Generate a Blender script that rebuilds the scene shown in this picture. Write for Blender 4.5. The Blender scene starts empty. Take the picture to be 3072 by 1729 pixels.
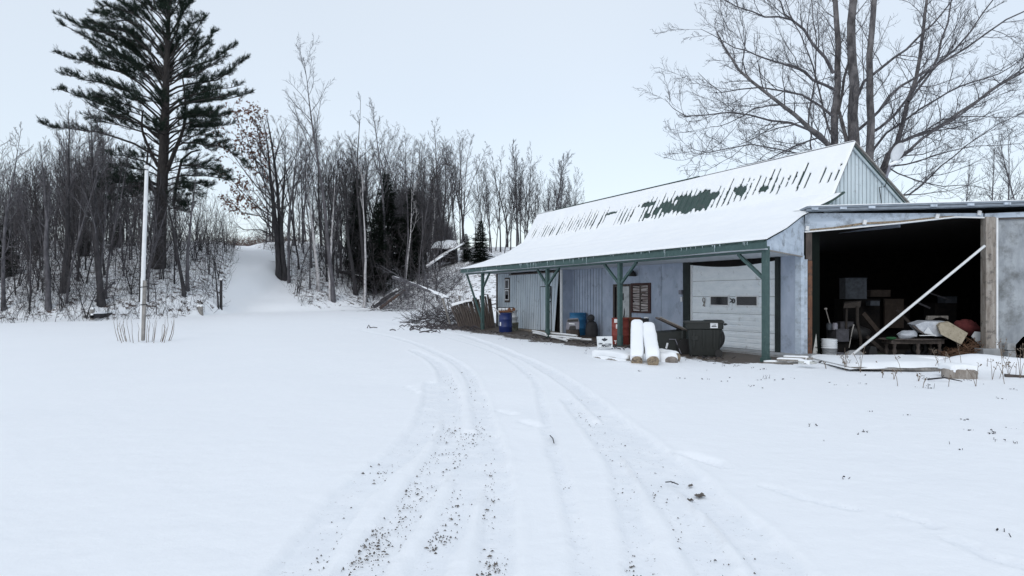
import bpy, math, random
import numpy as np
from mathutils import Vector, Matrix

# ---------------------------------------------------------------- scene, camera, world, sun
S = bpy.context.scene
COL = S.collection
cam_d = bpy.data.cameras.new('camera')
cam_d.sensor_width = 36.0
cam_d.lens = 24.0
cam_d.shift_y = 24.5 / 3072
cam_d.clip_end = 1500
cam = bpy.data.objects.new('camera', cam_d)
COL.objects.link(cam)
cam.location = (0, 0, 1.6)
cam.rotation_euler = (math.radians(90), 0, 0)
S.camera = cam

w = bpy.data.worlds.new('World')
S.world = w
w.use_nodes = True
nt = w.node_tree
nt.nodes.clear()
wo = nt.nodes.new('ShaderNodeOutputWorld')
sky = nt.nodes.new('ShaderNodeTexSky')
sky.sky_type = 'NISHITA'
sky.sun_disc = False
sky.sun_elevation = math.radians(38)
sky.sun_rotation = math.radians(200)
bg1 = nt.nodes.new('ShaderNodeBackground')
bg1.inputs['Strength'].default_value = 0.05
bg2 = nt.nodes.new('ShaderNodeBackground')          # the even cloud deck
tc = nt.nodes.new('ShaderNodeTexCoord')
nz = nt.nodes.new('ShaderNodeTexNoise')
nz.inputs['Scale'].default_value = 1.6
nz.inputs['Detail'].default_value = 3
rp = nt.nodes.new('ShaderNodeValToRGB')
rp.color_ramp.elements[0].position = 0.3
rp.color_ramp.elements[0].color = (0.59, 0.64, 0.685, 1)
rp.color_ramp.elements[1].position = 0.75
rp.color_ramp.elements[1].color = (0.65, 0.69, 0.72, 1)
bg2.inputs['Strength'].default_value = 1.0
add = nt.nodes.new('ShaderNodeAddShader')
nt.links.new(sky.outputs[0], bg1.inputs[0])
nt.links.new(tc.outputs['Generated'], nz.inputs['Vector'])
nt.links.new(nz.outputs['Fac'], rp.inputs[0])
nt.links.new(rp.outputs[0], bg2.inputs[0])
nt.links.new(bg1.outputs[0], add.inputs[0])
nt.links.new(bg2.outputs[0], add.inputs[1])
nt.links.new(add.outputs[0], wo.inputs[0])

sd = bpy.data.lights.new('sun', 'SUN')
sd.energy = 0.65
sd.angle = math.radians(25)
sd.color = (1.0, 0.97, 0.93)
sun = bpy.data.objects.new('sun', sd)
COL.objects.link(sun)
el, az = math.radians(38), math.radians(200)
dirv = Vector((math.sin(az) * math.cos(el), math.cos(az) * math.cos(el), math.sin(el)))
sun.rotation_euler = dirv.to_track_quat('Z', 'Y').to_euler()
S.view_settings.view_transform = 'Standard'
S.view_settings.look = 'None'
S.view_settings.exposure = 0.03
S.view_settings.gamma = 1.0

F, HOR, CX, CH = 2048.0, 889.0, 1536.0, 1.6
RNG = np.random.default_rng(7)
R = random.Random(7)

# ---------------------------------------------------------------- helpers
def vnoise(x, y, seed=0):
    xi = np.floor(x).astype(np.int64); yi = np.floor(y).astype(np.int64)
    fx = x - xi; fy = y - yi
    fx = fx * fx * (3 - 2 * fx); fy = fy * fy * (3 - 2 * fy)
    def hsh(a, b):
        n = (a * 374761393 + b * 668265263 + seed * 974711) & 0x7fffffff
        n = ((n ^ (n >> 13)) * 1274126177) & 0x7fffffff
        return ((n ^ (n >> 16)) & 0xffff) / 65535.0
    a = hsh(xi, yi); b = hsh(xi + 1, yi); c = hsh(xi, yi + 1); d = hsh(xi + 1, yi + 1)
    return a + (b - a) * fx + (c - a) * fy + (a - b - c + d) * fx * fy

def fbm(x, y, seed=0, o=3):
    r = 0; amp = 0.5
    for k in range(o):
        r = r + amp * (vnoise(x * 2 ** k, y * 2 ** k, seed + k) - 0.5)
        amp *= 0.5
    return r

ORG = {}     # world origin of each object
def tag(o, label=None, cat=None, group=None, kind=None):
    if label: o['label'] = label
    if cat: o['category'] = cat
    if group: o['group'] = group
    if kind: o['kind'] = kind
    return o

def thing(name, loc, label, cat, group=None):
    o = bpy.data.objects.new(name, None)
    o.empty_display_size = 0.2
    COL.objects.link(o)
    o.location = loc
    ORG[o.name] = Vector(loc)
    return tag(o, label, cat, group)

def sm(a, b, x):
    t = np.clip((x - a) / (b - a), 0, 1)
    return t * t * (3 - 2 * t)

def np_mesh(name, V, faces=None, quads=None, tris=None, smooth=False):
    me = bpy.data.meshes.new(name)
    V = np.asarray(V, dtype=np.float32)
    parts = []
    nq = 0 if quads is None else len(quads)
    ntr = 0 if tris is None else len(tris)
    loops = []
    starts = []
    if nq:
        loops.append(np.asarray(quads, np.int32).ravel()); starts.append(np.arange(nq) * 4)
    if ntr:
        loops.append(np.asarray(tris, np.int32).ravel()); starts.append(nq * 4 + np.arange(ntr) * 3)
    L = np.concatenate(loops); st = np.concatenate(starts).astype(np.int32)
    me.vertices.add(len(V)); me.vertices.foreach_set('co', V.ravel())
    me.loops.add(len(L)); me.loops.foreach_set('vertex_index', L)
    me.polygons.add(len(st)); me.polygons.foreach_set('loop_start', st)
    if smooth:
        me.polygons.foreach_set('use_smooth', np.ones(len(st), bool))
    me.update(calc_edges=True)
    me.validate()
    return me

def link(name, me, mat, parent=None, loc=None):
    o = bpy.data.objects.new(name, me)
    COL.objects.link(o)
    if mat and not me.materials: me.materials.append(mat)
    if parent is not None:
        o.parent = parent
        ORG[o.name] = ORG.get(parent.name, Vector((0, 0, 0)))
    return o

class MB:
    """collects shapes in world coordinates, builds them as one mesh"""
    def __init__(s): s.v = []; s.f = []; s.sm = []
    def add(s, vs, fs, smooth=False):
        n = len(s.v)
        s.v += [tuple(q) for q in vs]
        s.f += [tuple(i + n for i in f) for f in fs]
        s.sm += [smooth] * len(fs)
        return s
    def hexa(s, p):        # 8 corners: bottom 4 ccw, top 4 ccw
        return s.add(p, [(3, 2, 1, 0), (4, 5, 6, 7), (0, 1, 5, 4), (1, 2, 6, 5), (2, 3, 7, 6), (3, 0, 4, 7)])
    def box(s, c, d, rz=0, rx=0, ry=0):
        M = Matrix.Translation(Vector(c)) @ Matrix.Rotation(rz, 4, 'Z') @ Matrix.Rotation(ry, 4, 'Y') @ Matrix.Rotation(rx, 4, 'X')
        x, y, z = d[0] / 2, d[1] / 2, d[2] / 2
        return s.hexa([M @ Vector(q) for q in [(-x, -y, -z), (x, -y, -z), (x, y, -z), (-x, y, -z), (-x, -y, z), (x, -y, z), (x, y, z), (-x, y, z)]])
    def beam(s, a, b, wd, ht, up=(0, 0, 1)):
        a = Vector(a); b = Vector(b); d = (b - a).normalized(); up = Vector(up)
        if abs(d.dot(up)) > 0.98: up = Vector((0, 1, 0)) if abs(d.y) < 0.9 else Vector((1, 0, 0))
        x = d.cross(up).normalized(); y = x.cross(d).normalized()
        hw, hh = wd / 2, ht / 2
        P = [a - x * hw - y * hh, a + x * hw - y * hh, b + x * hw - y * hh, b - x * hw - y * hh,
             a - x * hw + y * hh, a + x * hw + y * hh, b + x * hw + y * hh, b - x * hw + y * hh]
        return s.hexa(P)
    def tube(s, pts, rad, n=8, cap=True, smooth=True):
        pts = [Vector(p) for p in pts]
        if not hasattr(rad, '__len__'): rad = [rad] * len(pts)
        vs = []; fs = []
        prev = None
        for i, p in enumerate(pts):
            t = (pts[min(i + 1, len(pts) - 1)] - pts[max(i - 1, 0)])
            if t.length < 1e-9: t = Vector((0, 0, 1))
            t.normalize()
            if prev is None:
                a = Vector((0, 0, 1)) if abs(t.z) < 0.9 else Vector((1, 0, 0))
                x = t.cross(a).normalized()
            else:
                x = (prev - t * prev.dot(t)).normalized()
            prev = x; y = t.cross(x)
            for k in range(n):
                an = 2 * math.pi * k / n
                vs.append(p + (x * math.cos(an) + y * math.sin(an)) * rad[i])
        m = len(pts)
        for i in range(m - 1):
            for k in range(n):
                k2 = (k + 1) % n
                fs.append((i * n + k, i * n + k2, (i + 1) * n + k2, (i + 1) * n + k))
        s.add(vs, fs, smooth)
        if cap:
            s.add(vs[:n], [tuple(range(n - 1, -1, -1))]); s.add(vs[-n:], [tuple(range(n))])
        return s
    def lathe(s, c, prof, n=20, M=None, smooth=True, cap=True):
        c = Vector(c); vs = []; fs = []
        for (r, z) in prof:
            for k in range(n):
                an = 2 * math.pi * k / n
                q = Vector((r * math.cos(an), r * math.sin(an), z))
                if M: q = M @ q
                vs.append(c + q)
        for i in range(len(prof) - 1):
            for k in range(n):
                k2 = (k + 1) % n
                fs.append((i * n + k, i * n + k2, (i + 1) * n + k2, (i + 1) * n + k))
        s.add(vs, fs, smooth)
        if cap:
            s.add(vs[:n], [tuple(range(n - 1, -1, -1))]); s.add(vs[-n:], [tuple(range(n))])
        return s
    def prism(s, poly, d):      # poly: list of 3-D points, d: extrusion vector
        d = Vector(d); n = len(poly); poly = [Vector(p) for p in poly]
        vs = poly + [p + d for p in poly]
        fs = [tuple(range(n - 1, -1, -1)), tuple(range(n, 2 * n))] + [(i, (i + 1) % n, n + (i + 1) % n, n + i) for i in range(n)]
        return s.add(vs, fs)
    def grid(s, P, smooth=True, wrap=False):     # P[i][j]
        n = len(P); m = len(P[0]); fs = []
        for i in range(n - 1):
            for j in range(m - 1 + (1 if wrap else 0)):
                j2 = (j + 1) % m
                fs.append((i * m + j, i * m + j2, (i + 1) * m + j2, (i + 1) * m + j))
        return s.add([q for r in P for q in r], fs, smooth)
    def build(s, name, mat, parent=None, bevel=0.0):
        me = bpy.data.meshes.new(name)
        off = ORG.get(parent.name, Vector((0, 0, 0))) if parent is not None else s.base()
        me.from_pydata([(v[0] - off[0], v[1] - off[1], v[2] - off[2]) for v in s.v], [], s.f)
        me.polygons.foreach_set('use_smooth', s.sm)
        me.update()
        o = bpy.data.objects.new(name, me)
        COL.objects.link(o)
        me.materials.append(mat)
        if parent is not None:
            o.parent = parent; ORG[o.name] = off
        else:
            o.location = off; ORG[o.name] = Vector(off)
        if bevel:
            b = o.modifiers.new('bevel', 'BEVEL'); b.width = bevel; b.segments = 2; b.limit_method = 'ANGLE'
        return o
    def base(s):
        a = np.array(s.v); mn = a.min(0); mx = a.max(0)
        return Vector(((mn[0] + mx[0]) / 2, (mn[1] + mx[1]) / 2, mn[2]))

# ---------------------------------------------------------------- materials
MATS = {}
def mat(name, col, col2=None, scale=6, rough=0.8, bump=0.0, bscale=None, detail=4, spots=None, metal=0, stretch=None, lo=0.35, hi=0.65, spec=None, bd=0.02):
    """noise-mixed paint/wood/stone. spots=(colour, scale, low, high): wear with a shape of its own"""
    if name in MATS: return MATS[name]
    m = bpy.data.materials.new(name); m.use_nodes = True
    t = m.node_tree; b = t.nodes['Principled BSDF']
    b.inputs['Roughness'].default_value = rough
    b.inputs['Metallic'].default_value = metal
    if spec is not None: b.inputs['Specular IOR Level'].default_value = spec
    g = t.nodes.new('ShaderNodeNewGeometry')
    mp = t.nodes.new('ShaderNodeMapping')
    t.links.new(g.outputs['Position'], mp.inputs[0])
    if stretch: mp.inputs['Scale'].default_value = stretch
    n = t.nodes.new('ShaderNodeTexNoise'); n.inputs['Scale'].default_value = scale; n.inputs['Detail'].default_value = detail
    n.inputs['Roughness'].default_value = 0.65
    t.links.new(mp.outputs[0], n.inputs['Vector'])
    r = t.nodes.new('ShaderNodeValToRGB')
    r.color_ramp.elements[0].position = lo; r.color_ramp.elements[1].position = hi
    r.color_ramp.elements[0].color = (*col, 1); r.color_ramp.elements[1].color = (*(col2 or col), 1)
    t.links.new(n.outputs['Fac'], r.inputs[0])
    out = r.outputs[0]
    if spots:
        n2 = t.nodes.new('ShaderNodeTexNoise'); n2.inputs['Scale'].default_value = spots[1]; n2.inputs['Detail'].default_value = 6
        n2.inputs['Roughness'].default_value = 0.7
        t.links.new(g.outputs['Position'], n2.inputs['Vector'])
        r2 = t.nodes.new('ShaderNodeValToRGB')
        r2.color_ramp.elements[0].position = spots[2]; r2.color_ramp.elements[1].position = spots[3]
        t.links.new(n2.outputs['Fac'], r2.inputs[0])
        mx = t.nodes.new('ShaderNodeMix'); mx.data_type = 'RGBA'
        t.links.new(r2.outputs[0], mx.inputs[0]); t.links.new(out, mx.inputs[6]); mx.inputs[7].default_value = (*spots[0], 1)
        out = mx.outputs[2]
    t.links.new(out, b.inputs['Base Color'])
    if bump:
        n3 = t.nodes.new('ShaderNodeTexNoise'); n3.inputs['Scale'].default_value = bscale or scale * 4; n3.inputs['Detail'].default_value = 5
        t.links.new(mp.outputs[0], n3.inputs['Vector'])
        bp = t.nodes.new('ShaderNodeBump'); bp.inputs['Strength'].default_value = bump; bp.inputs['Distance'].default_value = bd
        t.links.new(n3.outputs['Fac'], bp.inputs['Height']); t.links.new(bp.outputs[0], b.inputs['Normal'])
    MATS[name] = m
    return m

SNOW = mat('snow', (0.86, 0.885, 0.92), (0.90, 0.92, 0.94), 1.5, 0.65, 0.25, 9, spec=0.25)
GREEN = mat('green_paint', (0.036, 0.074, 0.072), (0.052, 0.100, 0.096), 9, 0.6, 0.2, spots=((0.13, 0.19, 0.17), 14, 0.60, 0.72))
GREENMETAL = mat('green_metal', (0.016, 0.042, 0.037), (0.026, 0.060, 0.050), 5, 0.45, 0.05, spots=((0.05, 0.06, 0.06), 3, 0.55, 0.7))
WALL = mat('grey_blue_siding', (0.34, 0.40, 0.505), (0.44, 0.50, 0.61), 3.5, 0.85, 0.15, 60, spots=((0.21, 0.24, 0.30), 2.2, 0.56, 0.74), stretch=(1, 1, 0.6))
WALLB = mat('pale_board_siding', (0.47, 0.54, 0.61), (0.58, 0.65, 0.71), 4, 0.85, 0.2, 50, spots=((0.19, 0.21, 0.25), 3.2, 0.58, 0.74), stretch=(1, 1, 0.25))
PLY = mat('weathered_plywood', (0.44, 0.515, 0.61), (0.58, 0.655, 0.75), 3, 0.85, 0.2, 40, spots=((0.22, 0.25, 0.29), 3, 0.5, 0.7), stretch=(0.3, 1, 2.5))
GABLE = mat('white_board_and_batten', (0.48, 0.56, 0.60), (0.60, 0.68, 0.72), 3, 0.8, 0.1, 30, stretch=(1, 1, 0.3), spots=((0.28, 0.31, 0.33), 6, 0.6, 0.75))
DOORW = mat('dirty_white_door', (0.76, 0.81, 0.85), (0.86, 0.90, 0.93), 3, 0.7, 0.1, 40, spots=((0.33, 0.33, 0.31), 3.6, 0.6, 0.76), stretch=(1, 1, 2.5))
SOFFIT = mat('soffit_board', (0.48, 0.52, 0.57), (0.60, 0.64, 0.68), 3, 0.85, spots=((0.2, 0.18, 0.16), 4, 0.6, 0.75))
DARK = mat('void_shade_wood', (0.010, 0.010, 0.011), (0.018, 0.016, 0.015), 5, 0.95, spec=0.1)  # near-black: shade of unlit interiors and gaps put into the colour
DARKGREEN = mat('shaded_green_wall', (0.002, 0.005, 0.004), (0.004, 0.009, 0.007), 5, 0.85, spec=0.2, stretch=(6, 6, 0.5))  # green taken almost to black, shed shade is in the colour
WOODDK = mat('dark_weathered_wood', (0.055, 0.045, 0.042), (0.11, 0.09, 0.08), 12, 0.9, 0.4, 40, stretch=(1, 1, 0.2))
WOODGREY = mat('grey_weathered_wood', (0.20, 0.19, 0.18), (0.33, 0.31, 0.29), 14, 0.9, 0.4, 40, spots=((0.10, 0.09, 0.08), 8, 0.56, 0.7), stretch=(1, 1, 0.3))
WOODTAN = mat('tan_cut_wood', (0.22, 0.17, 0.12), (0.36, 0.29, 0.2), 18, 0.9, 0.5, 50, spots=((0.10, 0.08, 0.07), 22, 0.5, 0.62))
WHITEP = mat('white_paint', (0.68, 0.70, 0.72), (0.78, 0.79, 0.80), 8, 0.55, spots=((0.42, 0.42, 0.42), 12, 0.62, 0.75))
WHITEPL = mat('white_plastic', (0.66, 0.69, 0.73), (0.74, 0.77, 0.80), 5, 0.4, spots=((0.45, 0.45, 0.45), 14, 0.62, 0.74))
WHITECHIP = mat('chipped_white_board', (0.44, 0.45, 0.43), (0.55, 0.56, 0.54), 8, 0.8, 0.2, spots=((0.06, 0.055, 0.05), 13, 0.52, 0.58))
RUST = mat('rusty_iron', (0.13, 0.055, 0.03), (0.22, 0.10, 0.05), 18, 0.9, 0.3, 50, spots=((0.06, 0.035, 0.03), 9, 0.5, 0.68))
BLACKPL = mat('black_green_plastic', (0.007, 0.010, 0.009), (0.011, 0.014, 0.013), 4, 0.5, 0.04, 30, spots=((0.018, 0.020, 0.019), 7, 0.6, 0.75))
BLACK = mat('black_rubber', (0.010, 0.010, 0.011), (0.016, 0.016, 0.017), 8, 0.6)
NAVY = mat('navy_plastic', (0.010, 0.024, 0.115), (0.015, 0.034, 0.16), 5, 0.4, spots=((0.05, 0.07, 0.16), 16, 0.62, 0.72))
BLUE = mat('blue_plastic', (0.025, 0.14, 0.30), (0.035, 0.18, 0.37), 5, 0.45, spots=((0.02, 0.06, 0.12), 5, 0.6, 0.75))
REDM = mat('red_drum_paint', (0.20, 0.034, 0.026), (0.27, 0.05, 0.034), 6, 0.6, spots=((0.12, 0.05, 0.035), 9, 0.56, 0.68))
CONC = mat('stained_concrete', (0.26, 0.27, 0.28), (0.40, 0.41, 0.42), 2.2, 0.9, 0.3, 60, spots=((0.09, 0.09, 0.085), 1.6, 0.55, 0.78), stretch=(1, 1, 0.5))
PANEL = mat('mottled_grey_panel', (0.24, 0.26, 0.285), (0.40, 0.43, 0.46), 2.4, 0.9, 0.2, 45, spots=((0.10, 0.105, 0.10), 1.3, 0.50, 0.72), stretch=(1, 1, 0.45))
PILLAR = mat('peeling_pillar_wood', (0.20, 0.17, 0.145), (0.36, 0.33, 0.30), 9, 0.9, 0.5, 40, spots=((0.09, 0.08, 0.075), 6, 0.54, 0.68), stretch=(1, 1, 0.2))
GLASSDK = mat('dark_window_glass', (0.006, 0.006, 0.008), None, 4, 0.12)
MIRROR = mat('old_mirror_board', (0.42, 0.44, 0.45), (0.55, 0.57, 0.58), 5, 0.5, spots=((0.22, 0.23, 0.24), 6, 0.55, 0.72))
SLATS = mat('torn_shutter', (0.16, 0.11, 0.10), (0.62, 0.58, 0.57), 3.0, 0.85, 0.3, 20, stretch=(0.5, 0.5, 9), lo=0.38, hi=0.62)
SIGNW = mat('white_sign_board', (0.66, 0.70, 0.74), (0.74, 0.78, 0.8), 6, 0.6, 0.1)
INK = mat('black_lettering', (0.02, 0.025, 0.04), None, 4, 0.7)
INKW = mat('white_lettering', (0.75, 0.72, 0.72), None, 4, 0.7)
DIMW = mat('shaded_old_wood', (0.022, 0.018, 0.016), (0.045, 0.037, 0.032), 9, 0.9)  # wood darkened in its colour for the shade inside the shed
DIMG = mat('shaded_grey_plastic', (0.05, 0.05, 0.06), (0.08, 0.08, 0.095), 9, 0.8)  # grey plastic with the shed's shade put into its colour
GREYPL = mat('grey_plastic', (0.17, 0.17, 0.21), (0.24, 0.24, 0.28), 9, 0.6)
STONE = mat('field_stone', (0.16, 0.14, 0.125), (0.28, 0.25, 0.225), 8, 0.9, 0.5, 30)
BARK = mat('grey_bark', (0.050, 0.048, 0.055), (0.135, 0.130, 0.142), 5, 0.95, 0.5, 25, stretch=(1, 1, 0.35))
BARK2 = mat('dark_bark', (0.021, 0.020, 0.023), (0.052, 0.049, 0.053), 5, 0.95, 0.5, 25, stretch=(1, 1, 0.35))
BARKBROWN = mat('brown_twig_bark', (0.040, 0.036, 0.040), (0.085, 0.074, 0.078), 5, 0.95)
BARKP = mat('pine_bark', (0.016, 0.014, 0.015), (0.042, 0.037, 0.036), 7, 0.95, 0.8, 18, stretch=(1, 1, 0.3), bd=0.06)
BIRCH = mat('pale_birch_bark', (0.38, 0.37, 0.38), (0.56, 0.55, 0.56), 3, 0.8, 0.1, 20, spots=((0.08, 0.07, 0.07), 5, 0.56, 0.64), stretch=(1, 1, 2))
BIGBARK = mat('mottled_maple_bark', (0.055, 0.052, 0.056), (0.19, 0.18, 0.185), 3.5, 0.95, 0.5, 22, spots=((0.05, 0.045, 0.045), 5, 0.55, 0.68), stretch=(1, 1, 0.5))
NEEDLE = mat('pine_needles', (0.010, 0.019, 0.015), (0.026, 0.040, 0.029), 2.0, 0.9, spec=0.1)
HEMLOCK = mat('hemlock_needles', (0.008, 0.015, 0.011), (0.020, 0.030, 0.022), 1.5, 0.9, spec=0.1)
LEAF = mat('dry_beech_leaves', (0.10, 0.04, 0.026), (0.19, 0.085, 0.055), 2.0, 0.9)
WEED = mat('dry_weed_stems', (0.12, 0.09, 0.07), (0.24, 0.19, 0.145), 9, 0.9)
DIRT = mat('dark_dirt', (0.06, 0.052, 0.047), (0.17, 0.15, 0.135), 7, 0.95, 0.5, 40)
CARD = mat('tan_foam_board', (0.30, 0.26, 0.19), (0.40, 0.35, 0.27), 7, 0.9, 0.3, 30, spots=((0.18, 0.15, 0.11), 12, 0.55, 0.7))
CLOTHW = mat('crumpled_plastic_bag', (0.42, 0.45, 0.50), (0.6, 0.63, 0.68), 8, 0.5, 0.5, 18)
BROWNTHATCH = mat('brown_dead_brush', (0.09, 0.05, 0.03), (0.18, 0.10, 0.06), 9, 0.95)
REDCLOTH = mat('dark_red_cloth', (0.09, 0.015, 0.018), (0.14, 0.03, 0.03), 9, 0.9)
GREENCLOTH = mat('green_cloth', (0.015, 0.09, 0.03), None, 9, 0.9)
BOXDIM = mat('shaded_box_card', (0.030, 0.022, 0.017), (0.05, 0.037, 0.03), 9, 0.9)  # card colour lowered to carry the shade of the shed interior
BOXBLUE = mat('shaded_blue_tub', (0.020, 0.025, 0.033), (0.05, 0.06, 0.075), 9, 0.7)  # tub colour lowered to carry the shade of the shed interior
ICE = bpy.data.materials.new('ice'); ICE.use_nodes = True
_b = ICE.node_tree.nodes['Principled BSDF']; _b.inputs['Base Color'].default_value = (0.75, 0.85, 0.9, 1); _b.inputs['Roughness'].default_value = 0.1
_b.inputs['Transmission Weight'].default_value = 0.6; _b.inputs['IOR'].default_value = 1.31

# ---------------------------------------------------------------- terrain
U = np.array([-0.4334319, 0.90118632]); Vv = np.array([0.90118632, 0.4334319]); O0 = np.array([6.11859, 16.46633])
def L(s, t, z): return Vector((O0[0] + U[0] * s + Vv[0] * t, O0[1] + U[1] * s + Vv[1] * t, z))
def to_st(x, y):
    dx = x - O0[0]; dy = y - O0[1]
    return dx * U[0] + dy * U[1], dx * Vv[0] + dy * Vv[1]

EX = [-60, -28.5, -24, -21, -19.6, -17, -15, -12, -9, -6, -3, 3, 60]
EY = [37, 38, 40, 43.5, 49, 50.5, 52.5, 56, 55, 50, 46, 44, 44]
PTH = np.array([(-17.3, 48), (-19.0, 52), (-21.6, 58), (-24.0, 64), (-27.4, 71), (-31.0, 78), (-33.0, 85), (-35, 95)], float)
PW = [3.0, 2.0, 1.45, 1.1, .85, .7, .6, .6]

def dens(P, step):
    P = np.asarray(P, float); out = [P[0]]
    for i in range(len(P) - 1):
        p0 = P[max(i - 1, 0)]; p1 = P[i]; p2 = P[i + 1]; p3 = P[min(i + 2, len(P) - 1)]
        n = max(2, int(np.linalg.norm(p2 - p1) / step))
        for k in range(1, n + 1):
            t = k / n
            out.append(0.5 * ((2 * p1) + (-p0 + p2) * t + (2 * p0 - 5 * p1 + 4 * p2 - p3) * t * t + (-p0 + 3 * p1 - 3 * p2 + p3) * t ** 3))
    return np.array(out)

PTHD = dens(PTH, 1.0); PWD = np.interp(np.linspace(0, 1, len(PTHD)), np.linspace(0, 1, len(PW)), PW)

def path_dist(x, y):
    sh = x.shape; q = np.stack([x.ravel(), y.ravel()], 1); best = np.full(len(q), 1e9)
    for p, ww in zip(PTHD, PWD):
        best = np.minimum(best, np.hypot(q[:, 0] - p[0], q[:, 1] - p[1]) - ww)
    return best.reshape(sh)

def terrain(x, y):
    x = np.asarray(x, float); y = np.asarray(y, float)
    ye = np.interp(x, EX, EY)
    z = 0.020 * np.maximum(y - 30, 0)
    d = y - ye
    rise = 8.2 * (1 - np.exp(-np.maximum(d, 0) * 0.30 / 8.2 * 1.35))
    z = np.minimum(z, 0.6) + rise
    z = z - 0.35 * np.exp(-((d - 1.2) / 1.3) ** 2) * (x < -21)
    z = z + sm(0, 4, d) * 1.0 * fbm(x / 5, y / 5, 11)
    z = z - 0.5 * np.exp(-(np.maximum(path_dist(x, y), 0) / 1.2) ** 2) * sm(1, 6, d) + 0.05 * fbm(x / 1.2, y / 1.2, 77) * sm(0, 3, d)
    s, t = to_st(x, y)
    # slight dip in front of / under the open shed
    sh = sm(7.0, 9.5, x) * sm(15.2, 18.2, y) * (1 - sm(30, 34, y))
    z = z - 0.16 * sh - 0.12 * sm(11.5, 13.5, x) * sm(15.5, 18, y) * (1 - sm(30, 34, y))
    # low mounds of snow-covered junk by the shed
    for (mx, my, rx, ry, hh) in [(10.2, 15.1, 0.85, 0.6, 0.30), (11.3, 14.7, 0.8, 0.5, 0.20), (8.3, 16.2, 1.6, 0.8, 0.06), (3.1, 16.2, 0.9, 0.5, 0.05)]:
        z = z + hh * np.exp(-(((x - mx) / rx) ** 2 + ((y - my) / ry) ** 2))
    z = z + 0.06 * fbm(x / 2.5, y / 2.5, 3) * (1 - sm(0, 3, d)) + 0.20 * fbm(x / 14, y / 14, 5) * (1 - sm(25, 45, y)) * sm(7, 12, np.hypot(x - 3, y - 17))
    return z

def tz(x, y): return float(terrain(np.array([x]), np.array([y]))[0])
def gp(px, py, z=0.0):
    Y = (CH - z) * F / (py - HOR); return np.array([(px - CX) / F * Y, Y])

# tyre tracks, as ground lines
def tr(pts): return dens([gp(*p) for p in pts], 0.07)
TR = [  # line, half width, depth
    (tr([(985, 978), (1120, 1000), (1240, 1030), (1350, 1078), (1405, 1125), (1432, 1190), (1448, 1260), (1475, 1350), (1491, 1450), (1494, 1560), (1490, 1729), (1488, 1900)]), 0.13, 0.035),
    (tr([(1240, 1050), (1310, 1090), (1345, 1150), (1355, 1230), (1345, 1330), (1290, 1430), (1200, 1560), (1076, 1724), (960, 1880)]), 0.15, 0.04),
    (tr([(1300, 1150), (1290, 1240), (1230, 1340), (1101, 1442), (1000, 1560), (880, 1729), (790, 1860)]), 0.16, 0.03),
    (tr([(1410, 1300), (1398, 1452), (1350, 1580), (1272, 1714), (1200, 1850)]), 0.13, 0.03),
    (tr([(1000, 968), (1180, 988), (1330, 1012), (1480, 1055), (1590, 1130), (1626, 1211), (1646, 1302), (1676, 1402), (1701, 1478), (1741, 1628), (1761, 1729), (1790, 1880)]), 0.07, 0.022),
    (tr([(1050, 965), (1250, 985), (1420, 1018), (1560, 1070), (1636, 1108), (1726, 1166), (1802, 1231), (1877, 1290), (1952, 1352), (2053, 1432), (2113, 1493), (2254, 1613), (2345, 1724), (2460, 1870)]), 0.16, 0.045),
    (tr([(1700, 1200), (1790, 1310), (1852, 1402), (1877, 1483), (1912, 1628), (1927, 1729), (1950, 1880)]), 0.10, 0.03),
    (tr([(1790, 1270), (1880, 1350), (1942, 1412), (2003, 1503), (2078, 1593), (2143, 1714), (2200, 1850)]), 0.14, 0.035),
    (tr([(2030, 1360), (2110, 1378), (2180, 1402)]), 0.06, 0.02), (tr([(2300, 1460), (2420, 1500), (2560, 1530)]), 0.06, 0.02),
    (tr([(2690, 1548), (2780, 1570), (2800, 1585)]), 0.06, 0.02), (tr([(2860, 1625), (2990, 1680), (3072, 1700)]), 0.06, 0.02),
]

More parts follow.
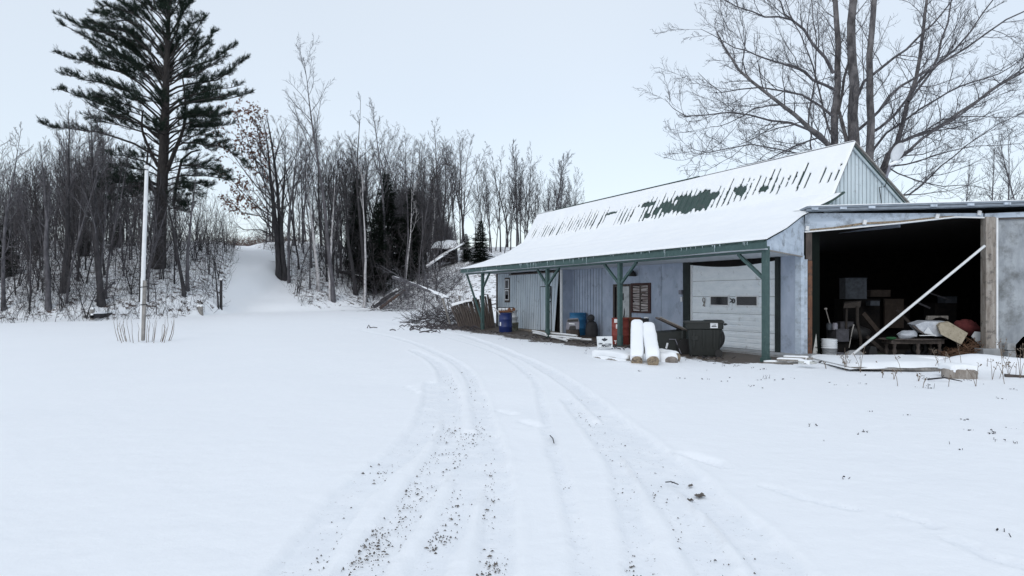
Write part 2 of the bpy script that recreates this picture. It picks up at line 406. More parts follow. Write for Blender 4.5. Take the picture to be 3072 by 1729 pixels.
def build_ground():
    xs = np.concatenate([-150 + np.arange(0, 100, 5.0), np.arange(-50, -36, 1.2), np.arange(-36, -7, 0.33), np.arange(-7, -4, 0.07), np.arange(-4, 6, 0.04), np.arange(6, 14, 0.065), np.arange(14, 34, 0.5), np.arange(34, 60, 2), np.arange(60, 161, 6.0)])
    ys = np.concatenate([np.arange(-30, 1.5, 1.5), np.arange(1.5, 2.4, 0.1), np.arange(2.4, 10, 0.038), np.arange(10, 20, 0.062), np.arange(20, 36, 0.14), np.arange(36, 90, 0.4), np.arange(90, 130, 2), np.arange(130, 301, 8.0)])
    X, Y = np.meshgrid(xs, ys)
    Z = terrain(X, Y)
    # ruts
    near = (Y > 1.4) & (Y < 45) & (X > -15) & (X < 14)
    idx = np.where(near.ravel())[0]
    qx = X.ravel()[idx]; qy = Y.ravel()[idx]; dz = np.zeros(len(idx)); rut = np.zeros(len(idx))
    for (P, hw, dp) in TR:
        bb = (qx > P[:, 0].min() - 1) & (qx < P[:, 0].max() + 1) & (qy > P[:, 1].min() - 1) & (qy < P[:, 1].max() + 1)
        ii = np.where(bb)[0]
        if len(ii) == 0: continue
        best = np.full(len(ii), 1e9)
        for p in P[::1]:
            d2 = (qx[ii] - p[0]) ** 2 + (qy[ii] - p[1]) ** 2
            np.minimum(best, d2, out=best)
        d = np.sqrt(best) + 0.05 * fbm(qx[ii] * 3, qy[ii] * 3, 4)
        hw2 = hw * (1 + 0.25 * fbm(qx[ii] * 1.3, qy[ii] * 1.3, 8))
        prof = -dp * (1 - sm(hw2 * 0.86, hw2 * 1.08, d)) + dp * 0.40 * np.exp(-((d - hw2 * 1.3) / (hw2 * 0.28)) ** 2)
        rut[ii] = np.maximum(rut[ii], 1 - sm(hw2 * .9, hw2 * 1.06, d))
        prof += (1 - sm(hw2 * 0.8, hw2 * 1.2, d)) * 0.012 * fbm(qx[ii] * 14, qy[ii] * 14, 9)
        dz[ii] = np.where(np.abs(prof) > np.abs(dz[ii]), prof, dz[ii])
    Zf = Z.ravel().copy(); Zf[idx] += dz * 0.72; rutf = np.zeros(X.size); rutf[idx] = rut; rutf = rutf.reshape(X.shape)
    Zf[idx] += 0.012 * fbm(qx * 3.5, qy * 3.5, 21) + 0.003 * (vnoise(qx * 14, qy * 14, 23) - .5)
    # footprints
    for (px0, py0, px1, py1, n) in [(1225, 1160, 1265, 1190, 3), (1500, 1232, 1560, 1246, 3), (1575, 1266, 1635, 1283, 3), (2070, 1365, 2170, 1395, 5)]:
        for k in range(n):
            q = gp(px0 + (px1 - px0) * k / n, py0 + (py1 - py0) * k / n)
            Zf[idx] -= 0.03 * np.exp(-(((qx - q[0]) / 0.07) ** 2 + ((qy - q[1]) / 0.13) ** 2) ** 2)
    V = np.stack([X.ravel(), Y.ravel(), Zf], 1)
    ny, nx = X.shape
    a = (np.arange(ny - 1)[:, None] * nx + np.arange(nx - 1)[None, :]).ravel()
    q = np.stack([a, a + 1, a + nx + 1, a + nx], 1)
    me = np_mesh('snow_ground', V, quads=q, smooth=True)
    # masks
    s, t = to_st(X, Y)
    n1 = fbm(X * 1.4, Y * 1.4, 31, 4)
    dirt = sm(-0.75, -0.15, t + n1 * 1.3) * sm(-0.9, -0.3, s + n1) * (1 - sm(20.5, 22, s + n1)) * (1 - sm(6, 7, t))
    dirt = np.maximum(dirt, sm(7.8, 8.3, X + n1 * .4) * sm(17.2, 17.9, Y + n1 * 1.0) * (1 - sm(27, 28, Y)) * (1 - sm(20, 22, X)))
    dirt = np.maximum(dirt, 0.60 * sm(-2.0, -1.1, t + n1 * .9) * (1 - sm(2, 3, t)) * sm(5.0, 6.5, s) * (1 - sm(20, 21.5, s)))
    dirt = np.maximum(dirt, 0.58 * sm(-1.5, -0.8, t + n1 * .6) * (1 - sm(2, 3, t)) * sm(-.6, 0.2, s) * (1 - sm(4.0, 5.0, s)))
    dirt = np.maximum(dirt, 0.60 * np.exp(-(((s - 20.5) / 2.5) ** 2 + ((t + 0.0) / 2.5) ** 2)))
    for (P, hw, dp) in TR[:8]:
        pass
    ye = np.interp(X, EX, EY)
    fo = sm(-0.4, 1.2, Y - ye + 1.6 * fbm(X / 2, Y / 2, 41)) * (1 - 0.0 * X)
    pd = path_dist(X, Y)
    fo = fo * sm(-0.25, 0.25, pd + 1.1 * fbm(X / 1.5, Y / 1.5, 43))
    # bare speckled strip beside the porch
    for nm, arr in (('dirt', dirt), ('litter', fo), ('rut', rutf)):
        at = me.attributes.new(nm, 'FLOAT', 'POINT'); at.data.foreach_set('value', arr.ravel().astype(np.float32))
    m = bpy.data.materials.new('snow_ground'); m.use_nodes = True
    T = m.node_tree; b = T.nodes['Principled BSDF']; b.inputs['Roughness'].default_value = 0.6; b.inputs['Specular IOR Level'].default_value = 0.25
    N = T.nodes.new; K = T.links.new
    g = N('ShaderNodeNewGeometry')
    def noise(sc, det=4, rg=0.6):
        n = N('ShaderNodeTexNoise'); n.inputs['Scale'].default_value = sc; n.inputs['Detail'].default_value = det; n.inputs['Roughness'].default_value = rg
        K(g.outputs['Position'], n.inputs['Vector']); return n.outputs['Fac']
    def math_(op, a, b_=None, c=None, clamp=False):
        n = N('ShaderNodeMath'); n.operation = op; n.use_clamp = clamp
        for i, q in enumerate((a, b_, c)):
            if q is None: continue
            if isinstance(q, (int, float)): n.inputs[i].default_value = q
            else: K(q, n.inputs[i])
        return n.outputs[0]
    def attr(nm):
        n = N('ShaderNodeAttribute'); n.attribute_name = nm; return n.outputs['Fac']
    def mixc(f, a, b_):
        n = N('ShaderNodeMix'); n.data_type = 'RGBA'; K(f, n.inputs[0])
        for i, q in ((6, a), (7, b_)):
            if isinstance(q, tuple): n.inputs[i].default_value = (*q, 1)
            else: K(q, n.inputs[i])
        return n.outputs[2]
    def ramp(f, lo, hi, smooth=True):
        n = N('ShaderNodeMapRange'); n.interpolation_type = 'SMOOTHSTEP'; K(f, n.inputs['Value']); n.inputs['From Min'].default_value = lo; n.inputs['From Max'].default_value = hi
        return n.outputs[0]
    snowc = mixc(noise(0.6, 4), (0.855, 0.882, 0.92), (0.895, 0.915, 0.945))
    rutm = math_('MULTIPLY', attr('rut'), ramp(noise(3.0, 5, .7), .30, .62))
    snowc = mixc(rutm, snowc, (0.82, 0.85, 0.892))
    grit = math_('MULTIPLY', attr('rut'), ramp(noise(26, 6, .8), .615, .66))
    snowc = mixc(grit, snowc, (0.30, 0.28, 0.27))
    dirtc = mixc(noise(9, 6), (0.045, 0.036, 0.03), (0.13, 0.105, 0.085))
    dirtf = ramp(math_('ADD', attr('dirt'), math_('MULTIPLY', math_('SUBTRACT', noise(5, 7, 0.75), 0.5), 1.3)), 0.42, 0.52)
    # leaf litter poking through forest snow: streaky cells
    lf = math_('ADD', math_('MULTIPLY', attr('litter'), 0.27), math_('SUBTRACT', noise(2.3, 8, 0.8), 0.5))
    lf = ramp(lf, 0.285, 0.345)
    litc = mixc(noise(4, 5), (0.035, 0.028, 0.028), (0.12, 0.085, 0.07))
    c = mixc(lf, snowc, litc)
    c = mixc(dirtf, c, dirtc)
    K(c, b.inputs['Base Color'])
    bp = N('ShaderNodeBump'); bp.inputs['Strength'].default_value = 0.5; bp.inputs['Distance'].default_value = 0.03
    K(math_('ADD', noise(3.5, 7, 0.65), math_('MULTIPLY', dirtf, -0.6)), bp.inputs['Height']); K(bp.outputs[0], b.inputs['Normal'])
    o = link('snow_ground', me, m)
    o['kind'] = 'structure'
    o['label'] = 'snow covered yard, drive and hillside'
    return o
build_ground()

# ---------------------------------------------------------------- garage
GAR = thing('garage', L(9, 2, 0), 'long garage with snowy porch roof on green posts, grey siding and white overhead door', 'garage')
Z0 = Vector((0, 0, 0))
def zro(t): return float(np.interp(t, [-0.25, 1.0, 2.3, 3.27], [2.93, 3.30, 3.80, 4.38]))
def s_near(t): return float(np.interp(t, [-0.25, 2.1, 6.5], [-0.22, 0.78, 0.78]))
SF = 19.5
def lbox(mb, s0, s1, t0, t1, z0, z1):
    return mb.hexa([L(s1, t0, z0), L(s0, t0, z0), L(s0, t1, z0), L(s1, t1, z0), L(s1, t0, z1), L(s0, t0, z1), L(s0, t1, z1), L(s1, t1, z1)])

# porch roof sheet (ribbed metal)
ts = [-0.27, 0.0, 0.4, 0.8, 1.2, 1.6, 2.0, 2.4, 2.8, 3.25]
def srow(t, n): 
    a = s_near(t); return [a + (SF - a) * k / n for k in range(n + 1)]
def rib(s): return 0.014 * (1 if (s / 0.155) % 2 < 0.9 else 0)
mb = MB()
n = 330
mb.grid([[L(s, t, zro(t) + rib(s)) for s in srow(t, n)] for t in ts], smooth=False)
mb.grid([[L(s, t, zro(t) - 0.03) for s in srow(t, n)[::30]] for t in reversed(ts)], smooth=False)
lo = [L(s, -0.27, zro(-0.27) + rib(s)) for s in srow(-0.27, n)]; lo2 = [Vector((p.x, p.y, p.z - 0.03 - 0.0)) for p in lo]
mb.grid([lo2, lo], smooth=False)
PR = mb.build('porch_roof', GREENMETAL, GAR)

def snow_strip(fn_base, fn_norm, A, B, thick, name, parent, keep=None, seed=1, edge=0.12):
    """closed sheet of snow over a roof: fn_base(a,b)->point"""
    na, nb = len(A), len(B)
    AA, BB = np.meshgrid(A, B, indexing='ij')
    th = thick * (0.85 + 0.6 * fbm(AA * 0.9, BB * 2.0, seed) + 0.25 * fbm(AA * 5, BB * 5, seed + 3))
    la = (A[-1] - A[0]); lb = (B[-1] - B[0])
    e = np.minimum(np.minimum(AA - A[0], A[-1] - AA), np.minimum(BB - B[0], B[-1] - BB))
    th = th * (0.35 + 0.65 * np.sqrt(np.clip(e / edge, 0, 1)))
    km = np.ones((na, nb), bool) if keep is None else keep(AA, BB)
    V = []; 
    base = [[fn_base(a, b) for b in B] for a in A]
    nn = fn_norm
    Vb = np.array([[tuple(p) for p in r] for r in base])
    Nn = np.array(nn(AA, BB))  # (na,nb,3)
    # thin at edges of melted holes
    er = km.astype(float)
    er2 = er.copy()
    er2[1:] = np.minimum(er2[1:], er[:-1]); er2[:-1] = np.minimum(er2[:-1], er[1:])
    er2[:, 1:] = np.minimum(er2[:, 1:], er[:, :-1]); er2[:, :-1] = np.minimum(er2[:, :-1], er[:, 1:])
    th = th * (0.25 + 0.75 * er2)
    Vt = Vb + Nn * th[..., None]
    Vb2 = Vb + Nn * 0.004
    idx = np.arange(na * nb).reshape(na, nb)
    cell = km[:-1, :-1] & km[1:, :-1] & km[1:, 1:] & km[:-1, 1:]
    q = np.stack([idx[:-1, :-1], idx[1:, :-1], idx[1:, 1:], idx[:-1, 1:]], -1)
    qt = q[cell]
    M = na * nb
    sides = []
    cp = np.pad(cell, 1)
    for (di, dj, c0, c1) in [(-1, 0, 3, 0), (1, 0, 1, 2), (0, -1, 0, 1), (0, 1, 2, 3)]:
        nbc = cp[1 + di:1 + di + cell.shape[0], 1 + dj:1 + dj + cell.shape[1]]
        ed = cell & ~nbc
        qq = q[ed]
        if len(qq): sides.append(np.stack([qq[:, c0] + M, qq[:, c1] + M, qq[:, c1], qq[:, c0]], 1))
    Q = np.concatenate([qt] + sides)
    V = np.concatenate([Vt.reshape(-1, 3), Vb2.reshape(-1, 3)])
    used = np.unique(Q); rem = -np.ones(len(V), int); rem[used] = np.arange(len(used))
    V = V[used]; Q = rem[Q]
    off = np.array(ORG[parent.name]); 
    me = np_mesh(name, V - off, quads=Q, smooth=True)
    return link(name, me, SNOW, parent)

tt = np.concatenate([[-0.33, -0.30], np.arange(-0.26, 3.2, 0.09), [3.27, 3.36]])
ss = np.concatenate([np.linspace(0, 1, 380)])
edge_n = lambda s: 0.07 * float(vnoise(np.array(s * 1.1), np.array(0.5), 3)) + 0.04 * float(vnoise(np.array(s * 4.0), np.array(0.5), 5))
def base_pr(a, b):
    t = b; s0 = s_near(b) - 0.04
    s = s0 + (SF + 0.03 - s0) * a
    if b < -0.2: t = b + edge_n(s)
    t = min(t, 3.36)
    z = zro(min(t, 3.27)) + 0.012 + (0.12 if t > 3.3 else 0.0)
    return L(s, t, z)
snow_strip(base_pr, lambda a, b: np.stack([a * 0 - 0.15 * Vv[0], a * 0 - 0.15 * Vv[1], a * 0 + 0.98], -1), ss, tt, 0.085, 'roof_snow', PR, seed=3, edge=0.08)
# the snowy tip standing out beside the gable
mb = MB()
P = []
for k in range(9):
    f = k / 8; P.append([L(0.95 - 0.42 * math.sin(f * math.pi) * 0.5 - 0.35 * f, 2.35 + 1.12 * f + 0.0 * j, zro(2.35 + 1.0 * f) + 0.03 + (0.11 if j == 1 else 0.0) * math.sin(math.pi * min(1, f + .15)) ) if j < 2 else L(1.3, 2.35 + 1.12 * f, zro(2.35 + 1.0 * f) + 0.10) for j in range(3)])
mb.grid(P)
mb.build('roof_snow_tip', SNOW, GAR)
mb = MB(); mb.beam(L(0.62, 2.75, 4.02), L(0.62, 3.5, 4.42), 0.10, 0.05); mb.build('rafter_end', GREENMETAL, GAR)

# upper roof, steep front slope and shallow rear slope
KT, KZ, RT, RZ, ET, EZ = 3.25, 4.36, 4.10, 5.86, 6.45, 4.26
SN = 0.72
mb = MB()
def pl(f): return KT + (RT - KT) * f, KZ + (RZ - KZ) * f
mb.grid([[L(SN + (SF - SN) * k / 330, pl(f)[0] - rib(SN + (SF - SN) * k / 330), pl(f)[1] + rib(SN + (SF - SN) * k / 330)) for k in range(331)] for f in (0, 0.5, 1)], smooth=False)
mb.grid([[L(SN + (SF - SN) * k / 20, RT + (ET - RT) * f, RZ + (EZ - RZ) * f) for k in range(21)] for f in (0, 0.5, 1)], smooth=False)
mb.grid([[L(SN + (SF - SN) * k / 20, RT + (ET - RT) * f - 0.05, RZ + (EZ - RZ) * f - 0.06) for k in range(21)] for f in (1, 0.5, 0)], smooth=False)
UR = mb.build('main_roof', GREENMETAL, GAR)
RIB = 0.25
_r = np.random.default_rng(5)
NR = 88
w0 = np.interp(np.arange(NR) * RIB, [0, 2, 5, 9, 14, 19], [0.28, 0.24, 0.08, 0.05, 0.05, 0.04]) + _r.uniform(-0.07, 0.12, NR)
w1 = np.interp(np.arange(NR) * RIB, [0, 1.5, 3, 6, 10, 14, 19], [0.40, 0.72, 0.76, 0.72, 0.72, 0.66, 0.60]) + _r.uniform(-0.16, 0.10, NR)
wd = np.interp(np.arange(NR) * RIB, [0, 3, 6, 10, 14, 19], [0.024, 0.028, 0.036, 0.046, 0.052, 0.066]) * _r.uniform(0.45, 1.35, NR)
skip = _r.random(NR) < 0.10
def keep(A, B):
    s = SN + A; f = B / 1.72
    i = np.clip((s / RIB).astype(int), 0, NR - 1)
    c = (i + 0.5) * RIB
    jit = 0.035 * (vnoise(s * 9, f * 14, 6) - 0.5) + 0.05 * (vnoise(np.floor(s / RIB) * 3.3, s * 0, 12) - .5)
    rel = np.clip((f - w0[i]) / (w1[i] - w0[i]), 0, 1)
    width = wd[i] * np.sin(np.pi * rel ** 0.7) ** 0.9
    hole = (np.abs(s - c + jit) < width) & (f > w0[i]) & (f < w1[i]) & ~skip[i] & (s < 18.9)
    nz_ = vnoise(s * 3.2, f * 7, 7)
    for (s0, s1, f0, f1, sl) in [(5.3, 8.9, 0.06, 0.62, 0.0), (4.3, 4.9, 0.30, 0.56, 0), (3.3, 3.7, 0.28, 0.42, 0), (8.8, 10.2, 0.46, 0.62, 0), (9.0, 9.4, 0.14, 0.26, 0), (11.6, 12.5, 0.44, 0.52, 0)]:
        cx, cf = (s0 + s1) / 2, (f0 + f1) / 2
        rr = np.abs((s - cx - (f - cf) * 1.2) / ((s1 - s0) / 2)) ** 2.2 + np.abs((f - cf + 0.05 * (s - cx) * 0.5) / ((f1 - f0) / 2)) ** 2.2
        comb = 0.45 * np.abs(((s / RIB) % 1) - 0.5) * 2
        hole |= (rr + comb * 1.25 + (nz_ - 0.5) * 1.5) < 1.02
    return ~hole
A = np.arange(0, SF - SN + 0.03, 0.031); B = np.linspace(-0.02, 1.735, 62)
sn_ = math.hypot(RT - KT, RZ - KZ); nt_, nz2 = -(RZ - KZ) / sn_, (RT - KT) / sn_
NV = np.array([Vv[0] * nt_, Vv[1] * nt_, nz2])
def base_ur(a, b):
    f = b / sn_; t, z = pl(f)
    return L(SN + a - 0.02, t - 0.008, z + 0.012)
snow_strip(base_ur, lambda a, b: np.broadcast_to(NV, a.shape + (3,)), A, B, 0.055, 'roof_snow', UR, keep=keep, seed=8, edge=0.05)
A2 = np.linspace(0, SF - SN, 60); B2 = np.linspace(-0.05, 2.8, 14)
snow_strip(lambda a, b: L(SN + a, RT + (ET - RT) * b / 2.8, RZ + (EZ - RZ) * b / 2.8 + 0.01), lambda a, b: np.broadcast_to(np.array([0, 0, 1.0]), a.shape + (3,)), A2, B2, 0.07, 'roof_snow', UR, seed=9)
# ridge cap showing dark between drifts
mb = MB(); mb.beam(L(7.0, RT + 0.03, RZ + 0.05), L(17.8, RT + 0.03, RZ + 0.05), 0.16, 0.03); mb.build('ridge_cap', GREENMETAL, UR)

# gable end: boards over dark backing
GS = 0.86
mb = MB()
def gz(t): return (KZ + (t - KT) * (RZ - KZ) / (RT - KT)) if t < RT else (RZ + (t - RT) * (EZ - RZ) / (ET - RT))
back = [L(GS + 0.05, 3.0, 3.72), L(GS + 0.05, 6.3, 3.72), L(GS + 0.05, 6.3, gz(6.3) - 0.06), L(GS + 0.05, RT, RZ - 0.07), L(GS + 0.05, KT, KZ - 0.05), L(GS + 0.05, 3.0, 4.2)]
mb.prism(back, Vector((U[0], U[1], 0)) * 0.06)
mb.build('gable_backing', DARK, GAR)
mb = MB(); t = 3.06; k = 0
rg = random.Random(3)
while t < 6.3:
    wdt = 0.122 + rg.uniform(-0.012, 0.012); t1 = min(t + wdt, 6.3)
    za = min(gz(max(t, KT)), 9) - 0.07; zb = gz(max(t1, KT)) - 0.07
    pts = [L(GS, t, 3.76), L(GS, t1, 3.76), L(GS, t1, zb)]
    if t < RT < t1: pts.append(L(GS, RT, RZ - 0.07))
    pts.append(L(GS, t, za))
    mb.prism(pts, Vector((U[0], U[1], 0)) * 0.03)
    t = t1 + 0.034; k += 1
mb.build('gable_wall', GABLE, GAR)
mb = MB()
mb.beam(L(0.80, RT + 0.02, RZ - 0.09), L(0.80, ET - 0.05, EZ - 0.05), 0.045, 0.13)
mb.build('rake_board', GABLE, GAR)
mb = MB(); mb.beam(L(0.76, KT, KZ - 0.02), L(0.76, RT, RZ - 0.02), 0.05, 0.05); mb.beam(L(0.74, RT, RZ + 0.0), L(0.74, ET, EZ + 0.02), 0.08, 0.035)
mb.build('roof_edge_trim', WOODGREY, GAR)

# shell walls, and added sheets that keep the shed void dark
mb = MB(); lbox(mb, 6.5, 19.2, 6.25, 6.35, 0, 4.3); mb.build('rear_wall', WALL, GAR)
mb = MB(); lbox(mb, 0.95, 6.5, 6.26, 6.34, 3.62, 4.3); mb.build('rear_wall', WALL, GAR)  # upper strip added to stop light leaking in above the shed
mb = MB(); lbox(mb, 6.4, 6.49, 2.9, 6.25, -.1, 3.8); mb.build('added_void_wall', DARK, GAR)  # unseen partition added to close the void and keep it dark
mb = MB(); lbox(mb, 0.97, 6.4, 2.9, 6.25, 3.80, 3.84); mb.build('added_void_ceiling', DARK, GAR)  # unseen ceiling added so that no light leaks into the void
mb = MB()
mb.prism([L(19.2, 1.62, 0), L(19.2, 6.25, 0), L(19.2, 6.25, 4.28), L(19.2, RT, RZ - 0.1), L(19.2, KT, KZ - 0.1), L(19.2, 1.62, 3.3)], Vector((U[0], U[1], 0)) * -0.08)
mb.build('far_end_wall', WALL, GAR)
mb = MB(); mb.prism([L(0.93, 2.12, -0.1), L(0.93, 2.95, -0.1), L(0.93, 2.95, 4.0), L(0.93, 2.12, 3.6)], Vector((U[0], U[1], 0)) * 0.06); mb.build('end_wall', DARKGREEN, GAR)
mb = MB(); lbox(mb, 1.0, 19.1, 2.90, 2.95, -.1, 3.9); mb.build('inner_partition', DARK, GAR)

# porch ceiling, fascia, posts
mb = MB()
mb.hexa([L(SF - 0.1, -0.2, 2.72), L(-0.15, -0.2, 2.72), L(0.80, 2.1, 2.68), L(SF - 0.1, 2.1, 2.72), L(SF - 0.1, -0.2, 2.75), L(-0.15, -0.2, 2.75), L(0.80, 2.1, 2.71), L(SF - 0.1, 2.1, 2.75)])
mb.build('porch_ceiling', SOFFIT, GAR)
mb = MB(); P0 = []
for k in range(27):
    s = -0.24 + (SF + 0.24) * k / 26
    P0.append((s, 2.735 + 0.012 * math.sin(s * 1.3) + 0.03 * math.exp(-((s - 17) / 3) ** 2), 2.915 + 0.012 * math.sin(s * 0.9)))
for (s, a, b), (s2, a2, b2) in zip(P0, P0[1:]):
    mb.hexa([L(s2, -0.25, a2), L(s, -0.25, a), L(s, -0.21, a), L(s2, -0.21, a2), L(s2, -0.25, b2), L(s, -0.25, b), L(s, -0.21, b), L(s2, -0.21, b2)])
mb.build('fascia', GREEN, GAR)
mb = MB(); lbox(mb, -0.05, SF - 0.15, -0.05, 0.05, 2.66, 2.717); mb.build('porch_beam', GREEN, GAR)
def post(s, braces, t=0.0, hw=0.065, split=False):
    mb = MB(); lbox(mb, s - hw, s + hw, t - hw, t + hw, -0.1, 2.66 if not split else 2.80)
    p = mb.build('post', GREEN, GAR, bevel=0.006)
    if not split:
        mb = MB(); mb.tube([L(s, t, -0.1), L(s, t, 0.33)], [0.105, 0.10], 10); mb.build('post_foot', GREEN, p)
    for (s0, z0, s1, z1) in braces:
        mb = MB(); mb.beam(L(s0, t - 0.0, z0), L(s1, t - 0.0, z1), 0.075, 0.075); mb.build('brace', GREEN, p)
    return p
post(17.3, [(17.38, 0.45, 19.25, 2.66), (17.22, 2.0, 16.5, 2.66)])
post(10.95, [(11.03, 2.06, 11.8, 2.66), (10.87, 2.06, 10.05, 2.66)])
post(6.1, [(6.18, 2.02, 7.0, 2.66), (6.02, 2.02, 5.2, 2.66)])
post(0.0, [(0.07, 2.03, 0.9, 2.66)], hw=0.068, split=True)
mb = MB(); lbox(mb, -0.09, 0.09, -0.09, 0.09, -0.1, 0.12); mb.build('post_foot', GREEN, GAR)
# wing panel closing the porch end
mb = MB(); e = 0.03
pts = [(-0.05, 0.05, 2.71), (0.80, 2.12, 2.66), (0.80, 2.14, 3.70), (0.42, 1.2, 3.33), (-0.10, -0.1, 2.92)]
mb.prism([L(*p) for p in pts], Vector((U[0], U[1], 0)) * e)
mb.build('porch_end_panel', PLY, GAR)
mb = MB(); mb.beam(L(-0.06, 0.06, 2.70), L(0.79, 2.12, 2.65), 0.035, 0.03); mb.build('porch_end_trim', WOODGREY, GAR)

# icicles along the eave
rg = random.Random(11)
for k in range(64):
    s = rg.uniform(0.1, 19.3); ln = rg.choice([0.05, 0.06, 0.08, 0.09, 0.12, 0.2, 0.28]) * rg.uniform(0.7, 1.2)
    mb = MB(); p = L(s, -0.285, 2.925); mb.tube([p, p + Vector((0, 0, -ln * 0.5)), p + Vector((0, 0, -ln))], [0.011, 0.007, 0.001], 5)
    mb.build('icicle', ICE, GAR)

# front walls
def boards(name, s0, s1, t, z0, z1, wdt, gap, m, th=0.009, parent=GAR, seed=1, shear=None):
    mb = MB(); rg = random.Random(seed); n = max(1, round(abs(s1 - s0) / wdt)); ww = (s1 - s0) / n
    for k in range(n):
        a = s0 + ww * k + gap / 2; b = s0 + ww * (k + 1) - gap / 2
        j = rg.uniform(0, 0.004)
        if shear:
            f0 = (a - s0) / (s1 - s0); f1 = (b - s0) / (s1 - s0)
            a2 = s0 + shear[0] + f0 * (s1 + shear[1] - s0 - shear[0]); b2 = s0 + shear[0] + f1 * (s1 + shear[1] - s0 - shear[0])
        else: a2, b2 = a, b
        mb.hexa([L(b, t - j, z0), L(a, t - j, z0), L(a, t + th, z0), L(b, t + th, z0), L(b2, t - j, z1), L(a2, t - j, z1), L(a2, t + th, z1), L(b2, t + th, z1)])
    return mb.build(name, m, parent)
mb = MB(); lbox(mb, 5.45, 12.68, 2.110, 2.2, 0, 2.75); mb.build('wall_backing', DARK, GAR)
mb = MB(); lbox(mb, 0.86, 1.50, 2.110, 2.2, 0, 2.75); mb.build('wall_backing', DARK, GAR)
fw = boards('front_wall', 10.36, 12.66, 2.10, 0.0, 2.70, 0.21, 0.034, WALL, seed=2)
boards('front_wall', 5.46, 10.35, 2.10, 0.0, 2.70, 1.22, 0.016, WALL, seed=3)
boards('front_wall', 0.98, 1.49, 2.10, 0.0, 2.68, 0.6, 0.005, WALL, seed=4)
mb = MB(); lbox(mb, 0.78, 0.975, 2.075, 2.20, -0.05, 2.68); mb.build('corner_board', PLY, GAR)
mb = MB(); lbox(mb, 12.60, 12.68, 1.62, 2.10, 0, 2.72); mb.build('return_wall', WALL, GAR)
mb = MB(); lbox(mb, 12.58, 12.72, 1.56, 1.615, 0.02, 2.71); mb.build('corner_trim', WHITEP, GAR)
mb = MB(); lbox(mb, 12.72, 19.12, 1.66, 1.72, 0, 2.75); mb.build('wall_backing', DARK, GAR)  # near-black sheet stands in for the shaded opening beside the sliding door
mb = MB(); lbox(mb, 17.56, 19.09, 1.610, 1.64, 0.01, 2.69); mb.build('wall_backing', DARK, GAR)
boards('front_wall', 17.55, 19.1, 1.60, 0.0, 2.70, 0.26, 0.034, WALLB, seed=5)
mb = MB(); lbox(mb, 19.1, 19.24, 1.57, 1.70, 0, 2.72); mb.build('corner_trim', WOODDK, GAR)
mb = MB(); lbox(mb, 12.75, 17.6, 1.50, 1.62, 2.60, 2.66); mb.build('door_track', WOODDK, GAR)
SD = boards('sliding_door', 13.13, 17.5, 1.53, 0.10, 2.60, 0.215, 0.032, WALLB, th=0.009, seed=6, shear=(-0.37, 0.0))
mb = MB(); lbox(mb, 13.2, 17.48, 1.540, 1.60, 0.11, 2.55); mb.build('door_frame', DARK, SD)
mb = MB(); lbox(mb, 13.38, 14.40, 1.515, 1.524, 0.11, 2.03); mb.build('wicket_backing', DARK, SD)
WD = boards('wicket_door', 13.42, 14.36, 1.505, 0.12, 2.0, 0.235, 0.030, WALLB, th=0.009, parent=SD, seed=7)
mb = MB()
mb.tube([L(13.62, 1.47, 1.33), L(13.40, 1.47, 1.37)], 0.028, 8); mb.tube([L(13.51, 1.47, 1.33), L(13.53, 1.47, 1.02)], 0.016, 8)
mb.lathe(L(13.5, 1.47, 0.93), [(0.03, -0.04), (0.045, 0), (0.03, 0.04)], 8); mb.tube([L(13.42, 1.485, 2.0), L(13.45, 1.485, 1.5)], 0.014, 6)
mb.build('door_latch', BLACK, SD)
mb = MB(); lbox(mb, 12.9, 17.7, 1.35, 1.62, -0.05, 0.085); mb.build('door_sill', mat('tan_concrete_sill', (0.24, 0.20, 0.165), (0.33, 0.285, 0.235), 6, 0.9, 0.4, 30, spots=((0.12, 0.1, 0.09), 5, 0.55, 0.7)), GAR)
mb = MB(); lbox(mb, 0.3, 5.6, 1.35, 2.6, -0.05, 0.06); mb.build('door_slab', CONC, GAR)
# small window at the far end
win = MB(); lbox(win, 17.66, 18.2, 1.565, 1.60, 1.30, 2.50); win = win.build('window', WOODDK, GAR)
for (a, b, c, d) in [(17.70, 18.15, 1.40, 1.90), (17.70, 18.15, 1.94, 2.42)]:
    mb = MB(); lbox(mb, a + .05, b - .05, 1.545, 1.555, c + .05, d - .05); mb.build('pane', GLASSDK, win)
    mb = MB(); lbox(mb, a, b, 1.54, 1.562, c, c + .05); lbox(mb, a, b, 1.54, 1.562, d - .05, d); lbox(mb, a, a + .05, 1.541, 1.562, c + .05, d - .05); lbox(mb, b - .05, b, 1.541, 1.562, c + .05, d - .05)
    mb.build('sash', WHITEP, win)
# boarded entry door beside a torn shutter window
ed = MB(); z0, z1 = 0.1, 2.05
lbox(ed, 9.44, 9.55, 2.06, 2.10, z0, z1); lbox(ed, 8.40, 8.50, 2.06, 2.10, z0, z1); lbox(ed, 8.50, 9.44, 2.065, 2.10, z1 - 0.09, z1)
ed = ed.build('entry_door', WOODDK, GAR)
mb = MB(); lbox(mb, 8.50, 9.13, 2.075, 2.098, 0.1, 1.955); mb.build('door_panel', MIRROR, ed)
mb = MB(); lbox(mb, 9.13, 9.44, 2.085, 2.098, 0.1, 1.955); mb.build('dark_side_light', DARK, ed)
mb = MB(); lbox(mb, 9.26, 9.30, 2.07, 2.086, 0.1, 1.955); lbox(mb, 9.18, 9.20, 2.07, 2.086, 0.1, 1.9); mb.build('strip', WOODGREY, ed)
sw = MB(); lbox(sw, 7.24, 7.37, 2.05, 2.10, 1.0, 2.07); lbox(sw, 8.28, 8.385, 2.05, 2.10, 1.0, 2.07); lbox(sw, 7.37, 8.28, 2.052, 2.10, 2.0, 2.07); lbox(sw, 7.37, 8.28, 2.052, 2.10, 1.0, 1.05)
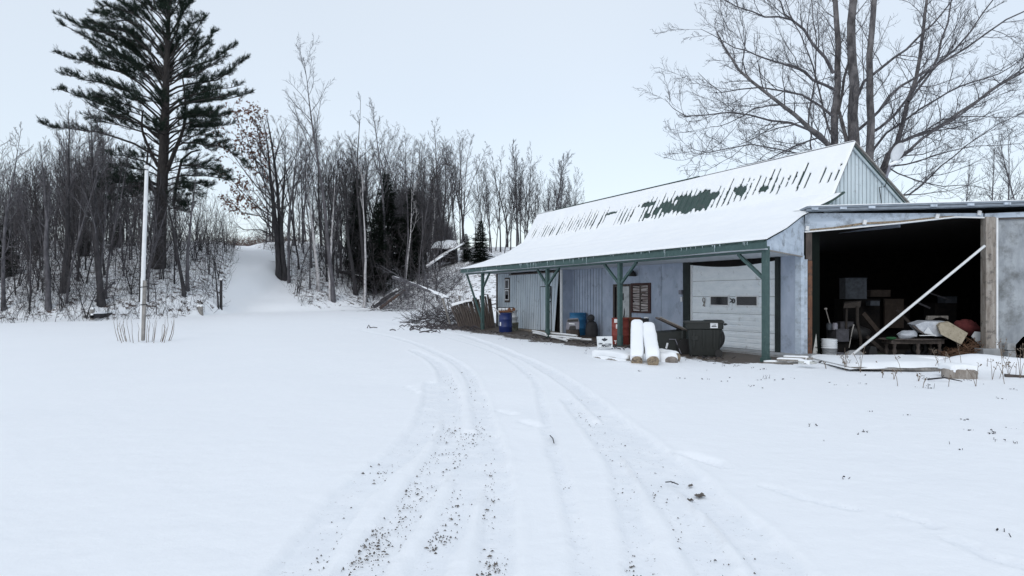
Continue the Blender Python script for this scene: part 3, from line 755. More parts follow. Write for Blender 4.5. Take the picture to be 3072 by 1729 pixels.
sw = sw.build('shutter_window', mat('maroon_frame', (0.045, 0.022, 0.022), (0.08, 0.04, 0.035), 8, 0.85), GAR)
for (a, b) in [(7.37, 7.80), (7.86, 8.28)]:
    mb = MB(); lbox(mb, a, b, 2.09, 2.098, 1.05, 2.0); mb.build('shutter', DARK, sw)
    mb = MB(); rg = random.Random(int(a * 100)); z = 1.07
    while z < 1.97:
        x0 = a + rg.uniform(0, 0.05) * (rg.random() < .3); x1 = b - rg.uniform(0, 0.10) * (rg.random() < .3); h = rg.uniform(0.028, 0.05); tl = rg.uniform(-0.02, 0.02)
        mb.hexa([L(x1, 2.07, z + tl), L(x0, 2.07, z), L(x0, 2.086, z), L(x1, 2.086, z + tl), L(x1, 2.075, z + h + tl), L(x0, 2.075, z + h), L(x0, 2.086, z + h), L(x1, 2.086, z + h + tl)])
        z += h + rg.uniform(0.008, 0.022)
    mb.build('slat', SLATS, sw)
mb = MB(); lbox(mb, 7.79, 7.87, 2.06, 2.10, 1.05, 2.0); mb.build('mullion', WOODDK, sw)
# meter boxes, flood lamp
mb = MB(); lbox(mb, 5.52, 5.66, 2.0, 2.10, 1.66, 1.80); mb.build('meter_box', GREYPL, GAR, bevel=0.01)
mb = MB(); lbox(mb, 5.54, 5.62, 2.04, 2.10, 1.42, 1.58); mb.build('socket_box', WHITEP, GAR, bevel=0.01)
mb = MB(); mb.lathe(L(8.15, 1.95, 2.42), [(0.02, 0.14), (0.13, 0.02), (0.16, -0.07), (0.14, -0.1)], 12); mb.build('flood_lamp', BLACK, GAR)

# overhead door
mb = MB(); lbox(mb, 5.13, 5.46, 2.02, 2.12, 0, 2.70); mb.build('door_jamb', mat('black_green_jamb', (0.012, 0.018, 0.018), (0.02, 0.03, 0.028), 6, 0.8), GAR)
mb = MB(); lbox(mb, 1.50, 1.62, 2.02, 2.12, 0, 2.70); mb.build('door_jamb', MATS['black_green_jamb'], GAR)
mb = MB(); lbox(mb, 5.08, 5.13, 2.05, 2.12, 0, 2.60); mb.build('jamb_strip', WHITEP, GAR)
mb = MB(); lbox(mb, 1.62, 5.13, 2.13, 2.2, 2.4, 2.72); mb.build('door_gap_shade', DARK, GAR)  # dark filler standing in for the shade in the gap over the door
OD = MB(); n = 5; zt = 2.60
rows = [(0.07, 0.56), (0.57, 1.07), (1.08, 1.58), (1.59, 2.07)]
for (a, b) in rows:
    lbox(OD, 1.62, 5.08, 2.10, 2.14, a, b)
    for f in (0.22, 0.5, 0.78):
        zc = a + (b - a) * f; lbox(OD, 1.63, 5.07, 2.080, 2.10, zc - 0.060, zc + 0.036)
# sagging top row
for k in range(12):
    s0 = 1.62 + 3.46 * k / 12; s1 = 1.62 + 3.46 * (k + 1) / 12
    h0 = 2.59 - 0.11 * math.sin(math.pi * k / 12); h1 = 2.59 - 0.11 * math.sin(math.pi * (k + 1) / 12)
    OD.hexa([L(s1, 2.10, 2.08), L(s0, 2.10, 2.08), L(s0, 2.14, 2.08), L(s1, 2.14, 2.08), L(s1, 2.10, h1), L(s0, 2.10, h0), L(s0, 2.14, h0), L(s1, 2.14, h1)])
    for zc in (2.17, 2.30, 2.42):
        OD.hexa([L(s1, 2.094, zc - .05), L(s0, 2.094, zc - .05), L(s0, 2.10, zc - .05), L(s1, 2.10, zc - .05), L(s1, 2.094, min(zc + .05, h1 - .01)), L(s0, 2.094, min(zc + .05, h0 - .01)), L(s0, 2.10, min(zc + .05, h0 - .01)), L(s1, 2.10, min(zc + .05, h1 - .01))])
OD = OD.build('overhead_door', DOORW, GAR)
for (a, b) in [(3.42, 4.24), (2.28, 3.14)]:
    mb = MB(); lbox(mb, a, b, 2.055, 2.094, 1.30, 1.335); lbox(mb, a, b, 2.055, 2.094, 1.585, 1.62); lbox(mb, a, a + .035, 2.056, 2.094, 1.335, 1.585); lbox(mb, b - .035, b, 2.056, 2.094, 1.335, 1.585)
    mb.build('window_frame', WHITEP, OD)
    mb = MB(); lbox(mb, a + .035, b - .035, 2.068, 2.093, 1.335, 1.585); mb.build('window_pane', GLASSDK, OD)
def ringpts(s, z, rx, rz, t=2.045, n=14): return [L(s + rx * math.cos(2 * math.pi * k / n), t, z + rz * math.sin(2 * math.pi * k / n)) for k in range(n + 1)]
mb = MB(); mb.tube(ringpts(4.50, 1.48, 0.05, 0.07), 0.014, 5, cap=False); mb.tube([L(4.52, 2.06, 1.42), L(4.47, 2.06, 1.27)], 0.016, 5); mb.tube([L(4.47, 2.06, 1.42), L(4.55, 2.06, 1.29)], 0.014, 5); mb.build('rope_loop', WOODGREY, OD)
mb = MB(); mb.tube(ringpts(3.22, 1.46, 0.05, 0.06), 0.016, 5, cap=False); mb.tube([L(3.26, 2.06, 1.46), L(3.36, 2.06, 1.53)], 0.018, 5); mb.tube([L(3.26, 2.06, 1.47), L(3.37, 2.06, 1.42)], 0.016, 5); mb.build('hasp', BLACK, OD)

# satellite dish on the gable rake
sp = L(0.55, 5.25, 5.12)
D = MB(); c = sp + Vector((0.34, 0.02, 0.52))
nrm = Vector((-0.93, -0.15, 0.25)).normalized(); q = nrm.to_track_quat('Z', 'Y').to_matrix()
D.lathe(c, [(0.0, 0.0), (0.10, 0.012), (0.2, 0.045), (0.27, 0.085), (0.265, 0.092), (0.2, 0.052), (0.1, 0.02), (0.0, 0.008)], 18, M=q, cap=False)
D = D.build('satellite_dish', WHITEPL, GAR)
mb = MB(); mb.tube([sp + Vector((-0.06, 0, -0.18)), sp + Vector((0.03, 0, 0.14)), c - nrm * 0.06 - Vector((0, 0, 0.18))], 0.035, 8); mb.tube([sp + Vector((0.05, 0, 0.16)), c + Vector((-0.05, 0, -0.2))], 0.03, 6); mb.build('dish_mount', GREYPL, D)
mb = MB(); mb.tube([sp + Vector((0.02, 0, 0.18)), sp + Vector((0.22, -0.02, 0.26)), c + Vector((0.0, -.03, -0.22))], [0.045, 0.05, 0.035], 8); mb.build('dish_snow', SNOW, D)
mb = MB(); mb.tube([sp + Vector((-.08, -0.06, -0.25)), sp + Vector((-.14, -0.08, -0.45)), L(0.80, 5.2, 4.7), L(0.82, 5.32, 4.3), L(0.82, 5.3, 4.0)], 0.012, 5); mb.build('dish_cable', BLACK, D)

# ---------------------------------------------------------------- open shed at the right
SH = thing('open_shed', (12, 20, -0.2), 'open fronted grey shed full of junk with sloping header and stained wall panel', 'shed')
YF = 18.3; PS = YF / F
def SX(px): return (px - CX) * PS
def SZ(py): return CH + (HOR - py) * PS
def sheet(mb, poly, y0, y1):       # poly in (x,z) on the front plane
    return mb.prism([(x, y0, z) for x, z in poly], (0, y1 - y0, 0))
mb = MB(); sheet(mb, [(SX(2412), SZ(697)), (SX(2700), SZ(673)), (SX(2860), SZ(655)), (SX(2950), SZ(652)), (SX(2950), SZ(640)), (SX(2416), SZ(640))], YF, YF + 0.04); mb.build('header_board', PLY, SH)
mb = MB()
for a, b in zip([(2412, 697), (2560, 684), (2700, 670), (2800, 659), (2862, 652)], [(2560, 684), (2700, 670), (2800, 659), (2862, 652), (2950, 654)]):
    mb.beam((SX(a[0]), YF - 0.03, SZ(a[1])), (SX(b[0]), YF - 0.03, SZ(b[1])), 0.05, 0.035)
mb.build('header_trim', WHITEP, SH)
mb = MB()
for a, b in zip([(2430, 688), (2500, 682), (2590, 668), (2700, 663), (2800, 652)], [(2500, 682), (2590, 668), (2700, 663), (2800, 652), (2860, 648)]):
    mb.beam((SX(a[0]), YF - 0.012, SZ(a[1] + 3)), (SX(b[0]), YF - 0.012, SZ(b[1] + 3)), 0.02, 0.055)
mb.build('header_stain_strip', WOODTAN, SH)
mb = MB(); sheet(mb, [(SX(2955), SZ(655)), (SX(3400), SZ(640)), (SX(3400), SZ(622)), (SX(2955), SZ(641))], YF - 0.01, YF + 0.04); mb.build('header_board', PLY, SH)
BM = mat('blue_grey_roof_edge', (0.16, 0.19, 0.23), (0.24, 0.28, 0.33), 4, 0.6, 0.1, 30, stretch=(1, 1, 6))
mb = MB(); xa, xb = SX(2408), 18.6
def ztop(x): return SZ(627) + (x - SX(2408)) * 0.0268
for (y0, y1, o0, o1) in [(YF - 0.28, YF + 9.5, -0.02, 0.035), ]:
    mb.hexa([(xa, y0, ztop(xa) + o0), (xb, y0, ztop(xb) + o0), (xb, y1, ztop(xb) + o0 - 0.55), (xa, y1, ztop(xa) + o0 - 0.55), (xa, y0, ztop(xa) + o1), (xb, y0, ztop(xb) + o1), (xb, y1, ztop(xb) + o1 - 0.55), (xa, y1, ztop(xa) + o1 - 0.55)])
mb.build('roof', BM, SH)
mb = MB(); mb.beam((xa, YF - 0.25, ztop(xa) - 0.065), (xb, YF - 0.25, ztop(xb) - 0.065), 0.04, 0.06); mb.beam((xa, YF - 0.2, ztop(xa) - 0.105), (xb, YF - 0.2, ztop(xb) - 0.105), 0.03, 0.02); mb.build('fascia', BM, SH)
mb = MB(); mb.hexa([(xa + .1, YF - 0.27, ztop(xa) + .036), (xb, YF - 0.27, ztop(xb) + .036), (xb, YF + 9.3, ztop(xb) - .51), (xa + .1, YF + 9.3, ztop(xa) - .51), (xa + .1, YF - 0.24, ztop(xa) + .06), (xb, YF - 0.24, ztop(xb) + .055), (xb, YF + 9.3, ztop(xb) - .44), (xa + .1, YF + 9.3, ztop(xa) - .44)]); mb.build('roof_snow', SNOW, SH)
for (px_, py_) in [(2430, 640), (2514, 628), (2598, 628), (2781, 624), (2890, 620), (2998, 619)]:
    mb = MB(); mb.box((SX(px_), YF - 0.29, ztop(SX(px_)) - 0.04), (0.17, 0.05, 0.06)); mb.build('purlin_end', PLY, SH)
for (px_, py_) in [(2419, 686), (2591, 668), (2808, 650), (2934, 640)]:
    mb = MB(); mb.box((SX(px_), YF - 0.05, SZ(py_)), (0.09, 0.05, 0.12), ry=0.2); mb.build('bracket', WHITEP, SH)
# left jamb strips
mb = MB(); mb.box((SX(2404) + 0.02, YF - 0.015, (SZ(775) + SZ(640)) / 2), (0.06, 0.05, SZ(640) - SZ(775))); mb.build('jamb_board', PLY, SH)
mb = MB(); mb.box((SX(2405), YF - 0.01, (2.64 - 0.15) / 2), (0.07, 0.04, 2.75)); mb.build('jamb_strip', WOODDK, SH)
mb = MB(); mb.box((SX(2416), YF + 0.0, (2.6 - 0.15) / 2), (0.10, 0.04, 2.72)); mb.build('jamb_board', PLY, SH)
mb = MB(); mb.box((SX(2429), YF + 0.02, (2.55 - 0.15) / 2), (0.11, 0.10, 2.70)); mb.build('jamb_post', mat('red_brown_post', (0.12, 0.055, 0.035), (0.20, 0.10, 0.06), 12, 0.9, 0.5, 40, spots=((0.07, 0.05, 0.04), 10, 0.5, 0.65), stretch=(1, 1, .3)), SH)
mb = MB(); mb.box((SX(2427), YF + 0.03, (3.3 + 2.58) / 2), (0.16, 0.06, 0.76)); mb.build('jamb_dark_board', WOODDK, SH)
# pillar, block footing, panel
PIL = MB(); PIL.box((SX(2966), YF + 0.02, (SZ(652) + SZ(1046)) / 2), (SX(2981) - SX(2951), 0.22, SZ(652) - SZ(1046))); PIL = PIL.build('pillar', PILLAR, SH, bevel=0.012)
mb = MB(); mb.box((SX(2985), YF - 0.06, (SZ(655) + SZ(1046)) / 2), (0.05, 0.06, SZ(655) - SZ(1046))); mb.build('pillar_trim', WHITEP, PIL)
mb = MB(); mb.box((SX(2961), YF - 0.02, SZ(1072)), (0.50, 0.36, 0.48), rz=0.05); mb.build('footing_block', CONC, SH, bevel=0.02)
mb = MB()
for k in range(4): mb.box((SX(3021) + 0.008 * (k % 2), YF - 0.05, SZ(1040) - 0.195 * k), (0.22, 0.25, 0.185), rz=0.06 * (k % 2))
mb.build('block_stack', CONC, SH, bevel=0.015)
mb = MB()
pts = [(SX(2988), SZ(655)), (SX(2988), SZ(1095)), (SX(3012), SZ(1092)), (SX(3040), SZ(1045)), (SX(3072), SZ(1010)), (SX(3130), SZ(1020)), (SX(3240), SZ(1040)), (18.5, 0.2), (18.5, SZ(630))]
sheet(mb, pts, YF + 0.03, YF + 0.07); mb.build('wall_panel', PANEL, SH)
mb = MB(); mb.beam((SX(2990), YF - 0.01, SZ(658)), (18.5, YF - 0.01, SZ(640)), 0.03, 0.03); mb.build('panel_trim', WOODDK, SH)
# dark interior
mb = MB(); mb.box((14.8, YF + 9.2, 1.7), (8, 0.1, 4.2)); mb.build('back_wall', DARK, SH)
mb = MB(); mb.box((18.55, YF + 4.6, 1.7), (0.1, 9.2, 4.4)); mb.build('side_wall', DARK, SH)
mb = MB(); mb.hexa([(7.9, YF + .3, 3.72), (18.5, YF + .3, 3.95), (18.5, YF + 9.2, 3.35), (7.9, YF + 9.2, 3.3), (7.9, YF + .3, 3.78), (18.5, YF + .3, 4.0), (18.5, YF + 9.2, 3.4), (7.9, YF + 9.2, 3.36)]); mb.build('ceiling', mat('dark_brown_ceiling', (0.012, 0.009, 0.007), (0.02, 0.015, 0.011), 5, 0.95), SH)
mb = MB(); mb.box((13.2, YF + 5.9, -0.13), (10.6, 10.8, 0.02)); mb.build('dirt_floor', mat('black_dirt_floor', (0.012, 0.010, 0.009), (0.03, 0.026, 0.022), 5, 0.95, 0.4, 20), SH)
# ---------------------------------------------------------------- objects
def snowcap(mb, a, b, w, h, n=14, m=9, seed=1, lump=0.25, taper=0.35, sag=0.0):
    """soft loaf of snow lying along a-b, width w, height h"""
    a = Vector(a); b = Vector(b); d = (b - a); dn = d.normalized(); x = dn.cross(Vector((0, 0, 1)))
    if x.length < 0.1: x = Vector((1, 0, 0))
    x.normalize(); up = x.cross(dn).normalized(); P = []
    for i in range(n + 1):
        f = i / n; e = min(f, 1 - f) * 2
        hh = h * (1 - taper * (1 - min(1, e * 4)) ** 2) * (1 + lump * float(fbm(np.array(f * 5.0), np.array(0.3), seed)) * 2)
        ww = w * (1 - 0.25 * (1 - min(1, e * 6)) ** 2) * (1 + lump * 0.6 * float(fbm(np.array(f * 6.0), np.array(3.3), seed)))
        c = a + d * f; row = []
        for j in range(m + 1):
            g = j / m; an = math.pi * g
            ov = 1.0 + 0.10 * float(vnoise(np.array(f * 14.0), np.array(j * 1.0), seed))
            row.append(c + x * (math.copysign(abs(math.cos(an)) ** 0.55, math.cos(an)) * ww / 2 * ov) + up * (math.sin(an) ** 0.5 * hh - (0.03 + 0.05 * float(vnoise(np.array(f * 11.0), np.array(j * 9.0), seed + 5)) if j in (0, m) else 0)))
        P.append(row)
    mb.grid(P)
    ends = [P[0], P[-1][::-1]]
    for r in ends: mb.add(r, [tuple(range(len(r)))], True)
    return mb

def rough(mb_obj, amt=0.02, sc=6.0, seed=1):
    me = mb_obj.data; n = len(me.vertices); co = np.zeros(n * 3); me.vertices.foreach_get('co', co); co = co.reshape(-1, 3)
    co += amt * np.stack([fbm(co[:, 1] * sc + 3, co[:, 2] * sc, seed), fbm(co[:, 0] * sc, co[:, 2] * sc + 7, seed + 1), fbm(co[:, 0] * sc, co[:, 1] * sc, seed + 2)], 1) * 2
    me.vertices.foreach_set('co', co.ravel()); me.update(); return mb_obj

def stone(mb, c, r, seed=1, n=10):
    c = Vector(c); P = []
    for i in range(n + 1):
        th = math.pi * i / n; row = []
        for j in range(n + 2):
            ph = 2 * math.pi * j / (n + 2)
            q = Vector((math.sin(th) * math.cos(ph), math.sin(th) * math.sin(ph), math.cos(th)))
            k = 1 + 0.35 * float(fbm(np.array(q.x * 1.7 + q.z), np.array(q.y * 1.7 + 5), seed))
            row.append(c + Vector((q.x * r[0], q.y * r[1], q.z * r[2])) * k)
        P.append(row)
    return mb.grid(P, wrap=True)

# --- drums and buckets under the porch
def drum(name, c, r, h, m, label, group=None, rings=(0.33, 0.66), cat='barrel', openm=DARK, ln='lid'):
    c = Vector(c); t = thing(name, c, label, cat, group)
    prof = [(r * 0.96, 0.0), (r, 0.02)]
    for f in rings: prof += [(r, h * f - 0.02), (r * 1.035, h * f), (r, h * f + 0.02)]
    prof += [(r, h - 0.03), (r * 1.03, h - 0.02), (r * 1.03, h), (r * 0.94, h), (r * 0.93, h - 0.03)]
    mb = MB(); mb.lathe(c, prof, 24, cap=False); mb.build('body', m, t)
    mb = MB(); mb.lathe(c, [(0.001, h - 0.035), (r * 0.94, h - 0.035)], 24, cap=False); mb.build(ln, openm, t)
    return t
bc = L(15.1, 0.16, 0.0)
bt = drum('barrel', bc, 0.29, 0.86, NAVY, 'dark navy blue plastic barrel heaped with snowy scrap at the far porch post', rings=(0.3, 0.68))
mb = MB(); lb = bc + Vector((-0.22, -0.19, 0.38)); mb.box(lb, (0.07, 0.02, 0.16), rz=-0.85); mb.build('label', WHITEP, bt)
# scrap on the barrel
t = thing('wire_crate', bc + Vector((0, 0, 0.87)), 'snow filled wire crate and rusty scrap resting on the navy barrel', 'crate')
mb = MB()
for k in range(5):
    for y in (-0.22, 0.22):
        mb.tube([bc + Vector((-0.36 + 0.17 * k, y, 0.90)), bc + Vector((-0.36 + 0.17 * k, y, 1.10))], 0.010, 5)
for z in (0.90, 1.0, 1.10):
    mb.tube([bc + Vector((-0.38, -0.22, z)), bc + Vector((0.36, -0.22, z)), bc + Vector((0.36, 0.22, z)), bc + Vector((-0.38, 0.22, z)), bc + Vector((-0.38, -0.22, z))], 0.012, 5)
mb.build('frame', BLACK, t)
mb = MB(); snowcap(mb, bc + Vector((-0.33, 0, 0.98)), bc + Vector((0.22, 0, 0.98)), 0.40, 0.10, seed=4); mb.build('snow', SNOW, t)
mb = MB(); mb.tube([bc + Vector((-0.3, -0.2, 0.92)), bc + Vector((0.3, -0.22, 0.93))], 0.05, 8); mb.tube([bc + Vector((0.16, -0.3, 1.0)), bc + Vector((0.16, 0.2, 1.0))], 0.085, 10); mb.tube([bc + Vector((0.36, -0.28, 1.02)), bc + Vector((0.36, 0.2, 1.02))], 0.075, 10); mb.build('rusty_pipe', RUST, t)
mb = MB(); mb.tube([bc + Vector((-0.50, -0.25, 1.12)), bc + Vector((-0.36, -0.27, 0.95)), bc + Vector((-0.24, -0.29, 0.8))], 0.025, 6); mb.build('branch', BIRCH, t)
# buckets behind the barrel
def bucket(name, c, r, h, m, label, rims=1, cat='bucket', group=None):
    c = Vector(c); t = thing(name, c, label, cat, group)
    prof = [(r * 0.86, 0), (r * 0.88, 0.01)]
    hb = h - 0.05 * rims
    prof += [(r * 0.97, hb)]
    for k in range(rims):
        z = hb + 0.05 * k
        prof += [(r * 1.0, z), (r * 1.06, z + 0.008), (r * 1.06, z + 0.018), (r * 0.99, z + 0.024), (r * 0.99, z + 0.045)]
    prof += [(r * 1.04, h - 0.004), (r * 1.04, h), (r * 0.95, h), (r * 0.9, h - 0.12), (0.001, h - 0.13)]
    mb = MB(); mb.lathe(c, prof, 22, cap=False); mb.build('body', m, t)
    mb = MB(); P = [c + Vector((r * 1.07 * math.cos(a), r * 1.07 * math.sin(a), h - 0.05 * rims - 0.11 * math.sin(a) ** 2 * (1 if math.sin(a) < 0 else -1))) for a in [math.pi + math.pi * k / 10 for k in range(11)]]
    mb.tube(P, 0.004, 4); mb.build('handle', GREYPL, t)
    return t
cc = L(15.85, 0.98, 0)
bucket('bucket', cc, 0.17, 0.40, mat('dirty_bucket', (0.12, 0.12, 0.09), (0.3, 0.3, 0.24), 9, 0.8), 'dirt stained bucket at the bottom of the stack behind the navy barrel')
bucket('bucket', cc + Vector((-0.02, 0, 0.40)), 0.155, 0.28, WHITEPL, 'white bucket second from the ground behind the navy barrel')
bucket('bucket', cc + Vector((-0.04, 0, 0.68)), 0.155, 0.37, WHITEPL, 'topmost white bucket of the stack behind the navy barrel', rims=2)

LB = drum('barrel', L(11.55, 1.72, 0), 0.33, 0.93, BLUE, 'light blue plastic barrel in the corner of the porch recess', rings=(0.35, 0.7), openm=BLUE)
# dark tarp-like thing with round head and the grey plastic grille piece on a stump
c = L(10.5, 1.72, 0)
t = thing('covered_heater', c, 'dark rounded covered thing between the light blue barrel and the white sign', 'covered machine')
mb = MB(); mb.lathe(c, [(0.24, 0), (0.25, 0.3), (0.22, 0.5), (0.15, 0.6), (0.06, 0.63)], 14); rough(mb.build('cover', mat('dark_tarp', (0.022, 0.022, 0.026), (0.04, 0.04, 0.045), 6, 0.8), t), 0.04, 5)
mb = MB(); stone(mb, c + Vector((-0.03, -0.05, 0.74)), (0.14, 0.13, 0.15), 4); mb.build('head', MATS['dark_tarp'], t)
c = L(10.75, 1.0, 0)
t = thing('tree_stump', c, 'low dark stump with the grey plastic part standing on it', 'stump')
mb = MB(); mb.lathe(c, [(0.30, 0), (0.27, 0.15), (0.26, 0.30)], 14); rough(mb.build('wood', WOODDK, t), 0.03, 6)
g = thing('plastic_grille', c + Vector((0, 0, 0.30)), 'grey plastic grille panel standing on the dark stump under the porch', 'plastic part')
M = Matrix.Translation(c + Vector((0, -0.15, 0.31))) @ Matrix.Rotation(-0.25, 4, 'X') @ Matrix.Rotation(-0.25, 4, 'Z')
def q(x, z): return M @ Vector((x, 0, z))
mb = MB(); mb.prism([q(-0.28, 0), q(-0.17, 0), q(-0.12, 0.14), q(0.10, 0.14), q(0.13, 0.0), q(0.24, 0.0), q(0.25, 0.28), q(0.20, 0.44), q(-0.20, 0.44), q(-0.25, 0.26)], (0.02, 0.07, 0)); mb.build('panel', GREYPL, g)
mb = MB(); mb.prism([q(-0.15, 0.22), q(0.07, 0.19), q(0.07, 0.235), q(-0.15, 0.265)], (-0.004, -0.02, 0)); mb.build('plate', WHITEPL, g)
mb = MB(); mb.prism([q(-0.17, 0), q(0.13, 0), q(0.10, 0.14), q(-0.12, 0.14)], (0.01, 0.03, 0)); mb.prism([q(-0.22, 0.31), q(0.22, 0.30), q(0.2, 0.40), q(-0.2, 0.40)], (-0.003, -0.012, 0)); mb.build('opening', BLACK, g)

# --- yard sign
sc = Vector((2.76, 20.5, 0))
t = thing('yard_sign', sc, 'white leaning sign with black maple leaf reading MALLOY beside the red drum', 'sign')
xd = Vector((0.985, -0.17, 0)).normalized(); yd = Vector((0.10, 0.20, 0.97)).normalized(); nd = xd.cross(yd).normalized()
def sq(x, y, o=0.0): return sc + Vector((0, 0, 0.01)) + xd * x * .8 + yd * y * .66 + nd * o
mb = MB()
mb.prism([sq(-0.24, 0.0), sq(0.32, 0.06), sq(0.27, 0.60), sq(-0.31, 0.58)], -nd * 0.012); mb.build('board', SIGNW, t)
lf = [(0, 1), (.16, .62), (.34, .72), (.28, .34), (.5, .42), (.6, .56), (.72, .36), (1, .34), (.84, .12), (.94, -.04), (.5, -.36), (.54, -.56), (.06, -.48), (.04, -.9), (-.04, -.9), (-.06, -.48), (-.54, -.56), (-.5, -.36), (-.94, -.04), (-.84, .12), (-1, .34), (-.72, .36), (-.6, .56), (-.5, .42), (-.28, .34), (-.34, .72), (-.16, .62)]
mb = MB(); mb.add([sq(0.0 + 0.115 * a, 0.43 + 0.105 * b, 0.004) for a, b in lf], [tuple(range(len(lf)))]); mb.build('maple_leaf', INK, t)
def text3d(txt, org, xdir, ydir, size, m, parent, name='lettering', bold=0.0, sx=1.0):
    cu = bpy.data.curves.new('t', 'FONT'); cu.body = txt; cu.size = size; cu.offset = bold; cu.extrude = 0.0
    o = bpy.data.objects.new('t', cu); COL.objects.link(o); bpy.context.view_layer.update()
    dg = bpy.context.evaluated_depsgraph_get(); me = bpy.data.meshes.new_from_object(o.evaluated_get(dg)); bpy.data.objects.remove(o)
    off = ORG[parent.name]; X = Vector(xdir).normalized(); Y = Vector(ydir).normalized(); org = Vector(org)
    for v in me.vertices:
        p = org + X * v.co.x * sx + Y * v.co.y - off; v.co = p
    me.materials.clear(); return link(name, me, m, parent)
text3d('MALLOY', sq(-0.09, 0.105, 0.005), xd * 1 + yd * 0.08, yd, 0.10, INK, t, bold=0.006, sx=0.75)
text3d('DEM', sq(-0.21, 0.22, 0.005), xd, yd, 0.055, INK, t, bold=0.003)
mb = MB(); mb.add([sq(0.03, 0.255, .004), sq(0.24, 0.262, .004), sq(0.24, 0.272, .004), sq(0.03, 0.265, .004)], [(0, 1, 2, 3)]); mb.add([sq(-0.20, 0.045, .004), sq(0.25, 0.09, .004), sq(0.25, 0.102, .004), sq(-0.20, 0.057, .004)], [(0, 1, 2, 3)]); mb.add([sq(-0.19, 0.0, .004), sq(-0.18, 0.0, .004), sq(-0.19, 0.05, .004), sq(-0.20, 0.05, .004)], [(0, 1, 2, 3)]); mb.build('rule_line', INK, t)

# --- red TOT drum, rusty drum
rc = L(6.6, 0.36, 0)
RD = drum('oil_drum', rc, 0.285, 0.88, REDM, 'red oil drum lettered TOT behind the third green post', rings=(0.36, 0.66), cat='drum', openm=RUST)
def on_drum(c, r, a0, a1, z0, z1, m, name, parent):
    mb = MB(); n = 5
    mb.grid([[Vector(c) + Vector((math.cos(a0 + (a1 - a0) * k / n) * r, math.sin(a0 + (a1 - a0) * k / n) * r, z)) for k in range(n + 1)] for z in (z0, z1)]); return mb.build(name, m, parent)
va = math.atan2(-rc.y, -rc.x)
on_drum(rc, 0.292, va - 0.75, va - 0.05, 0.73, 0.85, INKW, 'paper_label', RD)
on_drum(rc, 0.292, va - 0.52, va - 0.02, 0.54, 0.68, INKW, 'paper_label', RD)
aL = va - 0.72
for k, ch in enumerate('TOT'):
    a = aL + 0.30 * k + 0.14; rr = 0.296
    p = rc + Vector((math.cos(a) * rr, math.sin(a) * rr, 0.04)); xdir = Vector((-math.sin(a), math.cos(a), 0))
    text3d(ch, p - xdir * 0.045, xdir, (0, 0, 1), 0.155, INKW, RD, bold=0.006)
R2 = drum('oil_drum', L(6.8, 0.97, 0), 0.30, 0.88, RUST, 'rust brown open drum just behind the third green post', rings=(0.33, 0.66), cat='drum')
sc2 = L(7.15, 1.50, 0)
t = thing('junk_crate', sc2, 'black box of scrap with wires standing right of the rusty drum', 'crate')
mb = MB(); mb.box(sc2 + Vector((0, 0, 0.42)), (0.62, 0.45, 0.84), rz=-0.4); mb.build('box', mat('sooty_box', (0.02, 0.02, 0.024), (0.07, 0.07, 0.08), 8, 0.8, spots=((0.14, 0.14, 0.16), 9, 0.6, 0.7)), t, bevel=0.01)
mb = MB(); rg = random.Random(2)
for k in range(16):
    a = sc2 + Vector((rg.uniform(-.35, .1), -0.35 + rg.uniform(-.04, .04), rg.uniform(0.02, 0.3))); mb.tube([a, a + Vector((rg.uniform(-.15, .15), rg.uniform(-.05, .03), rg.uniform(0.1, 0.3))), a + Vector((rg.uniform(-.2, .3), 0, rg.uniform(0.1, 0.55)))], 0.008, 4)
mb.build('wire', WOODGREY, t)
mb = MB(); mb.box(sc2 + Vector((0.24, -0.12, 0.86)), (0.16, 0.12, 0.05), rz=-.4); mb.build('snow', SNOW, t, bevel=0.02)
# spade standing in the door
a = L(8.8, 1.9, 0.0)
t = thing('shovel', a, 'old dark shovel leaning blade up against the boarded entry door', 'shovel')
b = a + Vector((0.22, 0.12, 1.5)); mb = MB(); mb.tube([a, b], 0.022, 6); mb.build('handle', BLACK, t)
mb = MB(); mb.prism([b + Vector((-.13, 0, -.05)), b + Vector((.11, .02, -.09)), b + Vector((.13, .02, .16)), b + Vector((0, .02, .26)), b + Vector((-.12, 0, .2))], (0.01, 0.03, 0)); mb.build('blade', BLACK, t)

# --- wheelie bin and the tipped one
bc = Vector((5.13, 18.25, 0.0)); ry = Matrix.Rotation(-0.22, 4, 'Z')
t = thing('wheelie_bin', bc, 'upright dark green wheelie bin with white label in front of the overhead door', 'wheelie bin')
def bq(x, y, z): return bc + ry @ Vector((x, y, z))
mb = MB(); sec = [(0.0, 0.36, 0.27), (0.04, 0.38, 0.29), (0.45, 0.405, 0.32), (0.72, 0.43, 0.345), (0.74, 0.475, 0.37), (0.90, 0.485, 0.38)]
P = []
for z, hx, hy in sec:
    row = []
    for (sx, sy) in [(-1, -1), (1, -1), (1, 1), (-1, 1)]:
        for k in range(4):
            ang = {(-1, -1): math.pi, (1, -1): 1.5 * math.pi, (1, 1): 0, (-1, 1): 0.5 * math.pi}[(sx, sy)] + k / 3 * math.pi / 2
            row.append(bq(sx * (hx - 0.06) + 0.06 * math.cos(ang), sy * (hy - 0.06) + 0.06 * math.sin(ang), z))
    P.append(row)
mb.grid(P, wrap=True, smooth=False); mb.add(P[-1], [tuple(range(16))]); mb.add(P[0], [tuple(range(15, -1, -1))]); mb.build('body', BLACKPL, t)
mb = MB(); 
mb.hexa([bq(-.54, -.41, .90), bq(.50, -.41, .90), bq(.50, .41, .90), bq(-.54, .41, .90), bq(-.52, -.40, .935), bq(.49, -.40, .945), bq(.49, .40, .945), bq(-.52, .40, .935)])
mb.hexa([bq(-.02, -.30, .94), bq(.50, -.30, .945), bq(.50, .30, .945), bq(-.02, .30, .94), bq(.02, -.27, .965), bq(.47, -.27, .965), bq(.47, .27, .965), bq(.02, .27, .965)])
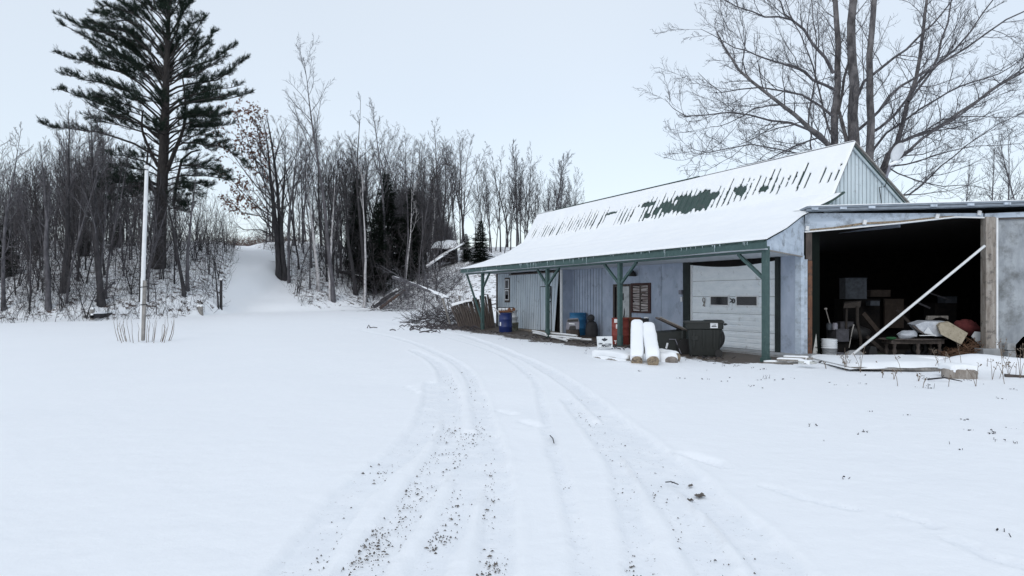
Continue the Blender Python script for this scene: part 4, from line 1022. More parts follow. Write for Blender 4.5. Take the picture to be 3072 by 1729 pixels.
mb.build('lid', BLACKPL, t, bevel=0.012)
for y in (-0.30, 0.30):
    mb = MB(); mb.tube([bq(.36, y - .05, .10), bq(.36, y + .05, .10)], 0.10, 18); mb.build('wheel', BLACK, t)
mb = MB(); mb.tube([bq(.50, -.2, .84), bq(.57, -.2, .86), bq(.57, .2, .86), bq(.50, .2, .84)], 0.018, 6); mb.build('handle', BLACKPL, t)
mb = MB()
for (x0, x1) in ((-.30, -.24), (-.05, .0), (.22, .27)): mb.hexa([bq(x0, -.355, .25), bq(x1, -.355, .25), bq(x1, -.30, .25), bq(x0, -.30, .25), bq(x0, -.385, .72), bq(x1, -.385, .72), bq(x1, -.33, .72), bq(x0, -.33, .72)])
mb.box(bq(-.25, -.33, .5), (.16, .08, .09), rz=-.22); mb.build('moulded_rib', BLACKPL, t)
mb = MB(); mb.hexa([bq(.14, -.386, .765), bq(.33, -.386, .765), bq(.33, -.37, .765), bq(.14, -.37, .765), bq(.14, -.388, .915), bq(.33, -.388, .915), bq(.33, -.37, .915), bq(.14, -.37, .915)])
lab = mb.build('label', WHITEPL, t)
mb = MB(); mb.hexa([bq(.17, -.391, .80), bq(.30, -.391, .80), bq(.30, -.387, .80), bq(.17, -.387, .80), bq(.18, -.392, .822), bq(.29, -.392, .822), bq(.29, -.387, .822), bq(.18, -.387, .822)])
mb.add([bq(.19, -.391, .835), bq(.285, -.391, .84), bq(.29, -.391, .852), bq(.265, -.391, .850), bq(.262, -.391, .878), bq(.25, -.391, .850), bq(.20, -.391, .846)], [(0, 1, 2, 3, 4, 5, 6)]); mb.build('printed_mark', INK, lab)
# tyre standing behind the bin
tc2 = Vector((5.72, 19.6, 0.40)); prof = []
mb = MB(); P = []
for i in range(29):
    a = 2 * math.pi * i / 28; row = []
    for j in range(10):
        b_ = 2 * math.pi * j / 10; rr = 0.30 + 0.095 * math.cos(b_)
        row.append(tc2 + Vector((rr * math.cos(a), 0.11 * math.sin(b_), rr * math.sin(a))))
    P.append(row)
mb.grid(P, wrap=True); o = mb.build('tyre', BLACK); tag(o, 'black tyre standing behind the right side of the upright wheelie bin', 'tyre')
# tipped bin
bc = Vector((4.35, 19.1, 0.0))
t = thing('wheelie_bin', bc, 'black wheelie bin tipped on its side behind the snowy logs', 'wheelie bin')
mb = MB(); P = []
for x, hy, hz in [(-0.62, 0.30, 0.26), (-0.2, 0.32, 0.29), (0.30, 0.35, 0.32), (0.34, 0.38, 0.34), (0.42, 0.38, 0.34)]:
    P.append([bc + Vector((x, hy * cx_, 0.33 + hz * cz)) for cx_, cz in [(-1, -.9), (-.95, -1), (.95, -1), (1, -.9), (1, .9), (.9, 1), (-.9, 1), (-1, .9)]])
mb.grid(P, wrap=True, smooth=False); mb.add(P[0], [tuple(range(8))]); mb.add(P[-1], [tuple(range(7, -1, -1))]); mb.build('body', BLACKPL, t)
mb = MB(); mb.hexa([bc + Vector(v) for v in [(-.28, -.30, .97), (.46, -.30, .62), (.46, .34, .62), (-.28, .34, .97), (-.26, -.30, 1.01), (.48, -.30, .66), (.48, .34, .66), (-.26, .34, 1.01)]])
mb.build('lid', WOODDK, t)
mb = MB(); mb.hexa([bc + Vector(v) for v in [(-.27, -.31, 1.012), (.48, -.31, .662), (.48, -.27, .662), (-.27, -.27, 1.012), (-.27, -.31, 1.04), (.48, -.31, .69), (.48, -.27, .69), (-.27, -.27, 1.04)]]); mb.build('lid_edge', WOODGREY, t)
mb = MB(); mb.tube([bc + Vector((0.38, -.48, .22)), bc + Vector((0.38, -.36, .22))], 0.22, 20); mb.build('wheel', BLACK, t)
mb = MB(); mb.tube([bc + Vector((-.05, -.42, .42)), bc + Vector((.12, -.42, .42)), bc + Vector((.26, -.5, .02))], 0.012, 5); mb.build('handle', GREYPL, t)
mb = MB(); mb.box(bc + Vector((-.10, -.365, .24)), (0.05, 0.01, 0.16), ry=0.25); mb.build('label', WHITEPL, t)

# --- snow capped logs in front
def snowlog(label, a, b, r, cap_w, cap_h, m=WOODTAN, name='log', seed=1, flat=1.0, cat='log'):
    a = Vector(a); b = Vector(b)
    t = thing(name, a, label, cat)
    mb = MB(); N = 7; P = [a + (b - a) * k / N for k in range(N + 1)]; mb.tube(P, [r * (1 + 0.06 * math.sin(k * 2.1 + seed)) for k in range(N + 1)], 14)
    rough(mb.build('wood', m, t), 0.02, 7, seed)
    d = (b - a).normalized(); x = d.cross(Vector((0, 0, 1))).normalized(); up = x.cross(d).normalized()
    mb = MB(); snowcap(mb, a + up * r * 0.35 + d * 0.05, b + up * r * 0.35 + d * 0.05, cap_w, cap_h, seed=seed, n=20); mb.build('snow', SNOW, t)
    return t
snowlog('snow topped log end pointing at the drive, left of the upright pair', (2.90, 15.85, 0.07), (3.16, 17.25, 0.86), 0.125, 0.29, 0.15, WOODTAN, seed=2)
snowlog('snow topped log end pointing at the drive, right of the upright pair', (3.23, 15.6, 0.09), (3.42, 17.15, 0.80), 0.14, 0.30, 0.15, WOODTAN, seed=5)
snowlog('long low snowy log lying left of the upright pair below the sign', (2.98, 16.75, 0.06), (2.33, 18.6, 0.02), 0.10, 0.36, 0.11, WOODGREY, seed=7)
snowlog('second low snowy timber against the long log below the sign', (2.84, 16.5, -0.01), (2.20, 18.0, -0.02), 0.075, 0.14, 0.05, WOODGREY, seed=8)
snowlog('short snowy log lying right of the upright pair', (4.03, 16.6, 0.09), (3.48, 17.25, 0.13), 0.12, 0.34, 0.13, WOODTAN, seed=9)
mb = MB(); stone(mb, (3.78, 16.25, 0.06), (0.17, 0.15, 0.12), 3); t = mb.build('field_rock', STONE); tag(t, 'brown rock between the snowy logs right of the upright pair', 'rock')
mb = MB(); snowcap(mb, (3.50, 16.45, 0.05), (3.95, 16.45, 0.10), 0.5, 0.18, seed=12); 
t = mb.build('snow_drift', SNOW); tag(t, 'small snow drift among the logs', 'snow', kind='stuff')

# --- white pipes and boards on the ground at the second post
rg = random.Random(9)
for k, (a, b, z, lb) in enumerate([((1598, 993), (1636, 1002), .16, 'short white pipe left of the second green post'), ((1600, 999), (1640, 1007), .10, 'lower short white pipe left of the second green post'),
                            ((1648, 1000), (1730, 1008), .16, 'upper long white pipe lying right of the second green post'), ((1650, 1008), (1745, 1017), .10, 'middle long white pipe lying right of the second green post'),
                            ((1655, 1012), (1700, 1022), .05, 'lowest short white pipe lying right of the second green post'), ((1690, 1017), (1775, 1020), .05, 'flat snowy board end right of the white pipes')]):
    A_ = gp(*a, z); B_ = gp(*b, z); mb = MB(); mb.tube([(A_[0], A_[1], z), ((A_[0] + B_[0]) / 2, (A_[1] + B_[1]) / 2, z + 0.01), (B_[0], B_[1], z)], 0.042, 8)
    o = mb.build('white_pipe', WHITEP); tag(o, lb, 'pipe', 'white pipes by the second post')
mb = MB()
for k in range(5):
    A_ = gp(1600 + 34 * k, 1006 + 4 * k, 0); mb.box((A_[0], A_[1], 0.03), (0.7, 0.12, 0.06), rz=rg.uniform(-1.2, -0.6))
# --- lumber at the shed corner
for k, (x0, x1, y, z, lb) in enumerate([(2290, 2432, 1088, .03, 'lowest snowy plank lying at the garage corner'), (2330, 2425, 1080, .10, 'middle snowy plank lying at the garage corner'), (2350, 2440, 1073, .14, 'rear snowy plank lying at the garage corner'), (2398, 2448, 1086, .13, 'short pale plank on the right of the plank pile')]):
    A_ = gp(x0, y, z); B_ = gp(x1, y + 3, z); t = thing('plank', ((A_[0] + B_[0]) / 2, (A_[1] + B_[1]) / 2, 0), lb, 'plank', 'planks at the garage corner')
    mb = MB(); mb.beam((A_[0], A_[1], z), (B_[0], B_[1], z), 0.16, 0.045); mb.build('wood', WOODGREY if k != 3 else WHITECHIP, t)
    mb = MB(); snowcap(mb, (A_[0] + .02, A_[1] + .03, z + .02), (B_[0] - .1, B_[1] + .03, z + .02), 0.14, 0.035, seed=k); mb.build('snow', SNOW, t)

# --- flagpole with a board lashed to its foot
fb = gp(420, 1027, 0); fp = Vector((fb[0], fb[1], 0)); Yp = fb[1]
def fpx(px, py, dy=0): return Vector(((px - CX) / F * (Yp + dy), Yp + dy, CH - (py - HOR) / F * (Yp + dy)))
t = thing('flagpole', fp, 'tall white leaning flagpole standing in the snowy field', 'flagpole')
mb = MB(); mb.tube([fpx(424, 1024), fpx(431, 780), fpx(440, 512)], [0.072, 0.068, 0.058], 12); mb.build('pole', WHITEP, t)
mb = MB(); c_ = fpx(440, 504); mb.lathe(c_ - Vector((0, 0, 0.05)), [(0.03, 0), (0.075, 0.03), (0.09, 0.08), (0.07, 0.13), (0.01, 0.155)], 12); mb.build('finial', WHITEP, t)
mb = MB(); mb.beam(fpx(429, 1022, -.02), fpx(435, 842, -.02), 0.10, 0.09); mb.build('backing_board', WOODGREY, t)
mb = MB()
for py in (862, 915): mb.tube([fpx(422, py, -0.09), fpx(442, py - 2, -0.09), fpx(442, py, 0.08), fpx(422, py, 0.08), fpx(422, py, -0.09)], 0.014, 5)
mb.build('strap', BLACK, t)
# canes round the pole
rg = random.Random(21)
t = thing('cane_shrub', fp + Vector((0, 0.3, 0)), 'ring of thin bare canes growing round the flagpole foot', 'shrub')
for k in range(26):
    bx = rg.uniform(350, 512); 
    a = fpx(bx, 1028 + rg.uniform(-6, 3), rg.uniform(-0.5, 0.9)); a.z = 0
    sgn = (bx - 430) / 80; h = rg.uniform(0.5, 0.95)
    mb = MB(); mb.tube([a, a + Vector((sgn * .10, 0, h * .35)), a + Vector((sgn * .16 + rg.uniform(-.04, .04), 0, h * .7)), a + Vector((sgn * .15 + rg.uniform(-.08, .08), 0, h))], [0.010, 0.009, 0.007, 0.004], 4, cap=False)
    mb.build('cane', WEED, t)

# --- weathered panels heap beyond the far post
rg = random.Random(31)
hp = L(20.3, 0.6, 0)
t = thing('panel_stack', hp, 'stack of dark corrugated panels leaning by the far end of the porch', 'panels')
for k in range(17):
    px0 = 1362 + k * 6.2; Yk = 33 + 0.04 * k
    bx = (px0 + 18 - CX) / F * Yk; topx = (px0 - 12 + k * 1.1 - CX) / F * Yk
    h = 1.15 + 0.35 * math.sin(k / 16 * 2.2) + rg.uniform(-.08, .08)
    if k > 11: h += 0.12
    mb = MB(); mb.hexa([(bx, Yk, -.05), (bx + .10, Yk - .02, -.05), (bx + .11, Yk + .5, -.05), (bx, Yk + .5, -.05), (topx, Yk + .25, h), (topx + .085, Yk + .23, h + .02), (topx + .085, Yk + .6, h), (topx, Yk + .6, h)])
    mb.build('panel', WOODDK, t)
mb = MB(); snowcap(mb, (-2.95, 33.4, 1.18), (-1.95, 33.4, 1.42), 0.25, 0.07, seed=3); mb.build('snow', SNOW, t)
# two leaning posts in front of the brush
for (a, b, lb) in [((1352, 948), (1327, 892), 'thin snowy stake leaning left among the brush by the porch end'), ((1388, 915), (1378, 885), 'short snowy stake leaning behind the panel stack')]:
    Y_ = 36; A_ = Vector(((a[0] - CX) / F * Y_, Y_, CH - (a[1] - HOR) / F * Y_)); B_ = Vector(((b[0] - CX) / F * Y_, Y_, CH - (b[1] - HOR) / F * Y_)); A_.z = 0
    t = thing('stake', A_, lb, 'stake'); mb = MB(); mb.tube([A_, B_], 0.055, 7); mb.build('wood', WOODGREY, t); mb = MB(); snowcap(mb, B_ - Vector((.06, 0, 0)), B_ + Vector((.06, 0, .01)), .1, .06); mb.build('snow', SNOW, t)

# --- junk inside and in front of the shed
def ip(px, py, Y): return Vector(((px - CX) / F * Y, Y, CH - (py - HOR) / F * Y))
def item(name, label, cat, loc, parts, group=None):
    t = thing(name, loc, label, cat, group)
    for (pn, mb, m) in parts: mb.build(pn, m, t)
    return t
a = ip(2543, 1070, 18.0); a.z = -0.05; b = ip(2954, 738, 18.12)
mb = MB(); mb.tube([a, b], 0.036, 8); o = mb.build('leaning_pole', WHITEP); tag(o, 'long white pole leaning diagonally across the open shed front', 'pole')
mb = MB(); A1 = ip(2444, 1064, 18.45); A1.z = -.12; mb.beam(A1, ip(2445, 942, 18.6), 0.15, 0.035, up=(1, 0, 0)); o = MB(); 
a = A1; mb = MB(); mb.hexa([a + Vector(v) for v in [(-.07, 0, 0), (.09, 0, 0), (.09, .04, 0), (-.07, .04, 0), (-.08, .12, 1.14), (.07, .12, 1.14), (.07, .16, 1.14), (-.08, .16, 1.14)]]); o = mb.build('loose_board', WHITECHIP); tag(o, 'chipped white board standing at the left side of the shed opening', 'board')
bk = ip(2488, 1064, 18.5); bk.z = -.12
bucket('bucket', bk, 0.195, 0.56, WHITEPL, 'stack of white buckets standing at the left of the shed opening', rims=5)
c = ip(2518, 1052, 18.9); c.z = -.12; mb = MB(); mb.lathe(c, [(0.08, 0), (0.12, .02), (0.14, 0.14), (0.15, 0.15), (0.13, 0.15), (0.1, 0.05)], 14); o = mb.build('bowl', GREYPL); tag(o, 'small pale bowl beside the white bucket stack', 'bowl')
def boxthing(name, x0, x1, y0, y1, Y, dep, m, label, cat='box', rz=0.0, tilt=0.0, top=None):
    p0 = ip(x0, y1, Y); p1 = ip(x1, y0, Y); c = Vector(((p0.x + p1.x) / 2, Y + dep / 2, (p0.z + p1.z) / 2))
    t = thing(name, Vector((c.x, c.y, p0.z)), label, cat)
    mb = MB(); mb.box(c, (p1.x - p0.x, dep, p1.z - p0.z), rz=rz, ry=tilt); mb.build('body', m, t, bevel=0.012)
    mb = MB(); mb.box(Vector((c.x, c.y, p1.z + .012)), ((p1.x - p0.x) * 1.03, dep * 1.03, .02), rz=rz, ry=tilt); mb.build('top', top or m, t)
    return t
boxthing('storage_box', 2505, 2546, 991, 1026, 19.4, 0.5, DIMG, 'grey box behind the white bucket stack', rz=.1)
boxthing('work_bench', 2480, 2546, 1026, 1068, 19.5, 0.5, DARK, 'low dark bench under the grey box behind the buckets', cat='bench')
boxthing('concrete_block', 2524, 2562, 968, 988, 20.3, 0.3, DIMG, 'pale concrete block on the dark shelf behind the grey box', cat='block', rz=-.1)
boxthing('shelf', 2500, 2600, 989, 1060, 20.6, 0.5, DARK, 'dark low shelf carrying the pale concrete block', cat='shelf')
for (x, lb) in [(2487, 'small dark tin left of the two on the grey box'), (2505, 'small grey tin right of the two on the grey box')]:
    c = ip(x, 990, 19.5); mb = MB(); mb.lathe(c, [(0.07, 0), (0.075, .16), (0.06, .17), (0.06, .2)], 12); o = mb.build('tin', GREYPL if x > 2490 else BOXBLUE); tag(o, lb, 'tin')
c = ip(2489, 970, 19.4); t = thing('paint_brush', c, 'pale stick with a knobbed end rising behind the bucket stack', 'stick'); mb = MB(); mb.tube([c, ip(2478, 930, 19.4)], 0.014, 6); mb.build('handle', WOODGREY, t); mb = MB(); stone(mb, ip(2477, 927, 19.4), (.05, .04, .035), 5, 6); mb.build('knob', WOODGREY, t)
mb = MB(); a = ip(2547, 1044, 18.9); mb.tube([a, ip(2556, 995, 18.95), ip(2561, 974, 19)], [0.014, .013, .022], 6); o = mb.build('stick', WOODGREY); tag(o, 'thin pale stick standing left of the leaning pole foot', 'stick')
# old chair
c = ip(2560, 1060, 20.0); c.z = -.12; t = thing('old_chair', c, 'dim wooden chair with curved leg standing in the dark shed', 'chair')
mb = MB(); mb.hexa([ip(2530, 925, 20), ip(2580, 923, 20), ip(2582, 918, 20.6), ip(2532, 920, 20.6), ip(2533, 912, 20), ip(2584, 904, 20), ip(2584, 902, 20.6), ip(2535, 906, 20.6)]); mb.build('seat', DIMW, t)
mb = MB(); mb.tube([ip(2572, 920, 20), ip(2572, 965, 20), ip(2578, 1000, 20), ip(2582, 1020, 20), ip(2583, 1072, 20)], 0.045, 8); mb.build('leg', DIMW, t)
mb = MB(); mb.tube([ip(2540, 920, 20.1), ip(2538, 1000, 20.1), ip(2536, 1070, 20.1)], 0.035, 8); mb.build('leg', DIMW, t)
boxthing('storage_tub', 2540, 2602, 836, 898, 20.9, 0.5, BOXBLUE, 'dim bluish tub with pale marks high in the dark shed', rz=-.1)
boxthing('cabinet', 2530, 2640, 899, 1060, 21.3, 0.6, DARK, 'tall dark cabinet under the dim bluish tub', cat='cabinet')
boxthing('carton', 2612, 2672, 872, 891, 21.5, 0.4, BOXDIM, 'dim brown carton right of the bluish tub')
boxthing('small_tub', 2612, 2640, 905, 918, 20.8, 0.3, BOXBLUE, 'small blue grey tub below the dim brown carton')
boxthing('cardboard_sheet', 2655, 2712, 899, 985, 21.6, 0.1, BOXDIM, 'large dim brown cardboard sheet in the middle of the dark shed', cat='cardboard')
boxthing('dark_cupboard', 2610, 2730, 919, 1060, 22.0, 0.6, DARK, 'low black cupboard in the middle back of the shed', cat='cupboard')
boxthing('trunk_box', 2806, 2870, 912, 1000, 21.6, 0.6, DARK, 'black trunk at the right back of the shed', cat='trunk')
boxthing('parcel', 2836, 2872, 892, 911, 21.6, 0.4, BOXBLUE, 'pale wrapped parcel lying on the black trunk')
# concrete chunk
mb = MB(); c = ip(2568, 1056, 18.4); stone(mb, (c.x, 18.5, -0.02), (0.28, .2, .16), 8, 12); o = rough(mb.build('concrete_chunk', CONC), .05, 4); tag(o, 'broken pale concrete chunk at the foot of the leaning pole', 'concrete chunk')
mb = MB(); c = ip(2612, 1060, 18.7); mb.prism([(c.x - .14, 18.6, -.12), (c.x + .16, 18.6, -.12), (c.x + .10, 18.6, .22), (c.x - .05, 18.6, .24)], (0, .3, 0)); o = mb.build('black_crate', BLACK); tag(o, 'small black wedge shaped crate right of the concrete chunk', 'crate')
# oval table
tc_ = Vector((11.15, 19.0, 0)); tt_ = 0.43
t = thing('coffee_table', Vector((tc_.x, tc_.y, -.12)), 'dark oval wooden table heaped with junk in the shed opening', 'table')
mb = MB(); P = []
for z, k in ((tt_ - .035, .96), (tt_ - .03, 1.0), (tt_ - .008, 1.0), (tt_, .97)): P.append([(tc_.x + .93 * k * math.cos(a), tc_.y + .42 * k * math.sin(a), z) for a in [2 * math.pi * i / 32 for i in range(32)]])
mb.grid(P, wrap=True); mb.add(P[-1], [tuple(range(32))]); mb.add(P[0], [tuple(range(31, -1, -1))]); mb.build('tabletop', WOODDK, t)
mb = MB(); mb.box((tc_.x, tc_.y, tt_ - .09), (1.45, .5, .10)); mb.build('apron', WOODDK, t)
for (dx, dy) in ((-.62, -.2), (.0, -.25), (.62, -.2), (-.62, .2), (.62, .2)):
    mb = MB(); mb.lathe((tc_.x + dx, tc_.y + dy, -.12), [(.035, 0), (.05, .04), (.03, .1), (.06, .2), (.035, .3), (.05, .36), (.05, .42)], 12); mb.build('leg', WOODDK, t)
def torus(mb, c, R_, r_, ax='y', n=26, m=10):
    P = []
    for i in range(n + 1):
        a = 2 * math.pi * i / n; row = []
        for j in range(m):
            b_ = 2 * math.pi * j / m; rr = R_ + r_ * math.cos(b_)
            row.append(Vector(c) + (Vector((rr * math.cos(a), r_ * math.sin(b_), rr * math.sin(a))) if ax == 'y' else Vector((rr * math.cos(a), rr * math.sin(a), r_ * math.sin(b_)))))
        P.append(row)
    return mb.grid(P, wrap=True)
mb = MB(); torus(mb, (11.55, 19.35, .13), .17, .075); o = mb.build('tyre', BLACK); tag(o, 'small black tyre standing under the right half of the oval table', 'tyre')
mb = MB(); torus(mb, ip(2750, 1062, 19.8), .22, .08, 'z'); o = mb.build('hose_coil', DIMG); tag(o, 'dim grey hose coil on the floor under the oval table', 'hose')
for (x0, y0, x1, y1, Y_, w_, m_, nm, lb) in [(2600, 1010, 2660, 1062, 19.8, .10, DIMW, 'plank', 'dim plank sloping down behind the foot of the leaning pole'), (2690, 930, 2745, 985, 20.6, .08, DIMW, 'plank', 'dim short plank sloping down above the plastic bags'), (2745, 905, 2790, 925, 21.0, .05, DIMG, 'lath', 'thin grey lath lying in the dark above the foam crate'), (2590, 940, 2640, 1000, 20.4, .12, BOXDIM, 'plank', 'dark brown plank leaning left of the cardboard sheet'), (2790, 880, 2850, 900, 21.2, .04, DIMG, 'lath', 'thin pale lath pointing at the wrapped parcel')]:
    mb = MB(); mb.beam(ip(x0, y0, Y_), ip(x1, y1, Y_), w_, .03, up=(0, 1, 0)); o = mb.build(nm, m_); tag(o, lb, nm)
mb = MB(); stone(mb, ip(2640, 1068, 18.9), (.30, .2, .07), 9, 10); o = rough(mb.build('moss_clump', mat('dull_moss', (.012, .022, .010), (.03, .04, .02), 9, .95)), .05, 6); tag(o, 'low dull green clump between concrete chunk and oval table', 'moss')
mb = MB(); stone(mb, ip(2575, 1000, 20.2), (.35, .25, .22), 12, 12); o = rough(mb.build('dark_sack', BLACK), .06, 5); tag(o, 'slumped black sack beside the dim wooden chair', 'sack')
# things on the table
rg = random.Random(4)
def blob(name, label, cat, cx, cy, cz, r, m, seed):
    mb = MB(); stone(mb, (cx, cy, cz), r, seed, 16); o = rough(mb.build(name, m), r[2] * .5, 7, seed); return tag(o, label, cat)
c = ip(2722, 1000, 18.85); blob('plastic_bag', 'crumpled white plastic bags lying on the left of the oval table', 'plastic bag', c.x, 18.85, .53, (.25, .18, .12), CLOTHW, 3)
c = ip(2674, 1009, 18.8); blob('green_cloth', 'green cloth on the left rim of the oval table', 'cloth', c.x, 18.8, .445, (.13, .12, .045), GREENCLOTH, 5)
mb = MB(); mb.prism([ip(2745, 975, 18.7), ip(2775, 965, 18.7), ip(2845, 966, 18.7), ip(2828, 1008, 18.7), ip(2808, 1010, 18.7), ip(2768, 1000, 18.7)], (0.05, .45, .02)); o = mb.build('foam_crate', CLOTHW); tag(o, 'white foam crate tilted on the middle of the oval table', 'crate')
mb = MB(); mb.prism([ip(2771, 1000, 18.66), ip(2784, 981, 18.66), ip(2801, 1005, 18.66)], (0, .02, 0)); o = mb.build('paper_sheet', WHITEPL); tag(o, 'white triangular sheet leaning on the foam crate', 'paper')
mb = MB(); mb.prism([ip(2815, 980, 18.55), ip(2822, 970, 18.6), ip(2850, 968, 18.6), ip(2904, 1000, 18.5), ip(2884, 1034, 18.45), ip(2823, 1004, 18.5)], (0.03, .14, .03)); o = mb.build('foam_block', CARD); tag(o, 'tan foam slab tipped over the right end of the oval table', 'foam block')
mb = MB(); mb.beam(ip(2738, 978, 18.6), ip(2772, 1002, 18.6), .02, .04); o = mb.build('lath', WOODDK); tag(o, 'dark lath sloping against the foam crate on the table', 'lath')
mb = MB(); mb.beam(ip(2758, 1007, 18.5), ip(2808, 1006, 18.5), .03, .02); o = mb.build('lath', WHITEP); tag(o, 'thin white lath lying along the front of the table', 'lath')
P = [ip(2782, 960, 20.2), ip(2785, 948, 20.2), ip(2845, 948, 20.2), ip(2845, 960, 20.2), ip(2838, 956, 20.2), ip(2822, 952, 20.2), ip(2806, 954, 20.2), ip(2797, 960, 20.2)]
mb = MB(); mb.prism(P, (0, .1, 0)); o = mb.build('arched_frame', WOODGREY); tag(o, 'dim arched pale frame behind the oval table', 'frame')
c = ip(2908, 992, 19.2); blob('red_cloth', 'heap of dark red cloth left of the grey pillar', 'cloth', c.x, 19.3, .72, (.36, .2, .22), REDCLOTH, 8)
mb = MB(); mb.prism([ip(2915, 1010, 18.75), ip(2926, 995, 18.75), ip(2950, 997, 18.75), ip(2950, 1040, 18.75), ip(2944, 1042, 18.75)], (.0, .03, 0)); o = mb.build('white_sheet', WHITEPL); tag(o, 'white panel propped behind the grey pillar', 'panel')
# dead brown brush between table and pillar
mb = MB(); rg = random.Random(12)
for k in range(420):
    x = rg.uniform(11.75, 12.65); y = rg.uniform(18.25, 18.9); z = -.15 + rg.random() ** 1.3 * .5 * (0.4 + (x - 11.75) * .7)
    d = Vector((rg.uniform(-.5, .5) + .15, rg.uniform(-.2, .2), rg.uniform(-.14, .22))) * rg.uniform(.5, 1)
    a = Vector((x, y, z)); mb.tube([a, a + d * .5 + Vector((0, 0, rg.uniform(-.03, .05))), a + d], .009, 3, cap=False)
t = mb.build('brush_pile', BROWNTHATCH); tag(t, 'low heap of brown dead brush left of the grey pillar foot', 'brush', kind='stuff')
# rubble right of the panel foot
blob('rubble_rock', 'snow capped rock at the right frame edge below the wall panel', 'rock', 13.55, 17.2, .02, (.25, .22, .20), STONE, 6)
mb = MB(); snowcap(mb, (13.3, 17.2, .17), (13.95, 17.2, .17), .42, .14, seed=5); o = mb.build('snow_cap', SNOW); tag(o, 'snow on the rock at the right frame edge', 'snow', kind='stuff')

# --- snow covered slab and round in front of the shed
t = thing('timber_slab', (8.3, 15.4, 0), 'wide snow covered timber deck lying raised in front of the shed', 'timber')
mb = MB(); mb.prism([(7.15, 14.45, .10), (7.4, 14.42, .045), (9.2, 14.4, .02), (9.45, 14.4, .07), (9.4, 14.4, .085), (7.4, 14.42, .10)], (0.1, 2.1, 0)); mb.build('wood', WOODGREY, t)
mb = MB(); P = []
for i in range(24):
    row = []
    for j in range(14):
        fx, fy = i / 23, j / 13; x = 7.12 + 2.4 * fx + .1 * fy; y = 14.38 + 2.25 * fy + .05 * math.sin(i * .9)
        e = min(fx, 1 - fx, fy, 1 - fy); z = .085 + .085 * min(1, e * 9) ** .5 + .05 * float(fbm(np.array(x * 1.3), np.array(y * 1.3), 5)) + (.05 * fx)
        row.append((x, y, z - (.03 if e == 0 else 0)))
    P.append(row)
mb.grid(P); mb.build('snow', SNOW, t)
mb = MB(); mb.box((8.35, 15.5, -.01), (1.9, 1.9, .10)); mb.build('slab_gap_shade', DARK, t)  # dark block standing in for the shade under the raised slab
t = thing('log_round', (8.78, 13.3, -.05), 'short snow topped log round in front of the shed', 'log')
mb = MB(); mb.lathe((8.78, 13.40, -.10), [(.27, 0), (.30, .04), (.30, .26), (.27, .28)], 20); rough(mb.build('wood', PILLAR, t), .02, 8)
mb = MB(); snowcap(mb, (8.52, 13.45, .19), (9.04, 13.45, .19), .50, .09, seed=7); mb.build('snow', SNOW, t)
for k, (x, y, l, a_, lb) in enumerate([(9.75, 13.5, .5, -.35, 'dark board end added for a shaded gap right of the log round'), (10.5, 13.9, .6, -.1, 'dark board added for a shaded gap in the snow mound at the right frame edge'), (9.9, 12.7, .28, -.7, 'short dark stub added for a shaded gap below the log round')]):
    mb = MB(); z = tz(x, y); mb.beam((x, y, z + .03), (x + l * math.cos(a_), y + l * math.sin(a_), z + .0), .12, .05); o = mb.build('gap_board', WOODDK); tag(o, lb, 'board')  # dark boards added in place of shaded gaps in the snow
t = thing('log', (9.5, 17.4, 0), 'long snow buried log along the shed opening', 'log')
mb = MB(); mb.tube([(7.9, 17.75, -.02), (9.6, 17.55, -.03), (10.75, 17.3, -.02), (11.1, 17.25, .0)], .07, 10); mb.build('wood', WOODDK, t)
mb = MB(); snowcap(mb, (7.7, 17.7, -.05), (11.15, 17.15, -.04), .55, .14, seed=10, n=26, lump=.35); mb.build('snow', SNOW, t)
for (x, y, l, a, lb) in [(7.85, 12.9, .55, -.6, 'thin dark branch lying below the log round'), (10.0, 12.3, .7, -.25, 'dark branch half buried in the snow at the right'), (7.15, 15.9, .55, .25, 'thin twig lying in the snow by the nearest green post')]:
    mb = MB(); z = tz(x, y) + .03; mb.tube([(x, y, z), (x + l * .5 * math.cos(a), y + l * .5 * math.sin(a), z + .05), (x + l * math.cos(a), y + l * math.sin(a), z)], [.018, .015, .008], 5)
    mb.tube([(x + l * .4 * math.cos(a), y + l * .4 * math.sin(a), z + .03), (x + l * .6 * math.cos(a + .7), y + l * .6 * math.sin(a + .7), z + .07)], .008, 4); o = mb.build('fallen_branch', BARK2); tag(o, lb, 'branch')

# --- weeds poking through the snow near the shed: individuals
def weed(x, y, h, rg, lean=0.3):
    mb = MB(); z = tz(x, y) - .02
    for k in range(rg.choice([1, 1, 2, 3])):
        dx = rg.uniform(-lean, lean) * h; dy = rg.uniform(-lean, lean) * h * .5
        hh = h * rg.uniform(.6, 1); P = [Vector((x, y, z)), Vector((x + dx * .3, y + dy * .3, z + hh * .5)), Vector((x + dx, y + dy, z + hh))]
        mb.tube(P, [.006, .005, .003], 4, cap=False)
        for j in range(rg.randint(2, 6)):
            f = rg.uniform(.35, 1); p = P[1].lerp(P[2], (f - .35) / .65); e = p + Vector((rg.uniform(-.1, .1), rg.uniform(-.05, .05), rg.uniform(.0, .1))) * h * 1.2
            mb.tube([p, e], .0035, 3, cap=False)
            if rg.random() < .6: mb.box(e, (.018, .012, .022), rz=rg.random() * 3)
    return mb
rg = random.Random(77)
spots = [(rg.uniform(6.8, 11.6), rg.uniform(11.8, 15.2), rg.uniform(.15, .55)) for _ in range(44)] + [(9.3, 14.1, .9), (9.9, 13.3, .75), (9.5, 13.2, .8), (8.1, 14.2, .6), (10.6, 13.6, .8), (7.3, 14.3, .6), (8.9, 14.2, .65)]
for (x, y, h) in spots:
    o = weed(x, y, h, rg).build('dry_weed', WEED); tag(o, 'dry brown weed stalk poking through the snow in front of the shed', 'weed', 'dry weeds before the shed')
